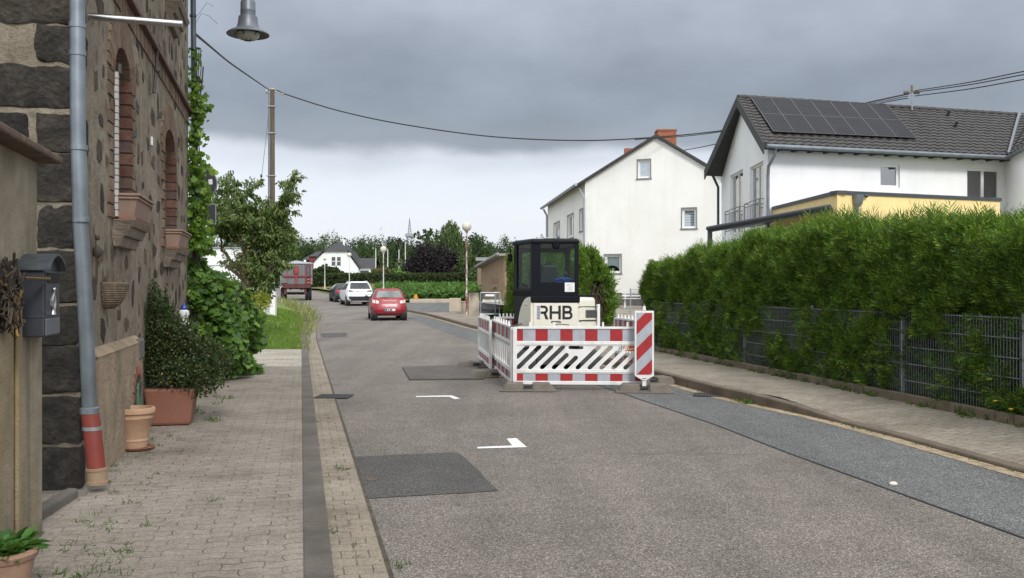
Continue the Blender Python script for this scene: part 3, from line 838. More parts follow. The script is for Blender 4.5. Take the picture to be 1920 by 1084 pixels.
for i in range(3):
    x = na - .13 + i * .09
    gb.hexa([hf.p(x, .076, .1), hf.p(x + .085, .076, .1), hf.p(x + .085, .1, .1), hf.p(x, .1, .1), hf.p(x + .01, .076, .60 + .04 * i), hf.p(x + .075, .076, .62 + .03 * (1 - i)), hf.p(x + .075, .094, .62 + .03 * (1 - i)), hf.p(x + .01, .094, .60 + .04 * i)])
gb.build('green_board', M_gboard, plo)
# string course and the row of bricks under it
sc_ = MB(); sc_.fbox(hf, .0, HL, .07, -.02, 4.235, 4.285); sc_.fbox(hf, .0, HL, .045, -.02, 4.285, 4.32)
sc_.build('string_course', plain('iron_red_ledge', srgb(92, 66, 56), .85, 0, .3, 6, .006, 40), house, bevel=.006)
bb = MB(); x = .26
while x < HL - .1:
    bb.fbox(hf, x, x + .105, .016 + random.uniform(-.004, .004), -.02, 4.06 + random.uniform(-.004, .004), 4.23); x += .118
bb.build('brick_band', M_brickf, house)
M_glassh = darkglass('old_window_glass', (.035, .04, .045), .08)
M_blind = plain('grey_shutter', srgb(176, 174, 170), .6, 0, .08, 9)
for wi, w in enumerate(win + win2):
    arched = wi < 2
    a0, a1, z0, zs = w
    # brick reveal: courses on both jambs
    br = [MB(), MB()]; fbm = [MB(), MB()]; zc = z0
    top = zs + (0.02 if arched else 0)
    while zc < top - .02:
        for sd in (0, 1):
            a = a1 if sd else a0
            x = (a - .012, a + .05) if sd else (a - .05, a + .012)
            br[sd].fbox(hf, x[0] - (.012 if sd else 0), x[1] + (0 if sd else .012), .02 + random.uniform(-.004, .004), -.245, zc + .006, zc + .105)
            # toothed face brick
            ext = random.choice((.12, .22))
            if sd: fbm[1].fbox(hf, a + .058, a + .05 + ext, .018 + random.uniform(-.004, .004), -.02, zc + .006, zc + .105)
            else: fbm[0].fbox(hf, a - .05 - ext, a - .058, .018 + random.uniform(-.004, .004), -.02, zc + .006, zc + .105)
        zc += .115
    for q_ in br: q_.build('brick_jamb', M_brick if arched else M_brickw, house)
    for q_ in fbm: q_.build('brick_surround', M_brickf, house)
    if arched:
        ar = MB(); c = (a0 + a1) / 2; wd = (a1 - a0) / 2; N = 19
        for i in range(N):
            t0, t1 = math.pi * (i + .06) / N, math.pi * (i + .94) / N
            f = lambda t, e: (c - (wd + e) * math.cos(t), zs + (rise + e) * math.sin(t))
            p = [f(t0, -.012), f(t1, -.012), f(t1, .3), f(t0, .3)]
            ar.hexa([hf.p(x, -.25, y) for x, y in p] + [hf.p(x, .018 + random.uniform(-.004, .004), y) for x, y in p])
        ar.build('brick_arch', M_brickf, house)
    fm = MB()
    zt = zs + (rise if arched else 0)
    for b in ((a0, a0 + .07, z0, zt), (a1 - .07, a1, z0, zt), (a0 + .07, a1 - .07, z0, z0 + .07), (a0 + .07, a1 - .07, zs - .05, zs + .02), ((a0 + a1) / 2 - .035, (a0 + a1) / 2 + .035, z0 + .07, zs - .05)):
        fm.fbox(hf, b[0], b[1], -.17, -.23, b[2], b[3])
    wo_ = fm.build('window', M_white, house)
    gm = MB(); gm.fbox(hf, a0 + .05, a1 - .05, -.195, -.205, z0 + .05, zt - .02)
    gm.build('pane', M_glassh, wo_)
    sm = MB()
    for (o1, zz0, zz1) in ((.20, z0 - .07, z0 - .005), (.15, z0 - .15, z0 - .07), (.09, z0 - .24, z0 - .15)):
        sm.hexa([hf.p(a0 - .04, -.02, zz0), hf.p(a1 + .04, -.02, zz0), hf.p(a1 + .04 - .05, o1 - .03, zz0), hf.p(a0 + .01, o1 - .03, zz0), hf.p(a0 - .06, -.02, zz1), hf.p(a1 + .06, -.02, zz1), hf.p(a1 + .03, o1, zz1), hf.p(a0 - .03, o1, zz1)])
    sm.build('sill', M_sand, house, bevel=.008)
    if wi == 0:
        lm = MB()     # pale ladder-like shutter edge standing in the opening
        zz = z0 + .02
        while zz < zs - .02:
            lm.fbox(hf, a0 - .03, a0 + .03, .045, .0, zz, zz + .052); zz += .06
        lm.build('shutter', M_blind, house)
        hk = MB(); hk.fbox(hf, a1 + .05, a1 + .11, .05, 0, 3.02, 3.08); hk.tube([hf.p(a0 + .02, .05, zs + .06), hf.p(a0 + .02, .05, zs - .02)], .02)
        hk.fbox(hf, 5.2 - .9, 5.26 - .9, .05, 0, 3.55, 3.62)
        hk.pieces('shutter_hook', M_iron, house)
# iron wall anchor, small plaque
am = MB(); a = hf.a_px(286); am.tube([hf.p(a, .05, hf.z_px(286, 90)), hf.p(a, .04, hf.z_px(286, 130)), hf.p(a - .05, .02, hf.z_px(282, 170))], .018)
am.ball(hf.p(a, .05, hf.z_px(286, 132)), .035)
am.build('wall_anchor', M_iron, house)
am = MB(); a = hf.a_px(283); am.fbox(hf, a - .03, a + .03, .02, 0, hf.z_px(283, 273), hf.z_px(283, 257))
am.build('plaque', M_whitepl, house, bevel=.005)
# steel bar over the pavement
bm_ = MB(); a = hf.a_px(160); zb = Z(31, 7.3)
p0 = hf.p(.3, -.05, zb); p1 = P(342, 45, p0.y + .17)
bm_.tube([p0, p1], .028, 14); bm_.build('bracket_bar', M_chrome, house, smooth=40)
# rain pipe at the near corner
def pipe(name, pts, r, m, parent, n=16): 
    b = MB(); b.tube(pts, r, n); return b.build(name, m, parent, smooth=45)
Yp = 6.99
pp = [P(144, -200, 6.83), P(146, 240, 6.83), P(151, 420, 6.84), P(163, 640, 6.88), P(168, 770, 6.94)]
dp = pipe('drainpipe', pp, .052, M_zinc, house)
c_ = MB()
for px, py in ((145, 48), (145.5, 100), (148, 277), (152, 412)):
    c = P(px, py, 6.83); c_.lathe([(.053, -.02), (.0575, -.018), (.0575, .018), (.053, .02)], c, 18)
c = P(168, 770, Yp - .05); c_.lathe([(.05, -.02), (.066, -.02), (.066, .02), (.05, .03)], c, 18)
c_.pieces('pipe_collar', M_zinc, dp, smooth=40)
pipe('standpipe', [P(168, 772, Yp - .05), P(172.5, 800, Yp - .055), P(181, 880, Yp - .075)], .062, M_redp, dp)
b = MB(); b.lathe([(.0625, -.014), (.067, -.013), (.067, .013), (.0625, .014)], P(172.8, 803, Yp - .055), 18); b.build('pipe_clamp', M_galv, dp, smooth=40)
b = MB(); b.tube([P(181, 878, Yp - .075), P(183, 904, Yp - .08)], .068, 18); b.lathe([(.066, -.01), (.074, -.008), (.074, .01), (.066, .012)], P(181, 880, Yp - .075), 18); b.lathe([(.06, -.02), (.073, -.018), (.073, .006), (.066, .01)], P(183, 903, Yp - .08), 18)
b.build('pipe_shoe', M_tanp, dp, smooth=40)
b = MB(); c = P(146, 100, 6.83); b.tube([c, hf.p(.1, .0, c.z)], .012, 6); c = P(152, 412, 6.84); b.tube([c, hf.p(.1, .0, c.z)], .012, 6); b.build('pipe_bracket', M_iron, dp)
# far drainpipe
Yf = 14.75
dp2 = pipe('drainpipe', [P(360, -200, Yf), P(363, 90, Yf), P(364, 300, Yf), P(366, 560, Yf)], .042, M_iron if False else plain('dark_zinc', (.10, .11, .125), .45, .5, .2, 6), house, 12)
b = MB()
for py in (30, 130, 250): b.lathe([(.044, -.02), (.052, -.018), (.052, .018), (.044, .02)], P(362, py, Yf), 14)
b.pieces('pipe_collar', M_anth, dp2)
# gabled slate roof, above the picture
rm = MB(); ov = .35
e0, e1, e2, e3 = hf.p(-ov, .45, HT), hf.p(HL + ov, .45, HT), hf.p(HL + ov, -D / 2, HT + 3.2), hf.p(-ov, -D / 2, HT + 3.2)
f0, f1 = hf.p(-ov, -D - .45, HT), hf.p(HL + ov, -D - .45, HT)
rm.slab([e0, e1, e2, e3], (0, 0, .14)); rm.slab([e3, e2, f1, f0], (0, 0, .14))
rm.build('roof', plain('slate_roof', (.05, .052, .058), .7, 0, .3, 4), house)

# ------------------------------------------------------------------ garden wall in front, with mailbox and twig wreath
gf = Fr((-1.47 - .235 * 3.0 + 0, 3.0), (-1.47 - .235 * 5.66, 5.66))
gf.n = V((gf.u.y, -gf.u.x, 0))
gw = root('garden_wall', gf.p(0, 0, 0), 'low ochre rendered garden wall with a sloping brown stone coping, nearest on the left', 'wall')
L = gf.L
b = MB(); b.fbox(gf, -3, L, 0, -.32, 0, 2.30); b.fbox(gf, L - .62, L - .60 + .0, .0, -.01, 0, .01)
b.build('wall', M_gwall, gw, bevel=.02)
b = MB(); b.fbox(gf, L - .5, L + .02, .025, 0.001, 0, 1.46)
b.build('pilaster', M_gwall, gw, bevel=.015)
b = MB()
x = -3
while x < L:
    x1 = min(x + .62, L + .1)
    b.hexa([gf.p(x, -.42, 2.30), gf.p(x1 - .006, -.42, 2.30), gf.p(x1 - .006, .12, 2.30), gf.p(x, .12, 2.30), gf.p(x, -.42, 2.36), gf.p(x1 - .006, -.42, 2.36 + .0), gf.p(x1 - .006, .12, 2.345), gf.p(x, .12, 2.345)])
    x += .62
b.build('coping', plain('mossy_coping', srgb(92, 74, 60), .92, 0, .4, 9, .012, 30, dirt=.8), gw, bevel=.012)
b = MB(); g0, g1 = G(172, 990, .1), G(305, 870, .1)
b.hexa([V((-3.02, 5.85, .05)), V((-2.93, 5.85, .05)), V((-3.03, 6.72, .05)), V((-3.12, 6.72, .05)), V((-3.02, 5.85, .17)), V((-2.93, 5.85, .17)), V((-3.03, 6.72, .16)), V((-3.12, 6.72, .16))])
o = b.build('edging_stone', M_kerb, bevel=.02); tag(o, 'short dark edging stone on the pavement between garden wall and house corner', 'kerb stone')

# mailbox on the wall face
A0 = gf.a_px(38) if False else None
a1m = L - .06; a0m = a1m - .365
mb_r = root('mailbox', gf.p((a0m + a1m) / 2, 0, 1.3), 'dark grey metal mailbox with curved lid and silver horn rider emblem on garden wall', 'mailbox')
M_mbox = plain('mailbox_metal', (.036, .042, .052), .45, .3, .18, 6, dirt=.12)
b = MB(); b.fbox(gf, a0m, a1m, .135, .005, 1.285, 1.655)
body = b.build('body', M_mbox, mb_r, bevel=.008)
b = MB(); b.fbox(gf, a0m + .02, a1m - .02, .139, .134, 1.40, 1.645); b.fbox(gf, a0m - .004, a1m + .004, .137, .0, 1.392, 1.4)
b.build('door', M_mbox, mb_r, bevel=.004)
b = MB(); b.fbox(gf, a0m + .05, a1m - .05, .1445, .134, 1.585, 1.64); b.build('letter_slot', plain('slot_black', (.004, .004, .004), .9), mb_r)
b = MB(); b.fbox(gf, a0m + .02, a1m - .02, .142, .134, 1.292, 1.385)
nt_ = b.build('lower_door', plain('mailbox_panel', (.12, .13, .15), .5, .3, .1, 8), mb_r, bevel=.004)
b = MB(); n = 14; prof = []
for i in range(n + 1):
    t = math.pi * i / n
    prof.append((a0m - .02 + (.365 + .04) * (i / n), 1.665 + .085 * math.sin(t) ** .8))
for i in range(n):
    (x0, y0), (x1, y1) = prof[i], prof[i + 1]
    b.hexa([gf.p(x0, .0, y0 - .012), gf.p(x1, .0, y1 - .012), gf.p(x1, .17, y1 - .012), gf.p(x0, .17, y0 - .012), gf.p(x0, .0, y0), gf.p(x1, .0, y1), gf.p(x1, .17, y1), gf.p(x0, .17, y0)])
b.build('lid', plain('mailbox_lid', (.06, .07, .078), .55, .3, .3, 14, dirt=.3), mb_r)
b = MB(); b.poly([gf.p(a0m, .13, 1.655)] + [gf.p(x, .13, y - .01) for x, y in prof[1:-1]][:] + [gf.p(a1m, .13, 1.655)]); b.build('lid_end', M_mbox, mb_r)
b = MB(); b.ball(gf.p((a0m + a1m) / 2, .145, 1.548), .012, .012, .012); b.build('lock', M_chrome, mb_r, smooth=60)
# post horn emblem: a coiled horn with tassels
b = MB(); ac = (a0m + a1m) / 2
ring = [gf.p(ac + .035 * math.cos(t), .143, 1.475 + .042 * math.sin(t)) for t in [i * 2 * math.pi / 20 for i in range(21)]]
b.tube(ring, .007, 6); b.tube([gf.p(ac - .03, .143, 1.455), gf.p(ac - .05, .143, 1.475), gf.p(ac - .065, .143, 1.47)], [.006, .010, .018], 8)
b.tube([gf.p(ac - .01, .143, 1.515), gf.p(ac + .01, .143, 1.535)], .006, 6)
for s in (-.014, .014): b.tube([gf.p(ac + s, .143, 1.435), gf.p(ac + s * 1.2, .143, 1.405)], [.006, .011], 6)
b.build('emblem', plain('emblem_silver', (.5, .5, .5), .4, .8), mb_r, smooth=50)
# twig wreath / bundle
tw = MB(); wc = gf.p(gf.a_px(8) if False else L - .66, .07, 1.535)
for i in range(420):
    t = random.random() * 2 * math.pi; R_ = .12 * random.random() ** .5
    a = L - .72 + R_ * math.cos(t) * 1.05; zz = 1.51 + .17 * math.sin(t) * random.random() ** .4
    n0 = random.uniform(.0, .075)
    da = random.uniform(-1, 1); dz = random.uniform(-1, 1); l = random.uniform(.025, .06)
    p = gf.p(a - da * l, n0, zz - dz * l * 1.4); q = gf.p(a + da * l, n0 + random.uniform(-.03, .03), zz + dz * l * 1.4)
    tw.tube([p, (p + q) / 2 + V((random.uniform(-.01, .01),) * 3), q], random.uniform(.003, .008), 5)
for i in range(3): tw.tube([gf.p(L - .62, .09, 1.60 + .012 * i), gf.p(L - .42, .165, 1.60 + .008 * i)], .004, 5)
k = NB('twig_bark'); g = k.n('ShaderNodeNewGeometry')
M_twig = k.fin(k.ramp(g.outputs['Random Per Island'], [(0, (.018, .014, .011)), (.5, (.042, .032, .023)), (.88, (.095, .068, .043)), (.97, (.20, .12, .04)), (1, (.26, .15, .04))]), .9)
o = tw.build('twig_wreath', M_twig); tag(o, 'wreath of dry brown twigs hung on the garden wall beside the mailbox', 'wreath')
# ------------------------------------------------------------------ pots
def pot(name, prof, c, m, label, n=32, soil=None):
    r = root(name, c, label, 'flower pot')
    b = MB(); b.lathe(prof, (0, 0, 0), n); b.build('pot', m, r, world=False, smooth=35)
    if soil:
        b = MB(); b.lathe([(0, soil[1] + .01), (soil[0], soil[1])], (0, 0, 0), 20); b.build('soil', M_soil, r, world=False)
    return r
M_soil = plain('potting_soil', (.035, .026, .018), .95, 0, .4, 20, .01, 60)
prof = lambda rb, rt, hh, lip, lw, th=.018: [(0, .0), (rb, 0), (rb + (rt - rb) * .8, hh - lip), (rt + lw, hh - lip + .006), (rt + lw, hh), (rt + lw - th, hh + .006), (rt - th, hh - .02), (rb, hh * .7)]
c1 = G(252, 842, .1)
pot('flower_pot', [(0, .02), (.11, .02), (.115, .05), (.118, .075), (.123, .08), (.123, .095), (.12, .10), (.157, .28), (.162, .285), (.162, .295), (.158, .30), (.162, .325), (.178, .33), (.18, .365), (.172, .378), (.155, .378), (.15, .34), (.13, .27)], c1, M_terra, 'round empty terracotta pot on a saucer by the green cellar board', soil=(.14, .30))
b = MB(); b.lathe([(0, 0), (.135, 0), (.155, .022), (.15, .026), (.13, .008), (0, .008)], c1 + V((.03, -.01, .002)), 28)
o = b.build('saucer', M_terra2, smooth=40); tag(o, 'red-brown terracotta saucer under the round empty pot', 'saucer')
cs = G(322, 793, .1); cs.x += .0
ang = 103.2 - 90
r = root('square_planter', (cs.x, cs.y, .1), 'large square tapered terracotta planter holding the dark box bush', 'planter', math.radians(ang))
b = MB(); w0, w1, hh = .21, .265, .40
b.hexa([(-w0, -w0, 0), (w0, -w0, 0), (w0, w0, 0), (-w0, w0, 0), (-w1, -w1, hh), (w1, -w1, hh), (w1, w1, hh), (-w1, w1, hh)])
b.build('pot', M_terra2, r, world=False, bevel=.03)
b = MB(); b.box(-w1 + .03, w1 - .03, -w1 + .03, w1 - .03, hh - .02, hh + .004); b.build('soil', M_soil, r, world=False)
cl = V((X(-6, 4.55), 4.55, .1))
pot('flower_pot', [(0, 0), (.13, 0), (.165, .17), (.175, .175), (.185, .20), (.18, .215), (.155, .215), (.14, .15)], cl, M_terra3, 'weathered terracotta pot with green leaves at the bottom left corner', soil=(.15, .18))
M_lettuce = leafmat('broad_leaf', [(0, (.03, .10, .02)), (.6, (.06, .17, .035)), (1, (.10, .22, .05))], .45, .3)
def rosette(name, c, r, N, ln, m, label, cat='plant', up=.6, parent=None, shape='leaf', wd=.6):
    a = rng.uniform(0, 2 * np.pi, N); e = rng.uniform(.15, 1.2, N)
    d = np.stack([np.cos(a) * np.cos(e), np.sin(a) * np.cos(e), np.sin(e) * up], 1)
    p = np.asarray(c) + np.stack([np.cos(a), np.sin(a), np.zeros(N)], 1) * (r * rng.random(N) ** .5)[:, None] + np.array([0, 0, 1]) * rng.uniform(0, .05, N)[:, None]
    n = nrmz(np.array([0, 0, 1.]) - d * .6 + rng.normal(size=(N, 3)) * .25)
    l = ln * rng.uniform(.6, 1.2, N)
    o = meshfrom(name, [leafgeo(p, d, n, l, l * wd, shape, .2, .25)], m)
    return tag(o, label, cat) if label else o
rosette('leafy_plant', (cl.x, cl.y, .28), .13, 130, .10, M_lettuce, 'broad green leaves growing in the weathered pot at the bottom left')
# window boxes on the two lower sills
M_wbox = plain('terracotta_box', srgb(138, 114, 100), .8, 0, .16, 5, .003, 50, dirt=.3)
for i, w in enumerate(win):
    a0, a1, z0 = w[0], w[1], w[2]
    c = hf.p((a0 + a1) / 2, .08, z0)
    r = root('window_box', c, ['terracotta window box on the sill of the first arched window, nearest the grey drainpipe', 'terracotta window box on the sill of the second arched window, beside the vine'][i], 'planter')
    b = MB(); o1 = .19
    b.hexa([hf.p(a0 + .06, .015, z0), hf.p(a1 - .06, .015, z0), hf.p(a1 - .06, o1 - .03, z0), hf.p(a0 + .06, o1 - .03, z0), hf.p(a0 + .01, .015, z0 + .2), hf.p(a1 - .01, .015, z0 + .2), hf.p(a1 - .01, o1 + .01, z0 + .2), hf.p(a0 + .01, o1 + .01, z0 + .2)])
    b.build('box', M_wbox, r, bevel=.008)
    b = MB(); b.fbox(hf, a0 - .012, a1 + .012, o1 + .035, .01, z0 + .202, z0 + .225); b.fbox(hf, a0 - .002, a1 + .002, o1 + .022, .01, z0 + .175, z0 + .195)
    b.build('rim', M_wbox, r, bevel=.006)
    b = MB(); b.hexa([hf.p(a0 + .03, .01, z0 - .0), hf.p(a1 - .03, .01, z0 - .0), hf.p(a1 - .03, o1 - .005, z0), hf.p(a0 + .03, o1 - .005, z0), hf.p(a0 + .03, .01, z0 + .018), hf.p(a1 - .03, .01, z0 + .018), hf.p(a1 - .03, o1 + .0, z0 + .018), hf.p(a0 + .03, o1 + .0, z0 + .018)])
    b.build('tray', M_terra2, r)
# wicker wall basket
bc = hf.p(hf.a_px(196), 0, 0); bz = Z(532, bc.y)
wk = MB(); n = 26
ab = hf.a_px(196)
for ring in range(12):
    t = ring / 11; zz = bz - .2 * t; rr = .19 * math.sqrt(max(.02, 1 - (t * .92) ** 2.2))
    pts = [hf.p(ab + rr * math.cos(math.pi * i / n), .01 + rr * .85 * math.sin(math.pi * i / n) + .004 * (-1) ** (i + ring), zz) for i in range(n + 1)]
    wk.tube(pts, .009 if ring else .014, 5)
for i in range(1, n, 2):
    pts = []
    for ring in range(12):
        t = ring / 11; rr = .185 * math.sqrt(max(.02, 1 - (t * .92) ** 2.2))
        pts.append(hf.p(ab + rr * math.cos(math.pi * i / n), .01 + rr * .85 * math.sin(math.pi * i / n), bz - .2 * t))
    wk.tube(pts, .007, 5)
for i in range(14): wk.tube([hf.p(ab - .15 + .022 * i, .05, bz - .02), hf.p(ab - .16 + .023 * i + random.uniform(-.02, .02), .06 + random.uniform(0, .06), bz + random.uniform(.01, .06))], .004, 5)
o = wk.build('wicker_basket', plain('grey_wicker', srgb(104, 90, 74), .9, 0, .4, 30, .004, 60)); tag(o, 'half round grey wicker basket hanging on the stone wall beside the drainpipe', 'basket')
hg = MB(); ah = hf.a_px(173.5); z1, z2 = Z(440, 7.45), Z(535, 7.45)
for s in (-.03, .0, .03): hg.tube([hf.p(ah, .02, z1), hf.p(ah + s, .03, (z1 + z2) / 2 + .04), hf.p(ah + s * .8, .03, z2)], .004, 5)
hg.ball(hf.p(ah, .035, Z(472, 7.45)), .035, .035, .05); hg.ball(hf.p(ah, .035, Z(446, 7.45)), .02)
o = hg.build('wall_ornament', plain('dark_wood', (.05, .04, .032), .8), smooth=50); tag(o, 'dark wooden ornament on cords hanging between drainpipe and wicker basket', 'ornament')
# ceramic garden finial
c = P(345, 590, 10.55); r = root('garden_finial', (c.x, c.y, .1), 'white ceramic garden finial with a blue top among the dark box bush', 'ornament')
b = MB(); zz = Z(608, 10.55)
b.lathe([(0, zz), (.06, zz), (.058, zz + .015), (.03, zz + .03), (.028, zz + .06), (.045, zz + .075), (.058, zz + .11), (.055, zz + .145), (.03, zz + .16), (0, zz + .162)], (c.x, c.y, 0), 20); b.build('body', plain('white_ceramic', (.72, .72, .70), .2), r, smooth=50)
b = MB(); b.lathe([(.03, zz + .158), (.036, zz + .17), (.034, zz + .19), (.012, zz + .215), (.006, zz + .235), (0, zz + .24)], (c.x, c.y, 0), 16); b.build('tip', plain('blue_ceramic', (.02, .05, .28), .2), r, smooth=50)
b = MB(); b.tube([(c.x, c.y, .1), (c.x, c.y, zz)], .008, 8); b.build('stake', M_iron, r)
# ------------------------------------------------------------------ hanging street lamp
Yl = 11.5; lc = P(465, 60, Yl); 
lr = root('hanging_street_lamp', (lc.x, lc.y, lc.z), 'grey bell shaped street lamp hanging above the left pavement', 'street lamp')
M_lampg = plain('lamp_grey', (.14, .155, .175), .45, .3, .1, 6)
s = Yl / F
b = MB(); zz = Z(65, Yl)
b.lathe([(39 * s, zz - .004), (39.5 * s, zz + .004), (36 * s, zz + 4 * s), (22 * s, zz + 11 * s), (19 * s, zz + 18 * s), (17.5 * s, zz + 28 * s), (17.2 * s, zz + 33 * s), (13.8 * s, zz + 34.5 * s), (13.8 * s, zz + 44 * s), (14 * s, zz + 44.5 * s), (13.8 * s, zz + 45 * s), (13.6 * s, zz + 60 * s), (12 * s, zz + 64 * s), (5 * s, zz + 70 * s), (3.5 * s, zz + 90 * s)], (lc.x, lc.y, 0), 36)
b.lathe([(38.5 * s, zz - .003), (34 * s, zz + 2.5 * s), (20 * s, zz + 8 * s)], (lc.x, lc.y, 0), 36)
b.build('shade', M_lampg, lr, smooth=40)
b = MB(); b.lathe([(22 * s, zz + 2 * s), (21 * s, zz - 3 * s), (15 * s, zz - 9 * s), (0, zz - 12 * s)], (lc.x, lc.y, 0), 28)
b.build('lamp_glass', plain('frosted_lamp_glass', (.42, .42, .37), .25, 0, .1, 8), lr, smooth=60)
b = MB(); b.ball((lc.x, lc.y, zz + 2 * s), .05, .05, .08); b.build('bulb', M_white, lr, smooth=60)
b = MB()
for i in range(3):
    t = math.pi * i / 3 + .4
    b.tube([(lc.x + 24 * s * math.cos(t) * u, lc.y + 24 * s * math.sin(t) * u, zz - 12.5 * s * (1 - u * u) + .5 * s) for u in (-1, -.7, -.35, 0, .35, .7, 1)], .006, 5)
b.build('wire_guard', M_iron, lr)
b = MB(); tp = V((lc.x, lc.y, zz + 88 * s)); wl = hf.p(4.4, 0, tp.z + .1)
b.tube([tp, tp + V((0, 0, .25)), tp + V((-.12, -.02, .38)), wl + V((0, 0, .3))], .025, 10); b.build('bracket_arm', M_lampg, lr, smooth=50)
# ================================================================== RIGHT SIDE: fence and hedge
fo = V((FX(8.0), 8.0, 0)); ff = Fr((FX(24.8), 24.8), (FX(4.9), 4.9))      # a runs towards the viewer, n to the pavement
# (Fr normal for this direction points left, towards the street)
if ff.n.x > 0: ff.n = -ff.n
def fa(Y): return (24.8 - Y) / abs(ff.u.y)
M_fence = plain('fence_steel', srgb(112, 116, 119), .55, .15, .12, 6)
M_fpost = plain('fence_post_steel', srgb(150, 156, 160), .55, .15, .12, 6)
fence = root('wire_panel_fence', ff.p(fa(14.6), 0, .15), 'grey double wire panel fence in front of the tall thuja hedge on the right', 'fence')
posts = [22.3, 19.75, 17.15, 14.62, 12.2, 9.98, 7.6, 5.2]
for i, Y in enumerate(posts):
    b = MB(); a = fa(Y); b.fbox(ff, a - .03, a + .03, -.01, -.05, .10, 1.30); b.build('post', M_fpost, fence, bevel=.004)
for i in range(len(posts) - 1):
    a0, a1 = fa(posts[i]) + .035, fa(posts[i + 1]) - .035
    b = MB(); nv = int((a1 - a0) / .05)
    for j in range(nv + 1):
        x = a0 + (a1 - a0) * j / nv
        b.fbox(ff, x - .0032, x + .0032, .006, -.0005, .17, 1.265)
    for zz in np.linspace(.19, 1.245, 6):
        b.fbox(ff, a0, a1, .013, .0065, zz - .005, zz + .005); b.fbox(ff, a0, a1, -.001, -.0075, zz - .005, zz + .005)
    b.build('panel', M_fence, fence)
b = MB(); a = 0
while a < fa(5):
    b.fbox(ff, a + .004, a + .995, .09, .02, -.05, .245 if a > 0 else .2); a += 1.0
o = b.build('edging', plain('edging_concrete', srgb(108, 96, 80), .92, 0, .3, 4, .008, 40, dirt=.6), bevel=.012); tag(o, 'low weathered concrete edging along the foot of the wire panel fence', 'edging')
# hedge: dark box added inside to block light, sprays all over
M_thuja = leafmat('thuja_green', [(0, (.020, .058, .009)), (.3, (.046, .112, .013)), (.6, (.092, .182, .018)), (.86, (.17, .27, .025)), (1, (.26, .34, .038))], .6, .25)
M_thujad = leafmat('thuja_shaded', [(0, (.012, .035, .007)), (.5, (.028, .07, .010)), (1, (.06, .12, .016))], .7, .15)
M_core = plain('hedge_shade_fill', (.008, .012, .005), 1.0, 0, .5, 3)  # near-black colour puts deep shade into the added hedge cores
def hedge_top(Y):
    t = np.interp(Y, [4, 8, 10.3, 13, 16.8, 19, 21.2, 22.4, 23.2], [2.10, 2.13, 2.19, 2.36, 2.46, 2.32, 2.16, 2.02, 1.85])
    return t + .07 * np.sin(Y * 2.3) + .06 * np.sin(Y * 5.1 + 1) + .04 * np.sin(Y * 11)
hr = root('thuja_hedge', (FX(14) + .8, 14, .1), 'tall dense bright green thuja hedge behind the grey wire fence', 'hedge')
y0h, y1h = 4.6, 23.0
def hedge_front(Y, z):
    """distance of the leaf surface behind the fence line (negative = through the fence)"""
    base = np.where(z > 1.32, .0, .03)
    bulge = .05 * np.sin(Y * 1.1 + z * 3.1) + .045 * np.sin(Y * 2.3 - z * 4.7 + 2) + .04 * np.sin(Y * 5.1 + z * 7.3 + 1) + .03 * np.sin(Y * 9.7 - z * 11)
    rec = .25 * np.clip((z - 2.0) / .6, 0, 1)
    return base + bulge * .8 + rec
def hp(Y, z, dpt):     # point at depth dpt behind fence line
    off = np.stack([-ff.n.x * dpt, -ff.n.y * dpt], 1)
    return np.stack([FX(Y) + off[:, 0], Y + off[:, 1], z], 1)
geos = []
fdir = np.array([ff.n.x, ff.n.y, 0]); udir = np.array([ff.u.x, ff.u.y, 0])
N = 40000
Y = y0h + (y1h - y0h) * rng.random(N) ** .9; zt = hedge_top(Y); z = .24 + (zt - .24) * rng.random(N) ** 1.02
# bare patches low down, seen through the fence
low = z < 1.3
gap = (np.sin(Y * 1.7 + z * 2.2 + 1.0) + .9 * np.sin(Y * 3.9 - z * 5.3) + .8 * np.sin(Y * 7.3 + z * 8.1 + 2) + .7 * np.sin(Y * .8 - z * 3.0 + 4)) < -1.15
keep = ~(low & gap)
Y, z = Y[keep], z[keep]; n = len(Y); low = z < 1.3
dp_ = hedge_front(Y, z) + np.abs(rng.normal(size=n)) * .07
p = hp(Y, z, dp_)
d = fdir[None] * .75 + np.array([0, 0, 1.]) * (rng.uniform(.35, 1.3, n))[:, None] + udir[None] * rng.normal(size=(n, 1)) * .45
nn = nrmz(np.array([0, 0, 1.])[None] * .5 + rng.normal(size=(n, 3)) * .5 + fdir[None] * .3)
L_ = rng.uniform(.085, .175, n) * np.where(low, .95, 1.0)
geos.append(sprays(p, d, nn, L_, 8, .19))
# growth pushing out through the mesh, in loose patches
N = 5000
Y = rng.uniform(y0h, y1h - .3, N); z = .22 + 1.12 * rng.random(N)
pat = np.sin(Y * 2.9 + z * 2.6) + np.sin(Y * 6.3 - z * 4.1 + 1) + .9 * np.sin(Y * 1.3 + z * 1.7 + 2) + .6 * np.sin(Y * 11 + z * 9)
kp = pat + rng.normal(size=N) * .5 > .5
Y, z = Y[kp], z[kp]; N = len(Y); p = hp(Y, z, rng.uniform(-.06, .06, N)); d = fdir[None] * .6 + np.array([0, 0, 1.])[None] * rng.uniform(-.2, .9, N)[:, None] + udir[None] * rng.normal(size=(N, 1)) * .6
geos.append(sprays(p, d, nrmz(rng.normal(size=(N, 3)) + fdir[None]), rng.uniform(.10, .20, N), 8, .2))
# clustered leaders along the top
for i in range(13):
    n_ = int(rng.integers(5, 16)); Yc0 = rng.uniform(9.5, 21) if i % 2 else rng.uniform(9.8, 15); Y = Yc0 + rng.normal(size=n_) * .22; p = hp(Y, hedge_top(Y) - .03, rng.uniform(.1, .6, n_)); d = np.array([0, 0, 1.])[None] + rng.normal(size=(n_, 3)) * .25
    geos.append(sprays(p, d, nrmz(rng.normal(size=(n_, 3))), rng.uniform(.22, .42, n_), 13, .09))
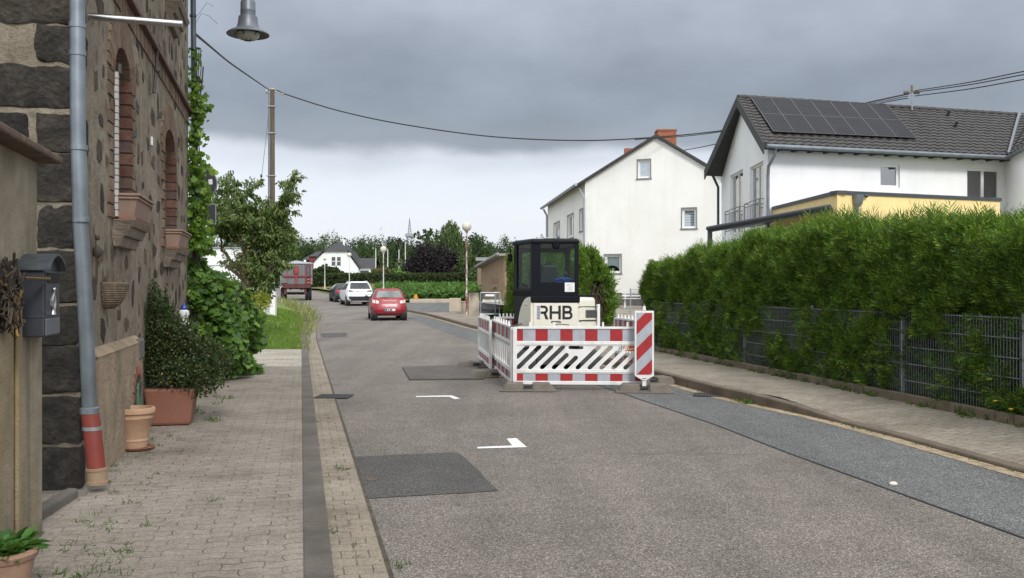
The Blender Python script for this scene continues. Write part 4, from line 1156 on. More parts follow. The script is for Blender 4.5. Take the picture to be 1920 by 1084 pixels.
# top
N = 6500
Y = rng.uniform(y0h, y1h, N); dq = rng.uniform(.1, 1.2, N); zt = hedge_top(Y) - .06 + rng.normal(size=N) * .05 - .12 * np.clip(.35 - dq, 0, 1) * 2
p = hp(Y, zt, dq); d = np.array([0, 0, 1.])[None] + rng.normal(size=(N, 3)) * .45
geos.append(sprays(p, d, nrmz(rng.normal(size=(N, 3))), rng.uniform(.10, .21, N), 8, .19))
# wispy leading shoots
N = 300
Y = rng.uniform(y0h, y1h, N); dq = rng.uniform(.1, .8, N); p = hp(Y, hedge_top(Y) - .05, dq); d = np.array([0, 0, 1.])[None] + rng.normal(size=(N, 3)) * .22
geos.append(sprays(p, d, nrmz(rng.normal(size=(N, 3))), rng.uniform(.18, .36, N), 12, .10))
# rounded far end and back edge
N = 3000
z = rng.uniform(.2, 2.1, N); dq = rng.uniform(.1, 1.2, N); Y = 22.9 + .35 * np.sqrt(np.clip(1 - ((dq - .65) / .6) ** 2, 0, 1)) - .15 * (z / 2) ** 2
p = hp(Y, z, dq); d = np.array([-.3, .8, .6])[None] + rng.normal(size=(N, 3)) * .4
geos.append(sprays(p, d, nrmz(rng.normal(size=(N, 3))), rng.uniform(.10, .2, N), 8, .2))
meshfrom('foliage', geos, M_thuja, hr)
# inner growth, its shade put into a darker leaf colour
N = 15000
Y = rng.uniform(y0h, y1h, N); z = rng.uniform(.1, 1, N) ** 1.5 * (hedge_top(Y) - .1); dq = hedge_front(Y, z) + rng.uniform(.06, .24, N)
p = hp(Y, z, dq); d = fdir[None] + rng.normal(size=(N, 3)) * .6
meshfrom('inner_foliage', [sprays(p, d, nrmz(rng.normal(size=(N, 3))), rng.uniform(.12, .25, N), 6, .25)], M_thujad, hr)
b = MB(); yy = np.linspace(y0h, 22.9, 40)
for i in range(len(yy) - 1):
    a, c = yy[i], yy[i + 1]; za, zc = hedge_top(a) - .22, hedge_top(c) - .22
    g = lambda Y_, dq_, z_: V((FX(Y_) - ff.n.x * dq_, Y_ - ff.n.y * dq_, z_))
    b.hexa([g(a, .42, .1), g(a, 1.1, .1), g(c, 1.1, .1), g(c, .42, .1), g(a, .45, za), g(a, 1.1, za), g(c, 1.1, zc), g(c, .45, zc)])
b.build('shade_core', M_core, hr)  # added dark core, keeps light from showing through the sprays
b = MB()
for Y_ in np.arange(5, 22.8, .55):
    q = hp(np.array([Y_]), np.array([.1]), np.array([.34 + random.uniform(-.05, .05)]))[0]
    b.tube([q, q + np.array([random.uniform(-.08, .08), random.uniform(-.1, .1), 1.3])], .022, 6)
b.build('stem', plain('thuja_bark', (.06, .045, .032), .9, 0, .3, 9), hr)
# yard hedge seen left and right of the excavator
def yard_hedge(name, ya, yb, ztop, label, N, dead=False, sh=0.0, hw2=.55, slope=0.0):
    r = root(name, (FX(ya), ya, .3), label, 'hedge')
    geos = []
    top = lambda dq: ztop - slope * np.clip(dq / hw2, 0, 2)
    def put(Y, z, dq, d, l, nl=8):
        p = hp(Y, z, dq + sh); geos.append(sprays(p, d, nrmz(rng.normal(size=(len(p), 3))), l, nl, .22))
    Y = rng.uniform(ya, yb, N); sd = rng.choice([-1, -1, -1, 1], N); t = rng.random(N) ** .85
    z = .3 + (top(sd * hw2) - .3) * t
    dq = sd * hw2 * (1 - .22 * t ** 3) * rng.uniform(.8, 1.05, N) + .10 * np.sin(Y * 2 + z * 2)
    put(Y, z, dq, fdir[None] * -.5 * sd[:, None] + np.array([0, 0, .9])[None] + rng.normal(size=(N, 3)) * .4, rng.uniform(.16, .32, N))
    M_ = N // 2
    dq = rng.uniform(-hw2, hw2, M_); t = rng.random(M_) ** .85; z = .3 + (top(dq) - .35) * t; Y = ya + .25 * (dq / hw2) ** 2 + rng.normal(size=M_) * .06 + .45 * t ** 4
    kp = np.ones(M_, bool)
    if dead: kp = ~((z < 1.75) & (dq > -.20) & (dq < .30))
    put(Y[kp], z[kp], dq[kp], np.array([0, -.6, .9])[None] + rng.normal(size=(kp.sum(), 3)) * .4, rng.uniform(.16, .32, kp.sum()))
    Y = rng.uniform(ya + .2, yb, M_); dq = rng.uniform(-hw2, hw2, M_) * .95
    put(Y, top(dq) - .05 + .08 * np.sin(Y * 3) + rng.normal(size=M_) * .05, dq, np.array([0, 0, 1.])[None] + rng.normal(size=(M_, 3)) * .4, rng.uniform(.16, .36, M_))
    meshfrom('foliage', geos, M_thuja, r)
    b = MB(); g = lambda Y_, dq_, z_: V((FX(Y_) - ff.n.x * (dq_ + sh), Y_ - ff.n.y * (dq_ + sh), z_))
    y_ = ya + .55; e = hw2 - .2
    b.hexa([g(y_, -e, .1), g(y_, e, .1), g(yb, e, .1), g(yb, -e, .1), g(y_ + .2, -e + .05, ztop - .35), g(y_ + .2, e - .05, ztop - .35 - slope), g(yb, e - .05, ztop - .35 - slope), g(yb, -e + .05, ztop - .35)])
    b.build('shade_core', M_core, r)  # added dark core so no light shows through
    if dead:
        b = MB()
        for i in range(190):
            q = hp(np.array([ya + random.uniform(.15, .6)]), np.array([random.uniform(.3, 1.3)]), np.array([sh + random.uniform(-.25, .35)]))[0]
            e_ = q + np.array([random.uniform(-.3, .25), random.uniform(-.35, .05), random.uniform(.1, .55)])
            b.tube([q, (q + e_) / 2 + np.array([0, 0, random.uniform(-.06, .06)]), e_], [.012, .009, .004], 5)
        b.build('dead_twigs', plain('dead_twig', (.14, .10, .07), .9, 0, .35, 8), r)
yard_hedge('thuja_bush', 27.2, 29.0, 2.44, 'short thuja hedge with a bare brown end right of the excavator cab', 1800, True, -.06, .46, .75)
yard_hedge('thuja_row', 33, 43.5, 2.95, 'clipped thuja row behind the left side of the excavator', 6000, False, .45, .5)

# ================================================================== BARRIERS
M_refr = plain('red_reflective', srgb(158, 30, 34), .5, 0, .16, 9, dirt=.22)
M_refw = plain('grey_reflective', srgb(164, 168, 176), .45, 0, .08, 9, dirt=.22)
M_foot = plain('recycled_rubber', srgb(108, 102, 94), .9, 0, .2, 8, .004, 60, dirt=.3)
M_orange = plain('orange_sticker', srgb(214, 96, 40), .5, 0, .06, 8)
def letters(mb, txt, fr, a, z, hgt, n0, n1, wk=.62, st=.16):
    """simple stroke lettering made of thin boxes and curved strokes"""
    G_ = {'B': [((0, 0), (0, 1)), ((0, 1), (.7, 1), (1, .85), (1, .65), (.7, .52), (0, .52)), ((.7, .52), (1, .4), (1, .15), (.7, 0), (0, 0))],
          'o': [((0, .3), (.2, 0), (.8, 0), (1, .3), (.8, .6), (.2, .6), (0, .3))], 'a': [((1, .6), (.2, .6), (0, .3), (.2, 0), (1, .1)), ((1, .6), (1, 0))], 'u': [((0, .6), (0, .1), (.3, 0), (1, .1)), ((1, .6), (1, 0))],
          'g': [((1, .6), (.2, .6), (0, .3), (.2, 0), (1, .1)), ((1, .6), (1, -.25), (.2, -.3))], 's': [((1, .55), (.3, .6), (.1, .4), (.9, .2), (.7, 0), (0, .05))], 'i': [((.5, 0), (.5, .6)), ((.5, .8), (.5, .9))], 'r': [((0, 0), (0, .6)), ((0, .4), (.5, .6), (1, .55))], 'e': [((0, .3), (1, .35), (.8, .6), (.2, .6), (0, .3), (.2, 0), (1, .08))],
          'M': [((0, 0), (0, 1), (.5, .4), (1, 1), (1, 0))], 'Y': [((0, 1), (.5, .5), (1, 1)), ((.5, .5), (.5, 0))], 'K': [((0, 0), (0, 1)), ((1, 1), (0, .45), (1, 0))], 'I': [((.5, 0), (.5, 1))], 'T': [((0, 1), (1, 1)), ((.5, 1), (.5, 0))],
          '3': [((0, 1), (1, 1), (.4, .58), (1, .4), (1, .15), (.6, 0), (0, .05))], '0': [((.5, 1), (0, .8), (0, .2), (.5, 0), (1, .2), (1, .8), (.5, 1))], '2': [((0, .8), (.4, 1), (1, .85), (.9, .55), (0, 0), (1, 0))], '-': [((.1, .5), (.9, .5))], ' ': []}
    w = hgt * wk; x = a
    for ch in txt:
        for pl_ in G_[ch]:
            for (x0, y0), (x1, y1) in zip(pl_[:-1], pl_[1:]):
                d = V((x1 - x0, 0, y1 - y0)); d.x *= w; d.z *= hgt; l = d.length
                if l < 1e-6: continue
                d /= l; s = V((-d.z, 0, d.x)) * st * hgt / 2; e = d * st * hgt * .35
                A_ = V((x + x0 * w, 0, z + y0 * hgt)) - e; B_ = V((x + x1 * w, 0, z + y1 * hgt)) + e
                q = [A_ - s, B_ - s, B_ + s, A_ + s]
                mb.poly([fr.p(v.x, n0, v.z) for v in q])
        x += w * (1.45 if ch != ' ' else .9)
    return x
def slotpanel(mb, fr, L, z0, z1, slots, n0, n1):
    """sheet with slanted long holes: built by filling a fine grid outside the slots"""
    nx, nz = 0, 0
def rounded_slot(a0, z0, a1, z1, w, n=6):
    d = V((a1 - a0, z1 - z0)); d.normalize(); s = V((-d.y, d.x)) * w / 2; pts = []
    for i in range(n + 1):
        t = -math.pi / 2 + math.pi * i / n; pts.append((a1 + (d.x * math.cos(t) * w / 2 + s.x * math.sin(t)), z1 + (d.y * math.cos(t) * w / 2 + s.y * math.sin(t))))
    for i in range(n + 1):
        t = math.pi / 2 + math.pi * i / n; pts.append((a0 + (d.x * math.cos(t) * w / 2 + s.x * math.sin(t)), z0 + (d.y * math.cos(t) * w / 2 + s.y * math.sin(t))))
    return pts
import bmesh
from mathutils.geometry import delaunay_2d_cdt
def holed_sheet(mb, fr, outer, holes, n0, n1):
    pts = [V(p) for p in outer]; edges = []; faces = []
    loops = [list(range(len(outer)))]
    for hl in holes:
        b = len(pts); pts += [V(p) for p in hl]; loops.append(list(range(b, b + len(hl))))
    for lp in loops: edges += [(lp[i], lp[(i + 1) % len(lp)]) for i in range(len(lp))]
    vs, es, fs, _, _, _ = delaunay_2d_cdt(pts, edges, [], 2, 1e-5)
    def inside(p, poly):
        c = False; n = len(poly)
        for i in range(n):
            x0, y0 = poly[i]; x1, y1 = poly[(i + 1) % n]
            if (y0 > p[1]) != (y1 > p[1]) and p[0] < (x1 - x0) * (p[1] - y0) / (y1 - y0) + x0: c = not c
        return c
    tri = []
    for f in fs:
        c = sum((vs[i] for i in f), V((0, 0))) / len(f)
        if inside(c, outer) and not any(inside(c, hl) for hl in holes): tri.append(f)
    nv = len(vs)
    V3 = [fr.p(v[0], n0, v[1]) for v in vs] + [fr.p(v[0], n1, v[1]) for v in vs]
    F3 = [tuple(f) for f in tri] + [tuple(nv + i for i in reversed(f)) for f in tri]
    cnt = {}
    for f in tri:
        for i in range(len(f)):
            e = (f[i], f[(i + 1) % len(f)]); cnt[e] = 1
    for (i, j) in list(cnt):
        if (j, i) not in cnt: F3.append((j, i, nv + i, nv + j))
    mb.add(V3, F3)
def barrier(p0, p1, label, front=False, ztop=.975, zbot=.09, nst=None, group=None, dz=0.0):
    """folding barrier panel: p0 and p1 ground points, seen face = left-hand normal of p0->p1"""
    fr = Fr(p0, p1); L = fr.L
    r = root('traffic_barrier', fr.p(L / 2, 0, dz), label, 'barrier', 0, group)
    sc = L / 2.0
    zb, zt = zbot + dz, ztop + dz
    # the sheet with its slanted holes
    z1a, z1b = zb + .2486 * (zt - zb), zb + .689 * (zt - zb)
    holes = []; k_ = .0
    m = .055
    if front:
        wv = .066
        step = .181 * sc
        xs_ = m + .03
        for i in range(12):
            ab = -.10 + i * step; lo, hi = z1a + .04, z1b - .035
            run = (hi - lo) * 1.02
            a_l, a_h = ab, ab + run
            if i in (4, 5): # the handle slot interrupts two of the slots
                hi2 = hi - (.125 if i == 4 else .165)
                a_h = ab + (hi2 - lo) * 1.02; hi_ = hi2
            else: hi_ = hi
            l2, a2, h2, ah2 = lo, a_l, hi_, a_h
            if a2 < m + .01:
                t = (m + .01 - a2) / run; a2 = m + .01; l2 = lo + (hi - lo) * t
            if ah2 > L - m - .02:
                t = (ah2 - (L - m - .02)) / run; ah2 = L - m - .02; h2 = hi_ - (hi - lo) * t
            if ah2 - a2 < .05: continue
            if i >= 9: ah2 -= .06; h2 -= .06
            if ah2 - a2 < .05: continue
            holes.append(rounded_slot(a2, l2, ah2, h2, wv))
        holes.append(rounded_slot(.435 * L, z1b - .045, .525 * L, z1b - .045, .05))
    else:
        nb = 11
        for i in range(nb):
            a = m + .07 + (L - 2 * m - .14) * i / (nb - 1) 
            holes.append(rounded_slot(a - .05, z1a + .05, a + .04, z1b - .05, (L - 2 * m) / nb * .5))
    b = MB()
    holed_sheet(b, fr, [(m, z1a), (L - m, z1a), (L - m, z1b), (m, z1b)], holes, .008, -.012)
    b.build('lattice', M_whitepl, r)
    b = MB()
    # end posts and rails
    b.fbox(fr, 0, m + .004, .022, -.024, zb, zt); b.fbox(fr, L - m - .004, L, .022, -.024, zb, zt)
    for (q0, q1, nn_) in ((zb, zb + .05, .02), (z1a - .05, z1a + .012, .018), (z1b - .012, z1b + .05, .018), (zt - .035, zt, .024)):
        b.fbox(fr, m + .002, L - m - .002, nn_, -nn_, q0, q1)
    b.fbox(fr, m, L - m, .006, -.010, zb + .045, z1a - .045); b.fbox(fr, m, L - m, .006, -.010, z1b + .045, zt - .03)
    # thin shadow ribs on the rails
    b.fbox(fr, m + .05, L - m - .05, .026, .017, z1a - .03, z1a - .022); b.fbox(fr, m + .05, L - m - .05, .026, .017, z1b + .012, z1b + .02)
    b.build('frame', M_whitepl, r, bevel=.006)
    b = MB(); nl = 5 if front else 7
    for i in range(nl):
        a = (.13 + .74 * i / (nl - 1)) * L
        b.hexa([fr.p(a - .018, -.018, zt), fr.p(a + .018, -.018, zt), fr.p(a + .018, .018, zt), fr.p(a - .018, .018, zt), fr.p(a - .013, -.012, zt + .07), fr.p(a + .013, -.012, zt + .07), fr.p(a + .013, .012, zt + .07), fr.p(a - .013, .012, zt + .07)])
    b.pieces('stacking_lug', M_whitepl, r, bevel=.004)
    for z_0, z_1, nm in ((z1b + .055, zt - .04, 'upper_stripes'), (zb + .055, z1a - .055, 'lower_stripes')):
        for side in (1, -1):
            bw = MB(); nn_ = .0075 * side if side > 0 else -.0115
            w = (L - 2 * m) / 10.0; x = m + .004; i = 0; cuts = [.5 * w, *([w] * 9), .5 * w]
            for i, c in enumerate(cuts):
                x1 = min(x + c, L - m - .004); bw.cur = i % 2
                if side > 0: bw.quad(fr.p(x, nn_, z_0), fr.p(x1, nn_, z_0), fr.p(x1, nn_, z_1), fr.p(x, nn_, z_1))
                else: bw.quad(fr.p(x1, nn_, z_0), fr.p(x, nn_, z_0), fr.p(x, nn_, z_1), fr.p(x1, nn_, z_1))
                x = x1
            bw.build(nm, [M_refr, M_refw], r)
            if not front and side < 0: pass
    return r, fr
BG = 'red and white barrier panels around the excavator'
pA, pB = (.016, 14.72), (2.02, 14.62)
barr, bf = barrier(pA, pB, 'front red and white barrier panel with slanted slots and an orange sticker', True, group=BG)
L = bf.L
b = MB(); sa = bf.a_px(1172); sb = bf.a_px(1189.5)
b.quad(bf.p(sa, .0095, Z(658.5, 14.63)), bf.p(sb, .0095, Z(658.5, 14.63)), bf.p(sb, .0095, Z(648, 14.63)), bf.p(sa, .0095, Z(648, 14.63)))
st = b.build('sticker', M_orange, barr)
b = MB(); letters(b, 'B', bf, sa + .012, Z(656.0, 14.63), .058, .0108, 0, .6, .2); letters(b, 'ogis', bf, sa + .06, Z(655.5, 14.63), .030, .0108, 0, .5, .2)
b.build('lettering', M_white, st)
barrier((X(923.5, 18.2), 18.2), (.0, 14.79), 'left side barrier panel joined to the corner of the front panel', False, group=BG)
barrier((X(898, 20.4), 20.4), (X(920, 17.6), 17.6), 'leftmost barrier panel standing out past the joined side panel', False, group=BG)
barrier((X(930, 19.9), 19.9), (X(985, 19.7), 19.7), 'short stretch of barrier at the back left behind the excavator cab', False, group=BG)
barrier((X(1153, 19.4), 19.4), (X(1207, 17.5), 17.5), 'rear right barrier panel behind the striped beacon', False, group=BG)
b = MB(); q = bf.p(.02, .01, .985); b.tube([q + V((-.06, -.02, -.01)), q + V((.12, .0, .03))], .012, 6); b.tube([bf.p(.62, 0, .99), bf.p(.7, .0, 1.015), bf.p(.86, 0, 1.0)], .008, 6)
b.build('wire_tie', M_iron, barr)
# guide beacon
Yb = 14.42; bc = P(1208, 700, Yb)
bk = root('guide_beacon', (bc.x, Yb, 0), 'upright red and white striped guide beacon at the right end of the front barrier', 'beacon')
fr = Fr((X(1190, Yb), Yb + .01), (X(1226, Yb), Yb - .01)); w = fr.L
zA, zB = Z(705, Yb), Z(583, Yb)
b = MB()
ring = [(.0, zA), (w * .42, zA - .07), (w * .58, zA - .07), (w, zA), (w, zB), (0, zB)]
b.slab([fr.p(x, .012, z) for x, z in ring], fr.n * -.05)
b.build('plate', M_whitepl, bk, bevel=.008)
b = MB(); ml = .028; x0, x1, z0, z1 = ml, w - ml, zA + .02, zB - .03
b.cur = 1; b.quad(fr.p(x0, .0145, z0), fr.p(x1, .0145, z0), fr.p(x1, .0145, z1), fr.p(x0, .0145, z1))
b.cur = 0
W_, HH = x1 - x0, z1 - z0
def clipband(c0, c1):   # z - slope*(x-x0) between c0 and c1
    sl = 1.0
    poly = [(x0, z0), (x1, z0), (x1, z1), (x0, z1)]
    for sign, c in ((1, c0), (-1, c1)):
        out = []
        for i in range(len(poly)):
            p, q = poly[i], poly[(i + 1) % len(poly)]
            f = lambda t: sign * ((t[1] - z0) - sl * (t[0] - x0) - c)
            fp, fq = f(p), f(q)
            if fp >= 0: out.append(p)
            if fp * fq < 0:
                t = fp / (fp - fq); out.append((p[0] + (q[0] - p[0]) * t, p[1] + (q[1] - p[1]) * t))
        poly = out
        if not poly: return []
    return poly
band = HH * .215
for i in range(-1, 5):
    c0 = i * band * 2 - band * 1.0
    pg = clipband(c0, c0 + band)
    if len(pg) > 2: b.poly([fr.p(x, .0155, z) for x, z in pg])
b.build('stripes', [M_refr, M_refw], bk)
b = MB(); cx = w / 2
b.hexa([fr.p(cx - .028, -.02, zB), fr.p(cx + .028, -.02, zB), fr.p(cx + .028, .012, zB), fr.p(cx - .028, .012, zB), fr.p(cx - .016, -.016, zB + .075), fr.p(cx + .016, -.016, zB + .075), fr.p(cx + .016, .008, zB + .075), fr.p(cx - .016, .008, zB + .075)])
b.fbox(fr, cx - .03, cx + .03, .0, -.04, .06, zA - .06); b.build('stem', M_whitepl, bk, bevel=.005)
b = MB(); b.tube([fr.p(cx - .03, .016, zA - .03), fr.p(cx, .016, zA - .042), fr.p(cx + .03, .016, zA - .03)], .004, 5); b.build('emblem', M_iron, bk)
# rubber feet
FG = 'recycled rubber barrier feet'
def foot(c, rz, label, lx=.42, ly=.19):
    r = root('ballast_block', (c[0], c[1], .0), label, 'ballast block', rz, FG)
    b = MB()
    for s in (-1, 1):
        x0, x1 = (s * .075, s * lx) if s > 0 else (s * lx, s * .075)
        t0, t1 = (x0, x1 - .10) if s > 0 else (x0 + .10, x1)
        b.hexa([(x0, -ly, .002), (x1, -ly, .002), (x1, ly, .002), (x0, ly, .002), (t0, -ly + .03, .13), (t1, -ly + .03, .13), (t1, ly - .03, .13), (t0, ly - .03, .13)])
    b.box(-.08, .08, -ly + .035, ly - .035, .003, .085)
    b.box(-lx - .01, lx + .01, -ly - .006, ly + .006, .001, .028)
    b.build('body', M_foot, r, world=False, bevel=.014)
    b = MB(); b.box(-.06, .06, -ly + .02, ly - .02, .06, .092); b.build('socket', M_black, r, world=False, bevel=.004)
    return r
fts = [((X(990, 14.62), 14.62), -.03, 'rubber foot under the left end of the front barrier'), ((X(1208, 14.40), 14.40), -.1, 'rubber foot carrying the striped guide beacon'),
       ((X(922, 16.9), 16.9), .35, 'rubber foot where the two left barrier panels meet'), ((X(893, 19.0), 19.0), .1, 'rubber foot of the leftmost barrier panel'), ((X(1218, 15.6), 15.6), .3, 'rubber foot behind the striped guide beacon')]
for c, rz, lb in fts: foot(c, rz, lb)

# ================================================================== MINI EXCAVATOR
Ye = 16.35
ex = root('mini_excavator', (X(1045, 17.2), 17.2, 0), 'compact cream and black tracked excavator lettered RHB behind the barriers', 'excavator')
M_cream = plain('cream_paint', srgb(226, 222, 206), .35, 0, .03, 4, coat=.3, dirt=.12)
M_cab = plain('cab_black', (.005, .006, .010), .5, 0, .2, 4, spec=.16)
M_cabg = glass('cab_glass', (.68, .86, .79), .01, .988, .22)
rf = Fr((X(997, Ye), Ye), (X(1085, Ye), Ye - .02))       # rear face of cab: a = 0..1.1
lf = Fr((X(963.5, 17.15), 17.15), (X(997, Ye), Ye))      # chamfered left face
zr = lambda py: Z(py, Ye)
b = MB()
# tracks
def track(b, x0, x1, y0, y1):
    n = 10; prof = []
    r_ = .25
    for i in range(n + 1): t = -math.pi / 2 - math.pi * i / n; prof.append((y0 + r_ + r_ * math.cos(t), .255 + r_ * math.sin(t)))
    for i in range(n + 1): t = math.pi / 2 - math.pi * i / n; prof.append((y1 - r_ + r_ * math.cos(t), .255 + r_ * math.sin(t)))
    m = len(prof)
    b.add([(x0, y, z) for y, z in prof] + [(x1, y, z) for y, z in prof], [tuple(range(m)), tuple(range(2 * m - 1, m - 1, -1))] + [(i, m + i, m + (i + 1) % m, (i + 1) % m) for i in range(m)])
    for i in range(22):
        y = y0 + .25 + (y1 - y0 - .5) * i / 21
        b.box(x0 - .003, x1 + .003, y - .025, y + .025, .0, .02)
for nm, x0, x1 in (('track', .08, .40), ('track', 1.12, 1.44)):
    b = MB(); track(b, x0, x1, 15.75, 17.75); b.build(nm, M_black, ex, bevel=.01)
b = MB(); b.box(.42, 1.10, 16.1, 17.4, .28, .52); b.lathe([(.0, .52), (.42, .52), (.42, .62), (0, .62)], (.76, 16.75, 0), 24)
b.build('undercarriage', M_iron, ex)
b = MB(); b.hexa([(.08, 18.0, .05), (1.44, 18.0, .05), (1.44, 18.15, .05), (.08, 18.15, .05), (.08, 18.02, .35), (1.44, 18.02, .35), (1.44, 18.1, .35), (.08, 18.1, .35)])
b.build('dozer_blade', M_cab, ex)
# upper body
xl, xr = X(997, Ye), X(1085, Ye)
b = MB(); b.fbox(rf, .0, rf.L, .0, -1.25, .60, zr(566))
b.build('engine_cover', M_cream, ex, bevel=.03)
b = MB(); b.fbox(rf, .025, rf.L - .02, .012, -.02, zr(640), zr(568.5)); 
hood = b.build('rear_hatch', M_cream, ex, bevel=.02)
b = MB(); b.fbox(rf, -.02, rf.L + .02, .03, -1.2, zr(566), zr(556)); b.fbox(rf, .0, rf.L + .005, .006, -.02, zr(566), zr(567.5)); b.build('body_rail', M_cab, ex, bevel=.015)
# counterweight / right side body
b = MB(); cwf = Fr((X(1085.5, Ye - .05), Ye - .05), (X(1123, Ye + .15), Ye + .15)); wl_ = cwf.L
pts = []
zb_, zt_ = .58, Z(555, Ye)
b.hexa([cwf.p(0, 0, zb_), cwf.p(wl_, 0, zb_), cwf.p(wl_ - .02, -1.2, zb_), cwf.p(0, -1.2, zb_), cwf.p(0, -.0, zt_), cwf.p(wl_ - .04, -.02, zt_ - .01), cwf.p(wl_ - .06, -1.1, zt_ - .04), cwf.p(0, -1.2, zt_ - .02)])
cw = b.build('side_body', M_cream, ex, bevel=.07)
b = MB(); b.fbox(cwf, -.0, wl_ - .06, -.02, -.7, zt_ - .01, zt_ + .018); b.build('top_trim', M_cab, cw, bevel=.012)
b = MB(); b.fbox(cwf, wl_ * .33, wl_ * .92, .007, -.05, Z(596, Ye), Z(581, Ye)); b.build('louver', plain('grey_louver', (.12, .12, .115), .6), cw, bevel=.015)
b = MB()
for i in range(5): b.fbox(cwf, wl_ * .37, wl_ * .88, .011, .0, Z(594.5 - i * 2.7, Ye), Z(593.4 - i * 2.7, Ye))
b.fbox(cwf, .005, wl_ * .95, .005, -.02, Z(575.2, Ye), Z(574.4, Ye)); b.fbox(cwf, .01, wl_ * .9, .006, -.01, Z(602, Ye), Z(600, Ye))
b.build('louver_slat', M_iron, cw)
b = MB(); b.fbox(cwf, wl_ + .005, wl_ + .06, -.05, -.09, Z(625, Ye), Z(571, Ye)); b.fbox(cwf, wl_ - .02, wl_ + .03, -.052, -.085, Z(620, Ye), Z(612, Ye)); b.build('white_rail', M_white, ex, bevel=.006)
# lower left cover with round corner
b = MB()
lo_, hi_ = .60, Z(557, Ye)
arc = [(lf.L, lo_), (lf.L, hi_)] + [(lf.L * (1 - .1) - lf.L * .62 * math.sin(t) , hi_ - (hi_ - lo_) * .78 * (1 - math.cos(t))) for t in [i * math.pi / 2 / 8 for i in range(9)]] + [(lf.L * .26, lo_)]
b.slab([lf.p(a, .02, z) for a, z in arc], lf.n * -.35)
b.build('side_cover', M_cream, ex)
b = MB(); c = lf.p(lf.L * .78, .022, Z(572, Ye)); b.ball(c, .022, .012, .022, 12, 8); b.build('cover_lock', M_galv, ex, smooth=60)
b = MB(); b.fbox(lf, .0, lf.L * .97, .0, -.6, .6, Z(545, Ye)); b.build('side_panel', M_cab, ex)
# RHB lettering on the hatch
M_blk = plain('lettering_black', (.012, .012, .014), .4)
M_blu = plain('lettering_blue', (.012, .055, .36), .4)
lz0, lz1 = zr(598.8), zr(573.0); lh = lz1 - lz0
ax = lambda px: rf.a_px(px)
b = MB(); nO = .0165
def lrect(a0, a1, z0, z1): b.quad(rf.p(a0, nO, z0), rf.p(a1, nO, z0), rf.p(a1, nO, z1), rf.p(a0, nO, z1))
def ring(cx, cz, rx0, rz0, rx1, rz1, t0, t1, n=14):
    for i in range(n):
        u, v = t0 + (t1 - t0) * i / n, t0 + (t1 - t0) * (i + 1) / n
        b.quad(rf.p(cx + rx0 * math.cos(u), nO, cz + rz0 * math.sin(u)), rf.p(cx + rx1 * math.cos(u), nO, cz + rz1 * math.sin(u)), rf.p(cx + rx1 * math.cos(v), nO, cz + rz1 * math.sin(v)), rf.p(cx + rx0 * math.cos(v), nO, cz + rz0 * math.sin(v)))
t = lh * .17
def bowl(a0, zc, hr_, w):     # D shape: bars and half ring
    a1 = a0 + w - hr_
    lrect(a0, a1, zc + hr_ - t, zc + hr_); lrect(a0, a1, zc - hr_, zc - hr_ + t)
    ring(a1, zc, hr_ - t, hr_ - t, hr_, hr_, -math.pi / 2, math.pi / 2)
# R: bowl and leg; its stem is a column of small blue blocks
aR = ax(1013.6); wR = ax(1027.5) - aR
hb = lh * .30
bowl(aR, lz1 - hb, hb, wR)
q0, q1 = aR + wR * .30, aR + wR * .62
b.quad(rf.p(q0, nO, lz1 - 2 * hb + t), rf.p(ax(1023.0), nO, lz0), rf.p(ax(1028.4), nO, lz0), rf.p(q0 + t * 1.15, nO, lz1 - 2 * hb + t))
# H
aH0, aH1 = ax(1030.5), ax(1051.5)
lrect(aH0, aH0 + t * 1.05, lz0, lz1); lrect(aH1 - t * 1.05, aH1, lz0, lz1); lrect(aH0 + t * 1.05, aH1 - t * 1.05, (lz0 + lz1) / 2 - t / 2, (lz0 + lz1) / 2 + t / 2)
# B
aB0, aB1 = ax(1054.5), ax(1073.6)
lrect(aB0, aB0 + t * 1.05, lz0, lz1)
h1 = (lh + t) / 4 - .0; 
bowl(aB0 + t * 1.05, lz1 - h1 + .003, h1 - .003, aB1 - aB0 - t * 1.05 - .012); bowl(aB0 + t * 1.05, lz0 + h1, h1, aB1 - aB0 - t * 1.05)
b.build('lettering', M_blk, hood)
b = MB(); a0 = ax(1006.8); bw_ = (ax(1012.6) - a0); rows = 9
for i in range(rows):
    z0 = lz0 + lh * i / rows + .002; z1 = z0 + lh / rows * .62; o_ = 0 if i % 2 else bw_ * .22
    for c0, c1 in (((0, .42), (.54, .98)) if i % 2 else ((0, .20), (.32, .74), (.84, 1.0))):
        b.quad(rf.p(a0 + bw_ * c0, nO, z0), rf.p(a0 + bw_ * c1, nO, z0), rf.p(a0 + bw_ * c1, nO, z1), rf.p(a0 + bw_ * c0, nO, z1))
b.build('blue_block_letter', M_blu, hood)
b = MB(); b.tube([rf.p(ax(1034), .02, zr(604)), rf.p(ax(1034), .03, zr(602.5)), rf.p(ax(1049), .03, zr(602.5)), rf.p(ax(1052), .02, zr(604))], .008, 6); b.build('hatch_handle', M_dark, hood)
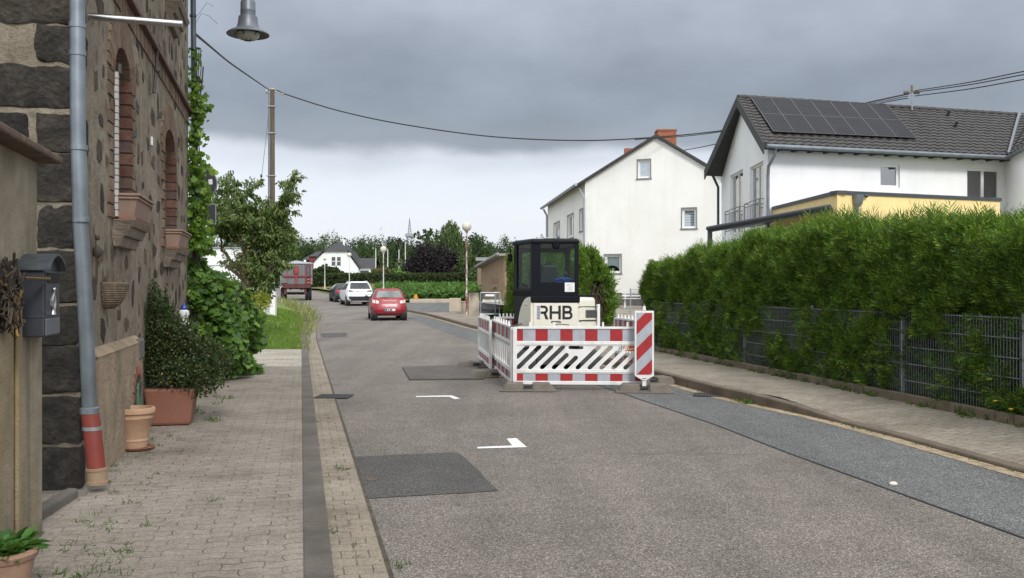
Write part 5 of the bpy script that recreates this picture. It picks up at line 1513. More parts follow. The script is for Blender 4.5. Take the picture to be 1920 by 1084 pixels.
# cab: corner posts, roof, windows all round
ztop = zr(447); zbtm = zr(556)
xa, xb = X(963.5, 17.15), X(1085, Ye)
rear = rf; yfr = 18.25
A_ = rf.p(0, 0, 0); B_ = rf.p(rf.L, -.0, 0); C_ = lf.p(0, 0, 0); Dp = V((xb - .03, yfr, 0)); E_ = V((C_.x + .04, yfr, 0))
ringp = [C_, A_, B_, Dp, E_]
b = MB()
zv = lambda z: V((0, 0, z))
cen = sum(ringp, V((0, 0, 0))) / 5
ov_ = [p + (p - cen).normalized() * .02 for p in ringp]
inn = [cen + (p - cen) * .93 for p in ringp]
b.add([p + zv(ztop - .09) for p in ov_] + [p + zv(ztop - .03) for p in ov_] + [p + zv(ztop) for p in inn], [(4, 3, 2, 1, 0), (10, 11, 12, 13, 14)] + [(i, (i + 1) % 5, 5 + (i + 1) % 5, 5 + i) for i in range(5)] + [(5 + i, 5 + (i + 1) % 5, 10 + (i + 1) % 5, 10 + i) for i in range(5)])
b.build('cab_roof', M_cab, ex, bevel=.02)
b = MB()
def postbar(b, p, q, w0=.07, d0=.07):
    """cab wall strip between two ground points"""
    f = Fr(p, q); return f
# rear face frame: window px 1015..1075, y 462..530, on a black panel
def face(fr, a0, a1, z0, z1, thick=.05):
    L = fr.L; z_t, z_b = ztop - .08, zbtm
    b.fbox(fr, 0, a0, 0, -thick, z_b, z_t); b.fbox(fr, a1, L, 0, -thick, z_b, z_t); b.fbox(fr, a0, a1, 0, -thick, z_b, z0); b.fbox(fr, a0, a1, 0, -thick, z1, z_t)
ra0, ra1 = ax(1013.5), ax(1077)
face(rf, ra0, ra1, zr(530), zr(457))
la0, la1 = lf.L * .16, lf.L * .93
face(lf, la0, la1, zr(541), zr(456))
f2 = Fr(B_, Dp); face(f2, .1, f2.L - .08, zr(530), zr(462))
f3 = Fr(Dp, E_); face(f3, .08, f3.L - .08, zr(545), zr(462))
f4 = Fr(E_, C_); face(f4, .07, f4.L - .05, zr(545), zr(458))
b.build('cab_frame', M_cab, ex, bevel=.012)
b = MB()
fl = [p + zv(zbtm) for p in ringp]; b.poly(fl); b.build('cab_floor', M_cab, ex)
for f_, a0, a1, z0, z1 in ((rf, ra0 - .01, ra1 + .01, zr(531), zr(456)), (lf, la0 - .01, la1 + .01, zr(542), zr(455)), (f2, .09, f2.L - .07, zr(531), zr(461)), (f3, .07, f3.L - .07, zr(546), zr(461)), (f4, .06, f4.L - .04, zr(546), zr(457))):
    g_ = MB(); g_.quad(f_.p(a0, -.02, z0), f_.p(a1, -.02, z0), f_.p(a1, -.02, z1), f_.p(a0, -.02, z1)); g_.build('cab_window', M_cabg, ex)
# inner black border of the rear window, rounded
b = MB(); 
def rrect(x0, x1, z0, z1, r, n=5):
    out = []
    for cx, cz, t0 in ((x1 - r, z1 - r, 0), (x0 + r, z1 - r, math.pi / 2), (x0 + r, z0 + r, math.pi), (x1 - r, z0 + r, 1.5 * math.pi)):
        out += [(cx + r * math.cos(t0 + math.pi / 2 * i / n), cz + r * math.sin(t0 + math.pi / 2 * i / n)) for i in range(n + 1)]
    return out
holed_sheet(b, f3, [(.0, zr(556)), (f3.L, zr(556)), (f3.L, ztop - .08), (0, ztop - .08)], [rrect(.10, f3.L - .12, zr(533), zr(466), .06)], .005, -.01)
b.build('front_surround', M_cab, ex)
b = MB(); c = rf.p(ax(1043), .012, zr(459.5)); b.ball(c + V((0, .02, 0)), .075, .02, .075, 16, 10); b.tube([rf.p(ax(1045), .02, zr(448)), rf.p(ax(1045), .03, zr(458))], .008, 6)
b.build('wiper_motor', M_cab, ex, smooth=60)
b = MB()
for i in range(3): b.ball(rf.p(ax(1024 + i * 4.5), -.05, ztop + .002), .012)
b.tube([rf.p(ax(1019), -.06, ztop + .005), rf.p(ax(1040), -.06, ztop + .012), rf.p(ax(1042), -.05, ztop)], .008, 6); b.build('roof_fitting', M_galv, ex)
# seat, levers, blue jacket, white notice
b = MB()
sx = X(1028, 17.0)
b.hexa([(sx - .22, 16.85, zbtm), (sx + .22, 16.85, zbtm), (sx + .22, 17.25, zbtm), (sx - .22, 17.25, zbtm), (sx - .22, 16.85, zbtm + .22), (sx + .22, 16.85, zbtm + .22), (sx + .22, 17.25, zbtm + .25), (sx - .22, 17.25, zbtm + .25)])
b.hexa([(sx - .20, 16.78, zbtm + .2), (sx + .20, 16.78, zbtm + .2), (sx + .20, 16.9, zbtm + .2), (sx - .20, 16.9, zbtm + .2), (sx - .14, 16.70, zbtm + .56), (sx + .14, 16.70, zbtm + .56), (sx + .14, 16.8, zbtm + .56), (sx - .14, 16.8, zbtm + .56)])
b.build('seat', M_dark, ex, bevel=.05)
b = MB()
for dx in (-.34, .34): b.tube([(sx + dx, 17.3, zbtm), (sx + dx * .95, 17.33, zbtm + .35)], .014, 8); b.ball((sx + dx * .95, 17.33, zbtm + .4), .03, .03, .05)
b.build('lever', M_dark, ex, smooth=50)
b = MB()
for i in range(3): b.tube([(sx - .12 + i * .05, 17.5, zbtm + .4), (sx - .17 + i * .05, 17.5, zbtm + .75)], .01, 6)
b.build('harness', M_galv, ex)
bm2 = MB(); c = V((X(1057, 16.55), 16.56, zr(531)))
bm2.ball(c + V((0, 0, .045)), .18, .12, .075, 28, 18)
bmv = np.array(bm2.v)
bmv += (np.sin(bmv * 31) * .02 + np.sin(bmv[:, [1, 2, 0]] * 53 + 1) * .012)
bmv[:, 2] = np.maximum(bmv[:, 2], zr(531) + .001)
bm2.v = [tuple(x) for x in bmv]
o = bm2.build('blue_jacket', plain('blue_cloth', (.015, .05, .27), .85, 0, .3, 9, .01, 30), smooth=80); tag(o, 'crumpled blue jacket lying behind the rear window of the excavator cab', 'jacket')
b = MB(); b.fbox(rf, rf.L - .65, rf.L - .04, -.05, -.4, zr(533), zr(531)); b.build('rear_shelf', M_cab, ex)
b = MB(); n0, n1 = ax(1059), ax(1077.3); b.fbox(rf, n0, n1, .008, .0015, zr(547.3), zr(530)); nb_ = b.build('notice', M_white, ex)
b = MB()
for i, (u0, u1) in enumerate(((.2, .8), (.18, .55), (.45, .85), (.3, .75), (.25, .8), (.4, .7))):
    z_ = zr(533.5 + i * 2.1); b.quad(rf.p(n0 + (n1 - n0) * u0, .0095, z_ - .006), rf.p(n0 + (n1 - n0) * u1, .0095, z_ - .006), rf.p(n0 + (n1 - n0) * u1, .0095, z_), rf.p(n0 + (n1 - n0) * u0, .0095, z_))
b.build('notice_print', plain('print_grey', (.36, .37, .38), .7), nb_)
b = MB(); b.tube([(C_.x - .02, 17.25, zr(480)), (C_.x - .06, 17.25, zr(477)), (C_.x - .06, 17.25, zr(462))], .012, 6); b.fbox(Fr((C_.x - .1, 17.2), (C_.x - .01, 17.24)), 0, .08, .0, -.03, zr(488), zr(473)); b.build('mirror', M_cab, ex)
# boom and folded arm on the far side
b = MB()
b.tube([(.62, 18.1, .9), (.62, 19.0, 1.25), (.60, 19.6, 1.5)], [.11, .10, .09], 8); b.tube([(.60, 19.6, 1.5), (.60, 19.9, .9), (.6, 19.7, .45)], [.08, .07, .06], 8)
b.build('boom', M_cream, ex, smooth=40)
b = MB(); b.hexa([(.4, 19.3, .05), (.8, 19.3, .05), (.8, 19.8, .08), (.4, 19.8, .08), (.4, 19.4, .45), (.8, 19.4, .45), (.8, 19.75, .5), (.4, 19.75, .5)]); b.build('bucket', M_iron, ex, bevel=.02)
# ================================================================== HOUSES
k = NB('white_render'); v = k.coord()
c = k.ramp(k.noise(v, .8, 7, .65)[0], [(.3, (.74, .745, .75)), (.6, (.81, .815, .82))])
st_ = k.ramp(k.noise(k.mapping(v, (3, 3, .25)), 1, 5, .65)[0], [(.5, (0, 0, 0)), (.8, (.25, .25, .25))])
c = k.mix(k.math('MULTIPLY', st_, .8), c, (.56, .56, .54))
k.bump(k.noise(v, 90, 4, .6)[0], .004)
M_render = k.fin(c, .9, 0, .2)
k = NB('cream_render'); v = k.coord()
c = k.ramp(k.noise(v, .7, 7, .65)[0], [(.3, (.76, .75, .70)), (.6, (.83, .82, .775))])
st_ = k.ramp(k.noise(k.mapping(v, (3, 3, .22)), 1, 5, .65)[0], [(.5, (0, 0, 0)), (.8, (.3, .3, .3))])
c = k.mix(k.math('MULTIPLY', st_, .8), c, (.57, .54, .47))
k.bump(k.noise(v, 90, 4, .6)[0], .004)
M_creamr = k.fin(c, .9, 0, .2)
M_yellow = plain('yellow_render', srgb(230, 204, 146), .9, 0, .05, 2, .003, 80, dirt=.15)
k = NB('dark_roof_tiles'); v = k.coord(); g = k.n('ShaderNodeNewGeometry')
c = k.ramp(k.noise(v, 6, 6, .7)[0], [(.3, (.035, .033, .032)), (.7, (.085, .08, .076))])
c = k.mix(k.ramp(k.noise(v, 3.2, 8, .75)[0], [(.6, (0, 0, 0)), (.74, (.8, .8, .8))]), c, (.20, .19, .17))
M_tiles = k.fin(c, .75, 0, .35)
M_barge = plain('barge_board', (.028, .027, .028), .6, 0, .2, 5)
M_chim = brickm('chimney_brick', [(0, (.26, .09, .05)), (1, (.36, .14, .08))])
M_frame_w = plain('window_frame_white', (.74, .74, .73), .4, 0, .03, 4)
M_curt = plain('curtain_cloth', (.66, .66, .67), .9, 0, .15, 14)
M_sillg = plain('grey_sill', (.20, .20, .20), .7, 0, .15, 6)
M_blindw = plain('pale_blind', (.62, .65, .67), .6, 0, .06, 10)
M_pane = glass('house_pane', (.62, .68, .70), .01, .80)
M_room = plain('room_dark', (.03, .032, .036), .9)
def wallset(mb, fr, L, z0, z1, ops, depth=.14): wallgrid(mb, fr, L, z0, z1, ops, depth)
def window(parent, fr, a0, a1, z0, z1, style='plain', depth=.14, mull=False, sill=True, trim=None, fw=.06, label=None):
    fm = MB(); d0, d1 = -depth + .06, -depth
    for b in ((a0, a0 + fw, z0, z1), (a1 - fw, a1, z0, z1), (a0 + fw, a1 - fw, z0, z0 + fw), (a0 + fw, a1 - fw, z1 - fw, z1)): fm.fbox(fr, b[0], b[1], d0, d1, b[2], b[3])
    if mull: m = (a0 + a1) / 2; fm.fbox(fr, m - fw * .6, m + fw * .6, d0 + .003, d1, z0 + fw, z1 - fw)
    w = fm.build('window', M_frame_w, parent)
    g = MB(); g.quad(fr.p(a0 + fw * .5, d1 + .03, z0 + fw * .5), fr.p(a1 - fw * .5, d1 + .03, z0 + fw * .5), fr.p(a1 - fw * .5, d1 + .03, z1 - fw * .5), fr.p(a0 + fw * .5, d1 + .03, z1 - fw * .5)); g.build('pane', M_pane, w)
    # a shallow room behind so that the pane has something to show
    b = MB(); e = .5
    q = [fr.p(a0, d1 - .003, z0), fr.p(a1, d1 - .003, z0), fr.p(a1, d1 - .003, z1), fr.p(a0, d1 - .003, z1)]; r_ = [p - fr.n * e for p in q]
    b.add(q + r_, [(7, 6, 5, 4), (0, 4, 5, 1), (1, 5, 6, 2), (2, 6, 7, 3), (3, 7, 4, 0)])
    b.build('room', M_room, w)
    if style == 'curtain_or_reflection':
        b = MB(); n = 22
        for i in range(n):
            x0, x1 = a0 + (a1 - a0) * i / n, a0 + (a1 - a0) * (i + 1) / n
            n0, n1 = (d1 + .022, d1 + .002) if i % 2 else (d1 + .002, d1 + .022)
            cut = lambda x: z0 + (z1 - z0) * (.10 + .32 * math.sqrt(max(0, 1 - ((x - a0) / (a1 - a0) / .9 - .42) ** 2 / .30)))
            b.quad(fr.p(x0, n0, cut(x0)), fr.p(x1, n1, cut(x1)), fr.p(x1, n1, z1), fr.p(x0, n0, z1))
        b.build('curtain_or_reflection', M_curt, w)
        b = MB(); m = a0 + (a1 - a0) * .45; b.ball(fr.p(m, d1 - .02, z0 + .14), .035, .035, .09); b.build('candle', M_white, w)
    if style == 'blind':
        b = MB(); z = z0 + .03
        while z < z1 - .03:
            b.hexa([fr.p(a0 + .05, d1 - .012, z), fr.p(a1 - .05, d1 - .012, z), fr.p(a1 - .05, d1 + .018, z + .01), fr.p(a0 + .05, d1 + .018, z + .01), fr.p(a0 + .05, d1 - .012, z + .095), fr.p(a1 - .05, d1 - .012, z + .095), fr.p(a1 - .05, d1 + .018, z + .10), fr.p(a0 + .05, d1 + .018, z + .10)]); z += .115
        b.build('blind', M_blindw, w)
    if style == 'reflected_sky':
        b = MB(); b.fbox(fr, a0 + .03, a1 - .03, d1 + .02, d1 + .01, z0 + .03, z1 - .03); b.build('curtain_or_reflection', plain('reflected_sky_pale', (.60, .64, .68), .8), w)  # pale sheet behind the pane, its colour stands in for reflected sky
    if style == 'half':
        b = MB(); b.fbox(fr, a0 + .02, a1 - .02, d1 + .055, d1 + .0, z1 - (z1 - z0) * .35, z1 - .04); b.build('roller_shutter', plain('shutter_beige', (.42, .40, .36), .7), w)
    if style == 'tilted':
        b = MB(); s_ = .16
        for (u0, u1, v0, v1) in ((a0 + fw, a0 + fw + .05, z0 + fw, z1 - fw), (a1 - fw - .05, a1 - fw, z0 + fw, z1 - fw), (a0 + fw + .05, a1 - fw - .05, z0 + fw, z0 + fw + .05), (a0 + fw + .05, a1 - fw - .05, z1 - fw - .05, z1 - fw)):
            t = lambda z: d0 + .01 - s_ * (z - z0) / (z1 - z0)
            b.hexa([fr.p(u0, t(v0) - .04, v0), fr.p(u1, t(v0) - .04, v0), fr.p(u1, t(v0), v0), fr.p(u0, t(v0), v0), fr.p(u0, t(v1) - .04, v1), fr.p(u1, t(v1) - .04, v1), fr.p(u1, t(v1), v1), fr.p(u0, t(v1), v1)])
        b.build('tilted_sash', M_frame_w, w)
    if sill:
        b = MB(); b.fbox(fr, a0 - .08, a1 + .08, .05, -depth + .06, z0 - .055, z0 - .004); b.build('sill', M_sillg, w)
    if trim is not None:
        b = MB(); t = .05
        for q in ((a0 - t, a0 - .001, z0, z1 + t), (a1 + .001, a1 + t, z0, z1 + t), (a0, a1, z1 + .001, z1 + t)): b.fbox(fr, q[0], q[1], .018, -.02, q[2], q[3])
        b.build('surround', trim, w)
    return w
def tiled(mb, E1, E2, R2, R1, rows=16, pitch=.30):
    """roof slope of real rolled tiles: E1-E2 eave, R1-R2 ridge"""
    E1, E2, R1, R2 = map(V, (E1, E2, R1, R2)); L = (E2 - E1).length; nc = max(4, int(L / pitch) * 4)
    nn = (E2 - E1).cross(R1 - E1).normalized()
    prof = [0, .035, .035, 0]
    for r in range(rows):
        t0, t1 = r / rows, (r + 1.12) / rows
        t1 = min(t1, 1.0)
        vs = []
        for t, lift in ((t0, .045), (t0, .0 if r == 0 else .01), (t1, .005)):
            a, b = E1.lerp(R1, t), E2.lerp(R2, t)
            for i in range(nc + 1):
                u = i / nc; w = .5 + .5 * math.sin(i * math.pi / 2)
                vs.append(a.lerp(b, u) + nn * (lift + (.04 * w if lift != .0 or t != t0 else 0)))
        W = nc + 1; fs = []
        for i in range(nc):
            fs.append((i, i + 1, 2 * W + i + 1, 2 * W + i)); fs.append((W + i, W + i + 1, i + 1, i))
        mb.add(vs, fs)
# ------------------------------------------------------------------ white house with solar panels
C_ = V((8.0, 30.0, 0)); Dd = V((8.12, 37.2, 0)); E_ = V((16.75, 32.6, 0)); Fw = V((16.25, 29.6, 0))
wh = root('white_house', (8.0, 30.0, .1), 'large white two storey house with solar panels on its dark tiled roof', 'house')
lw = Fr(C_, E_); gl_ = Fr(Dd, C_); zt = 6.02
wl_ops = [(lw.a_px(1650), lw.a_px(1687.5), lw.z_px(1670, 352), lw.z_px(1670, 308)), (lw.a_px(1813), lw.a_px(1877), lw.z_px(1845, 385), lw.z_px(1845, 316))]
def gz(px, py): return gl_.z_px(px, py)
gop = [(gl_.a_px(1369), gl_.a_px(1393), 3.55, gz(1381, 323)), (gl_.a_px(1406), gl_.a_px(1431), 3.55, gz(1418, 308))]
b = MB(); wallset(b, lw, lw.L, .1, zt + .05, wl_ops); wallset(b, gl_, gl_.L, .1, zt - .12, gop)
# gable triangle
gm = gl_.p(gl_.L * .5, 0, 0)
b.poly([gl_.p(0, 0, zt - .12), gl_.p(gl_.L, 0, zt - .12), gl_.p(gl_.L * .5, 0, 8.0)])
# remaining walls and the wing on the right
B2 = V((17.2, 41.5, 0)); up = lambda p, z: V((p.x, p.y, z))
b.quad(up(B2, .1), up(Dd, .1), up(Dd, zt), up(B2, zt))
ww = Fr(Fw, (Fw.x + .01 + 6, Fw.y + 1.75)); wj = Fr(E_, Fw)
wjo = []
wallset(b, wj, wj.L, .1, zt + .05, wjo); wallset(b, ww, 6, .1, zt + .05, [])
b.build('wall', M_render, wh)
for o, st in zip(wl_ops, ('plain', 'plain')): window(wh, lw, *o, style=st, mull=(o is wl_ops[1]), trim=None, fw=.085, sill=False)
for o in gop: window(wh, gl_, *o, mull=True, sill=False, trim=None, fw=.07)
# french balconies
for o in gop:
    b = MB(); z0, z1 = 3.55, gz(1400, 372) if False else 4.42
    a0, a1 = o[0] - .12, o[1] + .12
    for zz in (z0 + .12, z1 - .12, z1): b.tube([gl_.p(a0, .16, zz), gl_.p(a1, .16, zz)], .016, 6)
    for a in (a0, a1): b.tube([gl_.p(a, .16, z0), gl_.p(a, .16, z1)], .018, 6); b.tube([gl_.p(a, .16, z1), gl_.p(a, 0, z1)], .014, 6)
    n = 9
    for i in range(1, n): a = a0 + (a1 - a0) * i / n; b.tube([gl_.p(a, .16, z0 + .12), gl_.p(a, .16, z1 - .12)], .009, 5)
    b.build('balcony_rail', plain('rail_grey', (.16, .17, .18), .5, .4), wh)
# roof
E1 = V((7.73, 29.4, 5.98)); dl = V((.9586, .2848, 0)); E2 = E1 + dl * 9.19; R1 = V((7.85, 33.4, 8.19)); R2 = R1 + dl * 15
K1 = V((7.42, 36.9, 6.06)); K2 = K1 + dl * 15
b = MB()
e2x = E1 + dl * 15.0
Vv = E2; 
VR = R1 + dl * 12.1
# front slope as far as the valley
tiled(b, E1, E2, VR, R1, 15)
roof = b.build('roof', M_tiles, wh)
b = MB(); b.slab([E1, E2, VR, R1], (0, 0, -.16)); b.slab([R1, R2, K2, K1], (0, 0, -.16)); b.build('roof_deck', M_barge, wh)
b = MB(); n = 40
for i in range(n):
    p, q = R1.lerp(R2, i / n), R1.lerp(R2, (i + .97) / n); b.tube([p + V((0, 0, .04)), q + V((0, 0, .06))], .085, 8)
b.build('ridge_tile', M_tiles, roof)
# barge boards, soffit
b = MB()
for P0, P1 in ((E1, R1), (R1, K1)):
    d = (P1 - P0); s = V((-.06, 0, 0))
    b.hexa([P0 + V((-.04, 0, -.30)), P0 + V((.0, 0, -.30)), P1 + V((.0, 0, -.30)), P1 + V((-.04, 0, -.30)), P0 + V((-.04, 0, .05)), P0 + V((.0, 0, .05)), P1 + V((.0, 0, .05)), P1 + V((-.04, 0, .05))])
b.build('barge_board', M_barge, wh)
# gutter, rafter feet, downpipe
b = MB(); b.tube([E1 + V((.05, -.07, -.06)), E2 + V((0, -.07, -.06))], .07, 10); b.build('gutter', M_zinc, wh, smooth=50)
b = MB()
for i in range(16):
    p = lw.p(.3 + i * (lw.L - .5) / 15, 0, 5.90); b.fbox(lw, .3 + i * (lw.L - .5) / 15 - .05, .3 + i * (lw.L - .5) / 15 + .04, .40, -.01, 5.85, 5.93)
b.pieces('rafter_foot', M_barge, wh)
b = MB(); g_ = lambda px, py, Y: P(px, py, Y)
b.tube([P(1455, 276, 29.5), P(1452, 292, 29.55), P(1441, 312, 29.75), P(1440, 330, 29.8), P(1440, 400, 29.8), P(1440, 520, 29.8)], .05, 10); b.build('downpipe', M_zinc, wh, smooth=50)
b = MB(); b.tube([K1 + V((.3, .1, -.1)), Dd + V((-.12, .05, 5.5)), Dd + V((-.12, .05, 4.0))], .05, 8); b.build('downpipe', M_anth, wh, smooth=50)
# wing roof and valley flashing
b = MB()
We = E2 + V((-.5, -3.2, .12)); Wr = VR + V((1.2, -3.2, .1))
tiled(b, E2 + V((0, 0, .02)), We, We + V((6, 1.2, 2.3)), VR, 14)
b.build('wing_roof', M_tiles, wh)
b = MB(); dv = (VR - E2); b.tube([E2 + V((0, -.05, .07)), VR + V((0, -.05, .09))], .07, 6); b.build('valley_flashing', M_zinc, wh)
b = MB(); b.tube([E2 + V((-.05, -.02, -.06)), We + V((-.08, 0, -.06))], .07, 10); b.build('gutter', M_zinc, wh, smooth=50)
# solar panels: two rows of seven
nrm = (E2 - E1).cross(R1 - E1).normalized()
def onroof(px, py):
    d = V(((px - 960) / F, 1, -(py - 542) / F)); o = V((0, 0, H)); t = (E1 - o).dot(nrm) / d.dot(nrm); return o + d * t + nrm * .13
q00, q10, q11, q01 = onroof(1448, 254), onroof(1716, 265.5), onroof(1659, 201.5), onroof(1405, 188.5)
M_cell = NB('solar_cell'); k = M_cell; v = k.coord()
M_cell = k.fin(k.ramp(k.noise(v, 2, 3)[0], [(.3, (.008, .008, .011)), (.7, (.016, .016, .02))]), .5, 0, .12)
M_cellline = plain('cell_line', (.06, .06, .066), .5, .2)
M_pframe = plain('panel_frame', (.03, .03, .032), .4, .6)
bil = lambda u, w: q00.lerp(q10, u).lerp(q01.lerp(q11, u), w)
for r in range(2):
    for c in range(7):
        u0, u1, w0, w1 = c / 7 + .002, (c + 1) / 7 - .002, r / 2 + .004, (r + 1) / 2 - .004
        b = MB(); b.slab([bil(u0, w0), bil(u1, w0), bil(u1, w1), bil(u0, w1)], nrm * -.04)
        o = b.build('solar_panel', M_cell, wh)
        b = MB()
        def line(p, q, w, up_):
            d = (q - p).normalized(); s = d.cross(nrm).normalized() * w; b.quad(p - s + nrm * up_, q - s + nrm * up_, q + s + nrm * up_, p + s + nrm * up_)
        for i in range(1, 6): t = u0 + (u1 - u0) * i / 6; line(bil(t, w0), bil(t, w1), .006, .004)
        for i in range(1, 10): t = w0 + (w1 - w0) * i / 10; line(bil(u0, t), bil(u1, t), .006, .0045)
        b.build('cell_line', M_cellline, o)
        b = MB()
        for (p, q) in (((u0, w0), (u1, w0)), ((u1, w0), (u1, w1)), ((u1, w1), (u0, w1)), ((u0, w1), (u0, w0))): line(bil(*p), bil(*q), .02, .007)
        b.build('panel_frame', plain('panel_edge', (.06, .06, .064), .5, .3) if (r == 0 and c == 0) else MATS['panel_edge'], o)
# roof vents
b = MB()
for px, py in ((1790, 240), (1776, 219)):
    c = onroof(px, py); b.tube([c - nrm * .1, c + nrm * .12], .05, 8)
b.pieces('roof_vent', M_barge, wh)
# yellow flat roofed extension with anthracite coping
Ya, Yb_, Yc_ = V((8.47, 25.0, 0)), V((13.75, 27.05, 0)), V((8.14, 29.95, 0))
yf = Fr(Ya, Yb_); yl = Fr(Yc_, Ya); ztY = 4.02
b = MB()
b.slab([V((p.x, p.y, ztY)) for p in (Ya, Yb_, V((13.1, 31.3, 0)), Yc_)], (0, 0, -(ztY - .12)))
ext = b.build('extension', M_yellow, wh)
b = MB(); b.slab([V((p.x, p.y, ztY + .03)) for p in (Ya + V((.1, .12, 0)), Yb_ + V((-.1, .1, 0)), V((13.0, 31.2, 0)), Yc_ + V((.1, 0, 0)))], (0, 0, -.025)); b.build('added_roof_cover', plain('added_cover_grey', (.2, .2, .2), .95, 0, .3, 20), ext)  # unseen grey top added to stop yellow light bouncing onto the wall
b = MB()
for p, q in ((Ya, Yb_), (Yc_, Ya)):
    f = Fr(p, q); b.fbox(f, -.03, f.L + .03, .035, -.25, ztY, ztY + .095)
b.build('coping', M_anth, ext)
b = MB(); a = yf.a_px(1604); zz = yf.z_px(1604, 366)
b.hexa([yf.p(a - .10, .02, zz - .22), yf.p(a + .10, .02, zz - .22), yf.p(a + .10, .16, zz - .22), yf.p(a - .10, .16, zz - .22), yf.p(a - .12, .01, zz), yf.p(a + .12, .01, zz), yf.p(a + .12, .2, zz), yf.p(a - .12, .2, zz)])
b.hexa([yf.p(a - .05, .04, zz - .32), yf.p(a + .05, .04, zz - .32), yf.p(a + .05, .13, zz - .32), yf.p(a - .05, .13, zz - .32), yf.p(a - .1, .02, zz - .221), yf.p(a + .1, .02, zz - .221), yf.p(a + .1, .16, zz - .221), yf.p(a - .1, .16, zz - .221)])
b.tube([yf.p(a, .08, zz - .32), yf.p(a - .02, .08, zz - .55), yf.p(a - .03, .08, zz - .62), yf.p(a - .03, .08, .3)], .045, 8)
b.build('rain_hopper', M_zinc, ext)
b = MB(); b.ball(yf.p(yf.a_px(1621), .07, yf.z_px(1621, 368)), .05); b.build('wall_lamp', M_anth, ext)
# terrace roof
T = [P(1327, 430, 28.0), P(1440, 404, 26.0) , P(1555, 389, 24.2), V((8.46, 25.4, 3.72)), V((8.2, 29.4, 3.72)), V((7.9, 30.5, 3.6))]
tr = MB(); tr.slab([T[0], T[2], T[3], T[4], T[5]], (0, 0, -.06))
te = tr.build('terrace_roof', M_anth, wh)
b = MB(); b.tube([T[0] + V((-.02, -.05, .02)), T[2] + V((0, -.05, .02))], .06, 10); 
b.hexa([T[0] + V((0, -.03, -.10)), T[2] + V((0, -.03, -.10)), T[2] + V((0, .05, -.10)), T[0] + V((0, .05, -.10)), T[0] + V((0, -.03, .02)), T[2] + V((0, -.03, .02)), T[2] + V((0, .05, .02)), T[0] + V((0, .05, .02))])
b.build('terrace_gutter', M_anth, te, smooth=50)
b = MB(); c = P(1331, 432, 28.0); b.box(c.x - .06, c.x + .06, c.y - .06, c.y + .06, .1, c.z); b.build('terrace_post', M_anth, te)
# roof mast with insulators
Ym = 35.2
mc = P(1710, 170, Ym)
b = MB(); b.tube([V((mc.x, Ym, 7.6)), V((mc.x, Ym, Z(172, Ym)))], .03, 8); b.build('mast', M_galv, wh)
mp_ = b
ro = MB(); ro.tube([P(1694, 178, Ym), P(1724, 170, Ym)], .022, 6); ro.tube([V((mc.x, Ym, Z(172, Ym))), V((mc.x, Ym, Z(160, Ym)))], .05, 8)
for px in (1697, 1703, 1716, 1722): ro.ball(P(px, 174, Ym) + V((0, 0, .02)), .06, .06, .08)
ro.build('mast_insulator', plain('insulator_brown', (.16, .13, .10), .5), wh)

# ------------------------------------------------------------------ cream house with gable
A = V((X(1097, 44.0), 44.0, 0)); B = V((X(1352, 41.6), 41.6, 0)); BL = V((X(1027, 56.5), 56.5, 0))
gf_ = Fr(A, B); sf = Fr(BL, A)
crh = root('cream_house', (A.x, A.y, .6), 'plain cream rendered two storey house with a gable and brick chimney', 'house')
ze = Z(341, 44.0); zR = gf_.z_px(1350, 331); ap = gf_.a_px(1232); za = gf_.z_px(1232, 256)
gops = []
for (x0, x1, y0, y1, st) in ((1196, 1219, 300, 334, 'reflected_sky'), (1279, 1305, 391, 428, 'blind'), (1134, 1164, 478, 512, 'curtain_or_reflection')):
    gops.append((gf_.a_px(x0), gf_.a_px(x1), gf_.z_px((x0 + x1) / 2, y1), gf_.z_px((x0 + x1) / 2, y0), st))
sops = []
for (x0, x1, y0, y1, st) in ((1038.5, 1049.5, 418, 452, 'half'), (1064, 1075.5, 403, 446, 'tilted'), (1087, 1093.5, 393, 433, 'plain')):
    sops.append((sf.a_px(x0), sf.a_px(x1), sf.z_px((x0 + x1) / 2, y1), sf.z_px((x0 + x1) / 2, y0), st))
b = MB(); wallset(b, gf_, gf_.L, .3, ze, [o[:4] for o in gops if o[3] < ze]); wallset(b, sf, sf.L, .3, ze, [o[:4] for o in sops])
# gable triangle with the attic window cut out: three strips
o = gops[0]; zlo, zhi = o[2], o[3]
if zlo < ze: pass
def gl(z): # left roof line a at height z
    return ap * (z - ze) / (za - ze)
def grr(z): return gf_.L + (ap - gf_.L) * (z - ze) / (za - ze)
if zhi > ze:
    zl = max(zlo, ze)
    q = lambda a, z: gf_.p(a, 0, z)
    if zlo > ze: b.poly([q(0, ze), q(gf_.L, ze), q(grr(zlo), zlo), q(gl(zlo), zlo)])
    b.poly([q(gl(zl), zl), q(o[0], zl), q(o[0], zhi), q(gl(zhi), zhi)]); b.poly([q(o[1], zl), q(grr(zl), zl), q(grr(zhi), zhi), q(o[1], zhi)])
    b.poly([q(gl(zhi), zhi), q(grr(zhi), zhi), q(ap, za)])
    for p_, r_ in (((o[0], zlo), (o[1], zlo)), ((o[1], zlo), (o[1], zhi)), ((o[1], zhi), (o[0], zhi)), ((o[0], zhi), (o[0], zlo))):
        b.quad(q(*p_), gf_.p(p_[0], -.14, p_[1]), gf_.p(r_[0], -.14, r_[1]), q(*r_))
BR = B + (BL - A)
b.quad(up(B, .3), up(BR, .3), up(BR, ze), up(B, ze)); b.quad(up(BR, .3), up(BL, .3), up(BL, ze), up(BR, ze))
b.build('wall', M_creamr, crh)
for o in gops: window(crh, gf_, *o[:4], style=o[4], trim=M_sillg, fw=.09)
for o in sops: window(crh, sf, *o[:4], style=o[4], trim=M_sillg, fw=.09)
b = MB(); b.fbox(gf_, -.02, gf_.L, .03, -.02, .3, gf_.z_px(1180, 549)); b.build('plinth', plain('slate_plinth', (.13, .12, .12), .8, 0, .3, 5), crh)
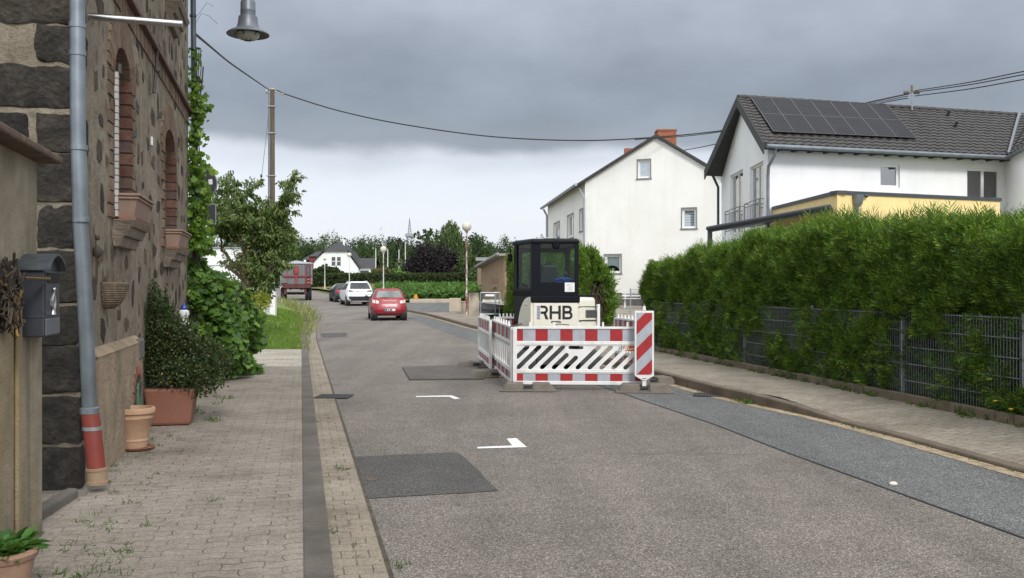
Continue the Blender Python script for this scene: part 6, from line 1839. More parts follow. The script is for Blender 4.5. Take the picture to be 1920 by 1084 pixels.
# roof
back = (BL - A)
apx = gf_.p(ap, 0, za + .10); eL = gf_.p(-.32, 0, ze - .08); eR = gf_.p(gf_.L + .4, 0, ze - .1)
fo_ = gf_.n * .18; bk_ = back * 1.03
b = MB()
b.slab([eL + fo_, apx + fo_, apx + bk_, eL + bk_][::-1], (0, 0, -.12)); b.slab([apx + fo_, eR + fo_, eR + bk_, apx + bk_][::-1], (0, 0, -.12))
b.build('roof', M_tiles, crh)
b = MB(); b.tube([eL + fo_ + V((-.05, 0, -.05)), eL + bk_ + V((-.05, 0, -.05))], .07, 8); b.build('gutter', M_galv, crh)
b = MB(); b.tube([eL + V((.0, .1, -.1)), A + gf_.n * .05 + V((-.03, -.05, ze - .75)), A + gf_.n * .05 + V((-.03, -.05, .5))], .04, 8); b.build('downpipe', M_galv, crh); b = MB(); b.tube([eL + back * .97 + V((0, .1, -.15)), BL + V((-.06, -.1, ze - .6)), BL + V((-.06, -.1, .5))], .06, 8); b.build('downpipe', M_galv, crh)
b = MB(); cc = P(1248, 252, 44.5); b.box(cc.x - .43, cc.x + .43, 44.1, 44.9, za - .9, Z(247, 44.5)); b.box(cc.x - .46, cc.x + .46, 44.07, 44.93, Z(248, 44.5), Z(245, 44.5)); b.build('chimney', M_chim, crh)
b = MB(); cc = P(1180, 283, 50); b.box(cc.x - .25, cc.x + .25, 49.8, 50.2, 6.8, Z(279, 50)); b.build('chimney', M_chim, crh)
# bench and small mesh fence in its yard
Yq = 40.0
r = root('garden_bench', (X(1190, Yq), Yq, .76), 'white slatted garden bench standing by the cream house wall', 'bench')
zg = .78
b = MB(); x0, x1 = X(1166, Yq), X(1213, Yq)
for i in range(3): b.box(x0, x1, Yq - .02, Yq + .01, Z(556 - i * 5.5, Yq), Z(552.6 - i * 5.5, Yq))
b.build('backrest', M_white, r)
b = MB()
for i in range(4): b.box(x0, x1, Yq - .4 + i * .09, Yq - .33 + i * .09, Z(560.5, Yq), Z(559, Yq))
b.build('seat', M_white, r)
for x in (x0 + .12, x1 - .12):
    b = MB(); b.tube([(x - .05, Yq - .38, zg - .03), (x, Yq - .1, Z(560, Yq))], .03, 6); b.tube([(x + .05, Yq + .05, zg - .03), (x, Yq - .02, Z(545, Yq))], .03, 6); b.build('leg', M_white, r)
Yr = 36.0
r = root('mesh_fence', (X(1196, Yr), Yr, .6), 'short grey mesh fence on a post in the yard between bench and hedge', 'fence')
b = MB(); b.tube([(X(1182, Yr), Yr, .5), (X(1182, Yr), Yr, Z(541, Yr))], .025, 8); b.build('post', M_fpost, r)
b = MB()
for i in range(26): x = X(1182, Yr) + i * .05; b.tube([(x, Yr, Z(559, Yr)), (x, Yr, Z(542, Yr))], .0035, 4)
for i in range(4): z = Z(543 + i * 5, Yr); b.tube([(X(1182, Yr), Yr, z), (X(1182, Yr) + 1.25, Yr, z)], .005, 4)
b.build('mesh', M_fence, r)
rosette('flower', (X(1150, 40.5), 40.5, .9), .25, 120, .14, leafmat('pink_flower', [(0, (.05, .12, .03)), (.6, (.08, .16, .04)), (.65, (.45, .08, .12)), (1, (.55, .12, .18))]), 'pink flowering plant at the foot of the cream house wall', 'plant')
# ================================================================== VEHICLES
def carpaint(name, col, rough=.4): return plain(name, col, rough, 0, .03, 3, coat=.25)
M_carglass = darkglass('car_glass', (.022, .026, .03), .05)
M_tyre = plain('tyre', (.014, .014, .015), .85, 0, .2, 12)
M_rim = plain('alloy_rim', (.34, .34, .35), .35, .8, .1, 8)
M_plate = plain('number_plate_white', (.68, .68, .66), .5)
M_pblue = plain('number_plate_blue', (.02, .06, .35), .5)
M_lred = plain('tail_lamp_red', (.42, .02, .02), .25)
M_lwhite = plain('tail_lamp_clear', (.85, .74, .70), .2)
def car(name, c, yaw, label, paint, levels, belt, rear_glass, lamps, platez, wheels, L, W, extra=None, rglass=None):
    rglass = rglass or M_carglass
    """levels: (z, y_rear, y_front, half width, exponent); local frame: y forward, rear at y=0, x to the right"""
    r = root(name, c, label, 'car', yaw)
    lz = [l[0] for l in levels]
    def at(z): return [float(np.interp(z, lz, [l[i] for l in levels])) for i in range(1, 5)]
    n = 48
    def outline(z):
        yr, yf, hw, ex = at(z); cy, b = (yr + yf) / 2, (yf - yr) / 2; pts = []
        for i in range(n):
            t = 2 * math.pi * (i + .5) / n - math.pi / 2
            ct, st = math.cos(t), math.sin(t)
            pts.append((hw * math.copysign(abs(ct) ** (2 / ex), ct), cy + b * math.copysign(abs(st) ** (2 / ex), st), z))
        return pts
    def ysurf(x, z):
        yr, yf, hw, ex = at(z); cy, b = (yr + yf) / 2, (yf - yr) / 2
        return cy - b * max(0.0, 1 - min(1, abs(x) / hw) ** ex) ** (1 / ex)
    zs = sorted(set(lz + list(np.linspace(lz[0], lz[-1], 26))))
    b = MB(); vs = []; fs = []
    for z in zs: vs += outline(z)
    for j in range(len(zs) - 1):
        for i in range(n): fs.append((j * n + i, j * n + (i + 1) % n, (j + 1) * n + (i + 1) % n, (j + 1) * n + i))
    fs.append(tuple(range(n - 1, -1, -1))); fs.append(tuple((len(zs) - 1) * n + i for i in range(n)))
    b.add(vs, fs); body = b.build('body', paint, r, world=False, smooth=35)
    def rear_patch(nm, pts, m, off=.006, parent=None, nx=14, nz=6):
        """pts: 4 (x,z) corners: bottom left, bottom right, top right, top left"""
        g = MB(); vs = []; fs = []
        for j in range(nz + 1):
            for i in range(nx + 1):
                u, w = i / nx, j / nz
                x = (pts[0][0] * (1 - u) + pts[1][0] * u) * (1 - w) + (pts[3][0] * (1 - u) + pts[2][0] * u) * w
                z = (pts[0][1] * (1 - u) + pts[1][1] * u) * (1 - w) + (pts[3][1] * (1 - u) + pts[2][1] * u) * w
                vs.append((x, ysurf(x, z) - off, z))
        for j in range(nz):
            for i in range(nx): a = j * (nx + 1) + i; fs.append((a, a + 1, a + nx + 2, a + nx + 1))
        g.add(vs, fs); return g.build(nm, m, parent or r, world=False, smooth=60)
    (gw0, gz0, gw1, gz1) = rear_glass
    rear_patch('rear_window', [(-gw0, gz0), (gw0, gz0), (gw1, gz1), (-gw1, gz1)], rglass)
    # side windows
    for s in (-1, 1):
        y0, y1, z0, z1 = belt
        g = MB(); vs = []; fs = []; nx, nz = 8, 5
        for j in range(nz + 1):
            for i in range(nx + 1):
                w = j / nz; z = z0 + (z1 - z0) * w; yr, yf, hw, ex = at(z)
                a, e = y0 + .18 * w, min(y1, yf - .35) - .3 * w
                y = a + (e - a) * i / nx; cy, bb = (yr + yf) / 2, (yf - yr) / 2
                x = hw * max(0, 1 - min(1, abs(y - cy) / bb) ** ex) ** (1 / ex)
                vs.append((s * (x + .006), y, z))
        for j in range(nz):
            for i in range(nx): a = j * (nx + 1) + i; fs.append((a, a + 1, a + nx + 2, a + nx + 1) if s > 0 else (a + nx + 1, a + nx + 2, a + 1, a))
        g.add(vs, fs); g.build('side_window', M_carglass, r, world=False)
    # windscreen is on the far side but is part of the car
    for nm, pts, m in lamps: 
        rear_patch(nm, pts, m, .012, nx=4, nz=4)
        rear_patch(nm, [(-pts[1][0], pts[1][1]), (-pts[0][0], pts[0][1]), (-pts[3][0], pts[3][1]), (-pts[2][0], pts[2][1])], m, .012, nx=4, nz=4)
    px_, pz = .26, platez
    pl = rear_patch('number_plate', [(-px_, pz - .055), (px_, pz - .055), (px_, pz + .055), (-px_, pz + .055)], M_plate, .014, nx=2, nz=1)
    yp = ysurf(0, pz) - .0165
    g = MB(); g.quad((-px_, yp, pz - .05), (-px_ + .045, yp, pz - .05), (-px_ + .045, yp, pz + .05), (-px_, yp, pz + .05)); g.build('plate_band', M_pblue, pl, world=False)
    g = MB(); letters(g, 'MYK IT 303', type('f', (), {'p': staticmethod(lambda a, nn, z: V((a, yp - nn, z)))}), -px_ + .06, pz - .035, .07, .0005, 0, .34, .22); g.build('plate_lettering', M_blk, pl, world=False)
    wr, ww, wx, wy = wheels
    for s in (-1, 1):
        for y in wy:
            cx = s * (W / 2 - ww / 2 - .01)
            g = MB(); g.tube([(cx - ww / 2, y, wr), (cx - ww / 2 + .02, y, wr), (cx + ww / 2 - .02, y, wr), (cx + ww / 2, y, wr)], [wr - .02, wr, wr, wr - .02], 24)
            w_ = g.build('wheel', M_tyre, r, world=False, smooth=40)
            g = MB(); g.tube([(s * (W / 2 - .02), y, wr), (s * (W / 2 - .004), y, wr)], wr * .62, 20); g.build('rim', M_rim, w_, world=False)
            g = MB(); g.tube([(s * (W / 2 - .30), y, wr + .03), (s * (W / 2 - .012), y, wr + .03)], wr + .06, 24); g.build('wheel_arch', M_black, r, world=False)
    zm = belt[2] + .06
    for s in (-1, 1):
        g = MB(); g.ball((s * (W / 2 + .09), belt[1] - .25, zm), .10, .07, .075, 12, 8); g.tube([(s * (W / 2 - .06), belt[1] - .2, zm - .03), (s * (W / 2 + .05), belt[1] - .22, zm - .02)], .02, 6)
        g.build('mirror', M_dark, r, world=False, smooth=60)
    if extra: extra(r, rear_patch, ysurf, at)
    return r
M_red = carpaint('car_red', (.30, .012, .020))
M_wht = carpaint('car_white', (.76, .77, .78))
M_grn = carpaint('car_dark_green', (.022, .038, .036))
# red hatchback
def red_extra(r, patch, ysurf, at):
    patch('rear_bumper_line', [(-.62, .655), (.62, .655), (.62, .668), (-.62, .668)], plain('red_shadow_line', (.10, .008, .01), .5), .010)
    g = MB(); y = ysurf(0, .93) - .01
    g.slab([(-.045, y, .93), (0, y, .86), (.045, y, .93), (0, y, 1.0)], (0, .012, 0)); g.build('emblem', M_chrome, r, world=False)
    g = MB(); g.tube([(-.02, ysurf(0, 1.04) - .02, 1.04), (-.22, ysurf(.22, 1.075) - .025, 1.072), (-.42, ysurf(.42, 1.07) - .022, 1.06)], .012, 6); g.build('rear_wiper', M_dark, r, world=False)
    g = MB(); g.tube([(0, .75, 1.46), (0, .68, 1.52), (0, .58, 1.6)], .006, 5); g.build('aerial', M_dark, r, world=False)
    patch('lower_bumper', [(-.70, .27), (.70, .27), (.72, .34), (-.72, .34)], M_dark, .008)
    g = MB(); g.box(-.55, .55, .25, .6, .22, .30); g.build('underbody', M_black, r, world=False)
Yc = 44.0; xc = X(731.5, Yc)
red_levels = [(.22, .12, 3.45, .70, 5), (.32, .05, 3.55, .80, 6), (.48, .0, 3.6, .825, 6), (.62, .02, 3.58, .825, 6), (.75, .07, 3.5, .815, 5.5), (.95, .12, 3.25, .80, 5.5), (1.04, .18, 2.95, .775, 5.5), (1.2, .30, 2.55, .70, 5.5), (1.36, .44, 2.15, .60, 5), (1.44, .56, 1.95, .54, 4), (1.47, .75, 1.75, .44, 3)]
car('red_car', (xc, Yc - .2, h(Yc)), math.radians(11.5), 'red small hatchback with clear tail lamps, nearest of the driving cars', M_red, red_levels, (.45, 2.9, 1.02, 1.36), (.60, 1.06, .49, 1.36),
    [('tail_lamp', [(.47, .80), (.615, .79), (.60, .95), (.48, .90)], M_lwhite), ('tail_lamp', [(.64, .79), (.765, .82), (.75, .98), (.63, .94)], M_lwhite)], .50, (.29, .19, .7, (.48, 2.85)), 3.6, 1.65, red_extra, darkglass('rear_glass_painted_light', (.17, .20, .20), .08))  # pale colour stands in for light reflected and seen through the glass
# white SUV
def suv_extra(r, patch, ysurf, at):
    patch('rear_bumper', [(-.86, .36), (.86, .36), (.89, .66), (-.89, .66)], M_dark, .010)
    patch('trim_line', [(-.72, .78), (.72, .78), (.72, .80), (-.72, .80)], M_dark, .010)
    patch('rear_spoiler', [(-.60, 1.60), (.60, 1.60), (.58, 1.64), (-.58, 1.64)], M_wht, .10)
    for s in (-1, 1):
        g = MB(); g.tube([(s * .60, .8, 1.66), (s * .61, 1.0, 1.715), (s * .62, 2.4, 1.715), (s * .62, 2.6, 1.66)], .018, 6); g.build('roof_rail', M_chrome, r, world=False)
    g = MB(); g.box(-.6, .6, .3, .8, .25, .36); g.build('underbody', M_black, r, world=False)
Ys = 65.5; xs_ = X(676.5, Ys)
suv_levels = [(.30, .12, 4.5, .80, 6), (.42, .04, 4.6, .92, 7), (.66, .0, 4.65, .94, 7), (.85, .05, 4.6, .94, 7), (1.05, .10, 4.4, .92, 7), (1.14, .14, 3.9, .90, 7), (1.3, .28, 3.45, .84, 7), (1.5, .42, 3.0, .75, 6), (1.6, .48, 2.85, .70, 5), (1.68, .60, 2.6, .60, 4)]
car('white_suv', (xs_, Ys - .1, h(Ys)), math.radians(17), 'white estate-sized SUV with black rear bumper driving behind the red hatchback', M_wht, suv_levels, (.35, 3.7, 1.12, 1.54), (.70, 1.16, .62, 1.56),
    [('tail_lamp', [(.45, .98), (.86, .97), (.85, 1.10), (.42, 1.04)], plain('smoked_lamp', (.06, .03, .03), .25))], .965, (.36, .23, .8, (.75, 3.55)), 4.65, 1.88, suv_extra)
# dark hatchback
def dk_extra(r, patch, ysurf, at):
    patch('rear_bumper', [(-.80, .32), (.80, .32), (.82, .56), (-.82, .56)], M_dark, .010)
    g = MB(); g.box(-.55, .55, .25, .6, .22, .32); g.build('underbody', M_black, r, world=False)
Yd = 73.0; xd = X(650, Yd)
dk_levels = [(.25, .12, 4.05, .74, 6), (.36, .04, 4.15, .84, 6), (.52, .0, 4.2, .865, 6), (.75, .05, 4.1, .865, 6), (.95, .12, 3.8, .85, 6), (1.02, .18, 3.4, .82, 6), (1.2, .34, 2.95, .74, 6), (1.36, .5, 2.5, .64, 5), (1.42, .65, 2.3, .56, 4), (1.45, .85, 2.0, .45, 3)]
car('dark_car', (xd, Yd - .1, h(Yd)), math.radians(18), 'dark green hatchback with a lit red tail lamp, partly hidden by the white SUV', M_grn, dk_levels, (.4, 3.4, 1.0, 1.36), (.62, 1.04, .52, 1.34),
    [('tail_lamp', [(.52, .74), (.83, .74), (.80, .96), (.56, .96)], M_lred)], .66, (.31, .2, .75, (.65, 3.2)), 4.2, 1.74, dk_extra)
# farm trailer
Yt = 77.0; xt = X(555.5, Yt)
tr = root('farm_trailer', (xt, Yt, h(Yt)), 'red and grey agricultural tipping trailer driving away on the left lane', 'trailer', math.radians(13))
M_tred = plain('trailer_red', (.27, .03, .033), .5, 0, .15, 4, dirt=.2)
M_tredd = plain('trailer_frame_red', (.085, .016, .018), .6, 0, .2, 4, dirt=.4)
M_tgrey = plain('trailer_grey', (.15, .155, .16), .5, .3, .12, 3, dirt=.2)
b = MB(); b.hexa([(-1.16, .02, 1.32), (1.16, .02, 1.32), (1.16, 5.2, 1.32), (-1.16, 5.2, 1.32), (-1.22, .0, 2.98), (1.22, .0, 2.98), (1.22, 5.2, 2.98), (-1.22, 5.2, 2.98)]); b.build('load_box', M_tgrey, tr, world=False)
b = MB()
for x in np.linspace(-1.1, 1.1, 9): b.box(x - .03, x + .03, -.03, .02, 1.36, 2.92)
b.box(1.14, 1.27, -.05, 5.2, 1.3, 3.0); b.box(-1.27, -1.14, -.05, 5.2, 1.3, 3.0)
b.build('box_rib', plain('trailer_rib', (.19, .195, .20), .5, .3), tr, world=False)
b = MB(); b.add([(-1.3, -.1, 2.97), (1.3, -.1, 2.97), (1.3, 5.3, 2.97), (-1.3, 5.3, 2.97), (0, -.1, 3.22), (0, 5.3, 3.22), (-1.3, -.1, 3.03), (1.3, -.1, 3.03), (-1.3, 5.3, 3.03), (1.3, 5.3, 3.03)], [(0, 1, 7, 4, 6), (2, 3, 8, 5, 9), (6, 4, 5, 8), (4, 7, 9, 5), (1, 2, 9, 7), (3, 0, 6, 8)])
b.build('tarpaulin', plain('tarpaulin', (.42, .45, .50), .6, 0, .08, 2), tr, world=False)
b = MB(); b.box(-1.0, 1.22, -.14, -.06, 1.93, 2.02); b.box(-.07, .07, -.14, -.05, 1.3, 2.8); b.box(-1.0, 1.2, -.12, -.06, 1.90, 1.93)
for x in (-.72, .74): b.box(x - .022, x + .022, -.12, -.06, 1.35, 2.85)
b.box(.72, 1.2, -.11, -.07, 2.82, 2.86)
b.build('tail_frame', M_tred, tr, world=False)
b = MB(); b.box(-.2, .2, -.2, -.08, 2.28, 2.66); b.box(-.14, .14, -.2, -.08, 2.66, 2.8); b.box(-.16, .16, -.19, -.08, 2.16, 2.28); b.build('unloading_drive', M_tred, tr, world=False, bevel=.03)
b = MB()
for x in (.80, 1.10): b.tube([(x, -.15, 1.4), (x, -.15, 2.8)], .018, 6)
for i in range(9): b.tube([(.80, -.15, 1.5 + i * .15), (1.10, -.15, 1.5 + i * .15)], .014, 6)
b.build('ladder', M_tredd, tr, world=False)
b = MB(); b.box(-1.15, 1.15, -.05, 5.2, 1.16, 1.34); b.box(-.5, -.38, .2, 6.5, .85, 1.16); b.box(.38, .5, .2, 6.5, .85, 1.16); b.box(-1.1, 1.1, -.06, .04, 1.02, 1.2); b.box(-.95, -.75, .1, .3, .5, 1.1); b.box(.62, .8, .1, .3, .5, 1.1)
b.build('chassis', M_tredd, tr, world=False)
for s in (-1, 1):
    for y in (.9, 2.6):
        b = MB(); x = s * .98; b.tube([(x - .24, y, .55), (x - .2, y, .55), (x + .2, y, .55), (x + .24, y, .55)], [.49, .55, .55, .49], 24); w_ = b.build('wheel', M_tyre, tr, world=False)
        b = MB(); b.tube([(x + s * .2, y, .55), (x + s * .245, y, .55)], .27, 16); b.build('rim', M_tredd, w_, world=False)
b = MB(); b.tube([(-.8, .9, .55), (.8, .9, .55)], .07, 8); b.tube([(-.8, 2.6, .55), (.8, 2.6, .55)], .07, 8); b.box(-.7, .7, .3, .4, .62, .70); b.build('axle', M_black, tr, world=False)
b = MB(); b.box(.85, 1.15, -.14, -.06, 1.62, 1.70); b.box(.85, 1.15, -.14, -.06, 1.40, 1.52); b.pieces('tail_lamp', M_orange, tr, world=False)
b = MB()
for x in (-1.05, -.5, .68): b.ball((x, .1, 3.17), .10, .1, .10)
b.pieces('beacon_cap', M_white, tr, world=False, smooth=60)
b = MB(); b.box(-1.45, -1.3, .2, .5, 1.9, 2.15); b.tube([(-1.37, .35, 1.4), (-1.37, .35, 1.95)], .03, 6); b.box(-1.27, -.7, -.1, .0, 1.4, 1.7); b.build('side_box', M_tgrey, tr, world=False, bevel=.03)

# ================================================================== STREET FURNITURE BEYOND
M_rust = NB('flaking_lamp_paint'); k = M_rust; v = k.coord()
c = k.ramp(k.noise(k.mapping(v, (3, 3, 1)), 2.0, 6, .7)[0], [(.36, srgb(118, 66, 60)), (.5, srgb(142, 96, 90)), (.55, (.6, .58, .56))])
M_rust = k.fin(c, .8)
k = NB('half_flaked_paint'); v = k.coord(); M_rustw = k.fin(k.ramp(k.noise(k.mapping(v, (3, 3, 1)), 2.4, 6, .7)[0], [(.4, srgb(140, 96, 88)), (.48, (.5, .48, .46)), (.6, (.62, .60, .58))]), .8)
M_lampw = plain('lamp_post_white', (.62, .62, .60), .6, 0, .1, 6, dirt=.25)
k = NB('lamp_globe_plastic'); v = k.coord(); s = k.n('ShaderNodeSeparateXYZ', {0: k.coord('Generated')})
c = k.ramp(k.noise(v, 5, 4)[0], [(.3, (.50, .47, .38)), (.7, (.62, .59, .50))])
M_globe = k.fin(c, .12, 0, .6)
GLG = 'globe street lamps along the road'
def globe_lamp(Y, px, py_globe, dia_px, label, m, zb=None):
    x = X(px, Y); z0 = zb if zb is not None else h(Y) + .13; zc = Z(py_globe, Y); rr = dia_px / 2 / F * Y
    r = root('globe_lamp', (x, Y, z0), label, 'street lamp', 0, GLG)
    b = MB(); b.tube([(x, Y, z0), (x, Y, z0 + 1.1)], .062, 10); b.tube([(x, Y, z0 + 1.1), (x, Y, z0 + 1.14), (x, Y, zc - rr)], [.062, .043, .038], 10); b.build('post', m, r)
    b = MB(); b.lathe([(.05, zc - rr - .10), (.08, zc - rr - .02), (.10, zc - rr * .86)], (x, Y, 0), 14); b.build('collar', m, r)
    b = MB(); b.ball((x, Y, zc), rr, rr, rr, 24, 14); b.build('globe', M_globe, r, smooth=70)
globe_lamp(47.5, 875, 425, 18, 'globe street lamp with a flaking red post, nearest, beside the concrete pillar', M_rust)
globe_lamp(69, 719, 467.5, 12, 'globe street lamp with a white and rusty post behind the red hatchback', M_rustw)
globe_lamp(97, 655, 478, 8.5, 'globe street lamp in front of the far white house, behind the SUV', M_lampw)
globe_lamp(124, 609, 485, 6.6, 'farthest globe street lamp, beside the trailer at the bend', M_lampw)
# pillar, cabinet, low wall, gate
Yp_ = 48.5
b = MB(); b.box(X(878.5, Yp_), X(898, Yp_), Yp_, Yp_ + .35, .05, Z(549, Yp_))
k = NB('stained_concrete'); v = k.coord(); s = k.n('ShaderNodeSeparateXYZ', {0: k.coord('Generated')})
c = k.ramp(k.noise(v, 3, 6, .6)[0], [(.3, srgb(160, 148, 130)), (.7, srgb(188, 178, 160))])
c = k.mix(k.ramp(k.math('SUBTRACT', s.outputs[2], k.math('MULTIPLY', k.noise(k.mapping(v, (6, 6, .6)), 1, 5)[0], .6)), [(.45, (0, 0, 0)), (.72, (.85, .85, .85))]), c, srgb(70, 64, 58))
M_stain = k.fin(c, .9)
o = b.build('concrete_pillar', M_stain, bevel=.02); tag(o, 'stained concrete gate pillar right of the nearest globe lamp', 'pillar')
b = MB(); b.box(X(864, 48.2), X(873.5, 48.2), 48.2, 48.7, .05, Z(567, 48.2)); b.box(X(863, 48.2), X(874.5, 48.2), 48.17, 48.73, Z(567, 48.2), Z(565, 48.2)); o = b.build('cable_cabinet', M_conc, bevel=.015); tag(o, 'small pale cable cabinet left of the nearest globe lamp', 'cabinet')
b = MB(); b.box(X(842, 53), X(864, 53), 53, 53.25, .1, Z(559, 53)); o = b.build('low_wall', M_conc, bevel=.02); tag(o, 'low pale wall piece behind the cable cabinet at the forecourt', 'wall')
Yg = 47.5
r = root('yard_gate', (X(915, Yg), Yg, .12), 'grey tubular yard gate with mesh filling beside the concrete pillar', 'gate')
b = MB(); x0, x1 = X(901, Yg), X(937, Yg); z0, z1 = .2, Z(549, Yg)
for p, q in (((x0, z0), (x0, z1)), ((x0, z1), (x1, z1)), ((x1, z0), (x1, z1)), ((x0, z0 + .1), (x1, z0 + .1)), ((X(929, Yg), z0), (X(929, Yg), z1))): b.tube([(p[0], Yg, p[1]), (q[0], Yg, q[1])], .035, 8)
b.build('frame', M_galv, r)
b = MB()
for i in range(20): x = x0 + (x1 - x0) * i / 19; b.tube([(x, Yg, z0 + .1), (x, Yg, z1)], .006, 4)
b.build('mesh', M_fence, r)
b = MB(); b.box(X(910, Yg), X(927, Yg), Yg - .03, Yg + .03, Z(556, Yg), Z(552, Yg)); b.build('letter_tube', M_white, r, bevel=.01)
b = MB(); b.box(X(905, 56), X(940, 56), 56, 56.2, .2, Z(562, 56)); o = b.build('white_board_stack', M_white); tag(o, 'white boards lying in the yard behind the gate', 'boards')
# forecourt edge and orange marker
b = MB(); ybk = 70.0
b.box(X(768, ybk), X(862, ybk), ybk, ybk + .3, h(ybk) - .1, Z(560.5, ybk)); o = b.build('edging_wall', M_conc, bevel=.03); tag(o, 'low pale concrete edge between the forecourt and the green field', 'wall')
r = root('orange_lantern', (X(779, 69.8), 69.8, Z(561, 69.8)), 'orange warning lantern sitting on the concrete edge by the field', 'lantern')
b = MB(); x, y, z = X(779, 69.8), 70.1, Z(560.5, ybk); b.box(x - .16, x + .16, y - .1, y + .1, z, z + .16); b.build('battery_box', plain('lantern_orange', (.55, .25, .03), .5), r, bevel=.02)
b = MB(); b.tube([(x, y - .06, z + .24), (x, y + .06, z + .24)], .11, 14); b.build('lens', plain('lantern_lens', (.60, .30, .03), .2), r)
# barn with corrugated side, grey shed behind
M_corr = plain('brown_cladding', srgb(150, 128, 104), .85, 0, .15, 2, dirt=.3)
M_corrd = plain('dark_cladding', srgb(96, 80, 66), .85, 0, .2, 3)
Bn, Bf = V((X(946, 56), 56, 0)), V((X(903, 72), 72, 0))
br = root('barn', (Bn.x, Bn.y, .2), 'brown boarded barn with a sloping roof edge behind the left thuja row', 'barn')
bf_ = Fr(Bf, Bn); bg = Fr(Bn, (Bn.x + 8, Bn.y + .6))
zN, zF = Z(477, 56), Z(500, 72)
b = MB(); b.quad(bf_.p(0, 0, .1), bf_.p(bf_.L, 0, .1), bf_.p(bf_.L, 0, zN), bf_.p(0, 0, zF)); b.quad(bg.p(0, 0, .1), bg.p(8, 0, .1), bg.p(8, 0, zN), bg.p(0, 0, zN))
b.quad(bf_.p(0, 0, .1), bf_.p(0, -8, .1), bf_.p(0, -8, zF), bf_.p(0, 0, zF))
b.build('wall', M_corr, br)
b = MB(); n = 22
for i in range(n):
    a = bf_.L * (i + .5) / n; zt_ = zF + (zN - zF) * (i + .5) / n
    b.fbox(bf_, a - .13, a + .13, .05, -.01, .15, zt_ - .03)
b.build('board', M_corrd if False else plain('brown_board', srgb(168, 146, 120), .85, 0, .15, 3), br)
b = MB(); b.slab([bf_.p(-.3, .35, zF + .02), bf_.p(bf_.L + .2, .35, zN + .05), bg.p(8.2, .2, zN + .2), V((bf_.p(0, -8, 0).x, bf_.p(0, -8, 0).y, zF + .2))], (0, 0, -.14)); b.tube([bf_.p(-.3, .42, zF), bf_.p(bf_.L + .2, .42, zN + .02)], .09, 8)
b.build('roof', plain('fibre_cement', srgb(150, 146, 140), .8, 0, .2, 3, dirt=.3), br)
b = MB(); b.box(X(921, 55.5), X(934, 55.5), 55.4, 55.6, Z(530, 55.5), Z(522, 55.5)); b.box(X(917, 55.5), X(936, 55.5), 55.0, 55.6, Z(532.5, 55.5), Z(530, 55.5)); b.tube([(X(919, 55.4), 55.4, Z(547, 55.4)), (X(931, 55.4), 55.4, Z(540, 55.4))], .1, 6); b.build('crate_shelf', M_corrd, br)
r = root('grey_shed', (X(905, 100), 100, 1), 'low shed with a flat grey roof glimpsed beyond the barn', 'shed')
b = MB(); b.box(X(895, 100), X(935, 100), 100, 106, .9, Z(489, 100)); b.build('wall', plain('shed_brown', srgb(120, 104, 90), .9), r)
b = MB(); b.box(X(892, 100), X(937, 100), 99.6, 106.3, Z(489, 100), Z(483, 100)); b.build('roof', plain('shed_roof', srgb(140, 142, 146), .7), r)
# white cabinet post on the verge
Yk = 40.2
r = root('white_cabinet', (X(507.5, Yk), Yk, .2), 'slim white distribution cabinet standing on the grass verge under the cherry tree', 'cabinet')
b = MB(); b.box(X(500, Yk), X(515.5, Yk), Yk, Yk + .3, .2, Z(545, Yk)); b.build('body', M_white, r, bevel=.02)
b = MB(); b.box(X(500.3, Yk), X(502.2, Yk), Yk - .012, Yk, .5, Z(546, Yk)); b.box(X(500, Yk) - .02, X(515.5, Yk) + .02, Yk - .02, Yk + .32, Z(545, Yk) , Z(544, Yk)); b.build('door_edge', M_galv, r)
# utility pole
Yu = 42.0; xu = X(511.5, Yu)
up_ = root('utility_pole', (xu, Yu, .15), 'tall wooden utility pole clamped to a concrete stub beside the road', 'utility pole')
k = NB('weathered_pole'); v = k.coord()
c = k.ramp(k.noise(k.mapping(v, (12, 12, .6)), 1.5, 6, .7)[0], [(.3, srgb(70, 58, 48)), (.7, srgb(104, 90, 76))])
M_pole = k.fin(c, .9)
b = MB(); b.tube([(xu, Yu, .1), (xu - .02, Yu, Z(168, Yu))], .125, 12, True, .095); b.build('wooden_pole', M_pole, up_, smooth=50)
b = MB(); b.tube([(xu - .165, Yu - .02, .1), (xu - .13, Yu - .02, Z(175, Yu))], .075, 10, True, .055); b.build('pipe', plain('pole_pipe', srgb(112, 118, 124), .5, .4, .15, 4), up_, smooth=50)
b = MB()
for z in (Z(200, Yu), Z(250, Yu), Z(330, Yu), 2.5): b.box(xu - .25, xu + .13, Yu - .13, Yu + .1, z - .02, z + .02)
b.build('band', M_galv, up_)
b = MB(); zt_ = Z(170, Yu); b.tube([(xu - .25, Yu - .1, zt_ - .02), (xu - .12, Yu, zt_ + .05), (xu + .1, Yu, zt_ + .04)], .04, 6); b.ball((xu - .24, Yu - .1, zt_ - .06), .07, .07, .1); b.tube([(xu + .1, Yu, zt_ - .05), (xu + .35, Yu, zt_ - .12), (xu + .48, Yu, zt_ - .17)], .03, 6); b.ball((xu + .45, Yu, zt_ - .16), .05); b.lathe([(0, zt_ + .12), (.11, zt_ + .1), (.12, zt_ + .03)], (xu, Yu, 0), 12)
b.build('insulator', plain('insulator_grey', (.30, .29, .27), .5), up_)
def wire(pts, r, label, n=10):
    out = []
    for i in range(len(pts) - 1):     # Catmull-Rom
        p0, p1, p2, p3 = pts[max(i - 1, 0)], pts[i], pts[i + 1], pts[min(i + 2, len(pts) - 1)]
        for j in range(n):
            t = j / n; out.append(.5 * ((2 * p1) + (p2 - p0) * t + (2 * p0 - 5 * p1 + 4 * p2 - p3) * t * t + (3 * p1 - p0 - 3 * p2 + p3) * t ** 3))
    out.append(pts[-1])
    b = MB(); b.tube(out, r, 6); o = b.build('overhead_cable', M_black, smooth=60); return tag(o, label, 'cable')
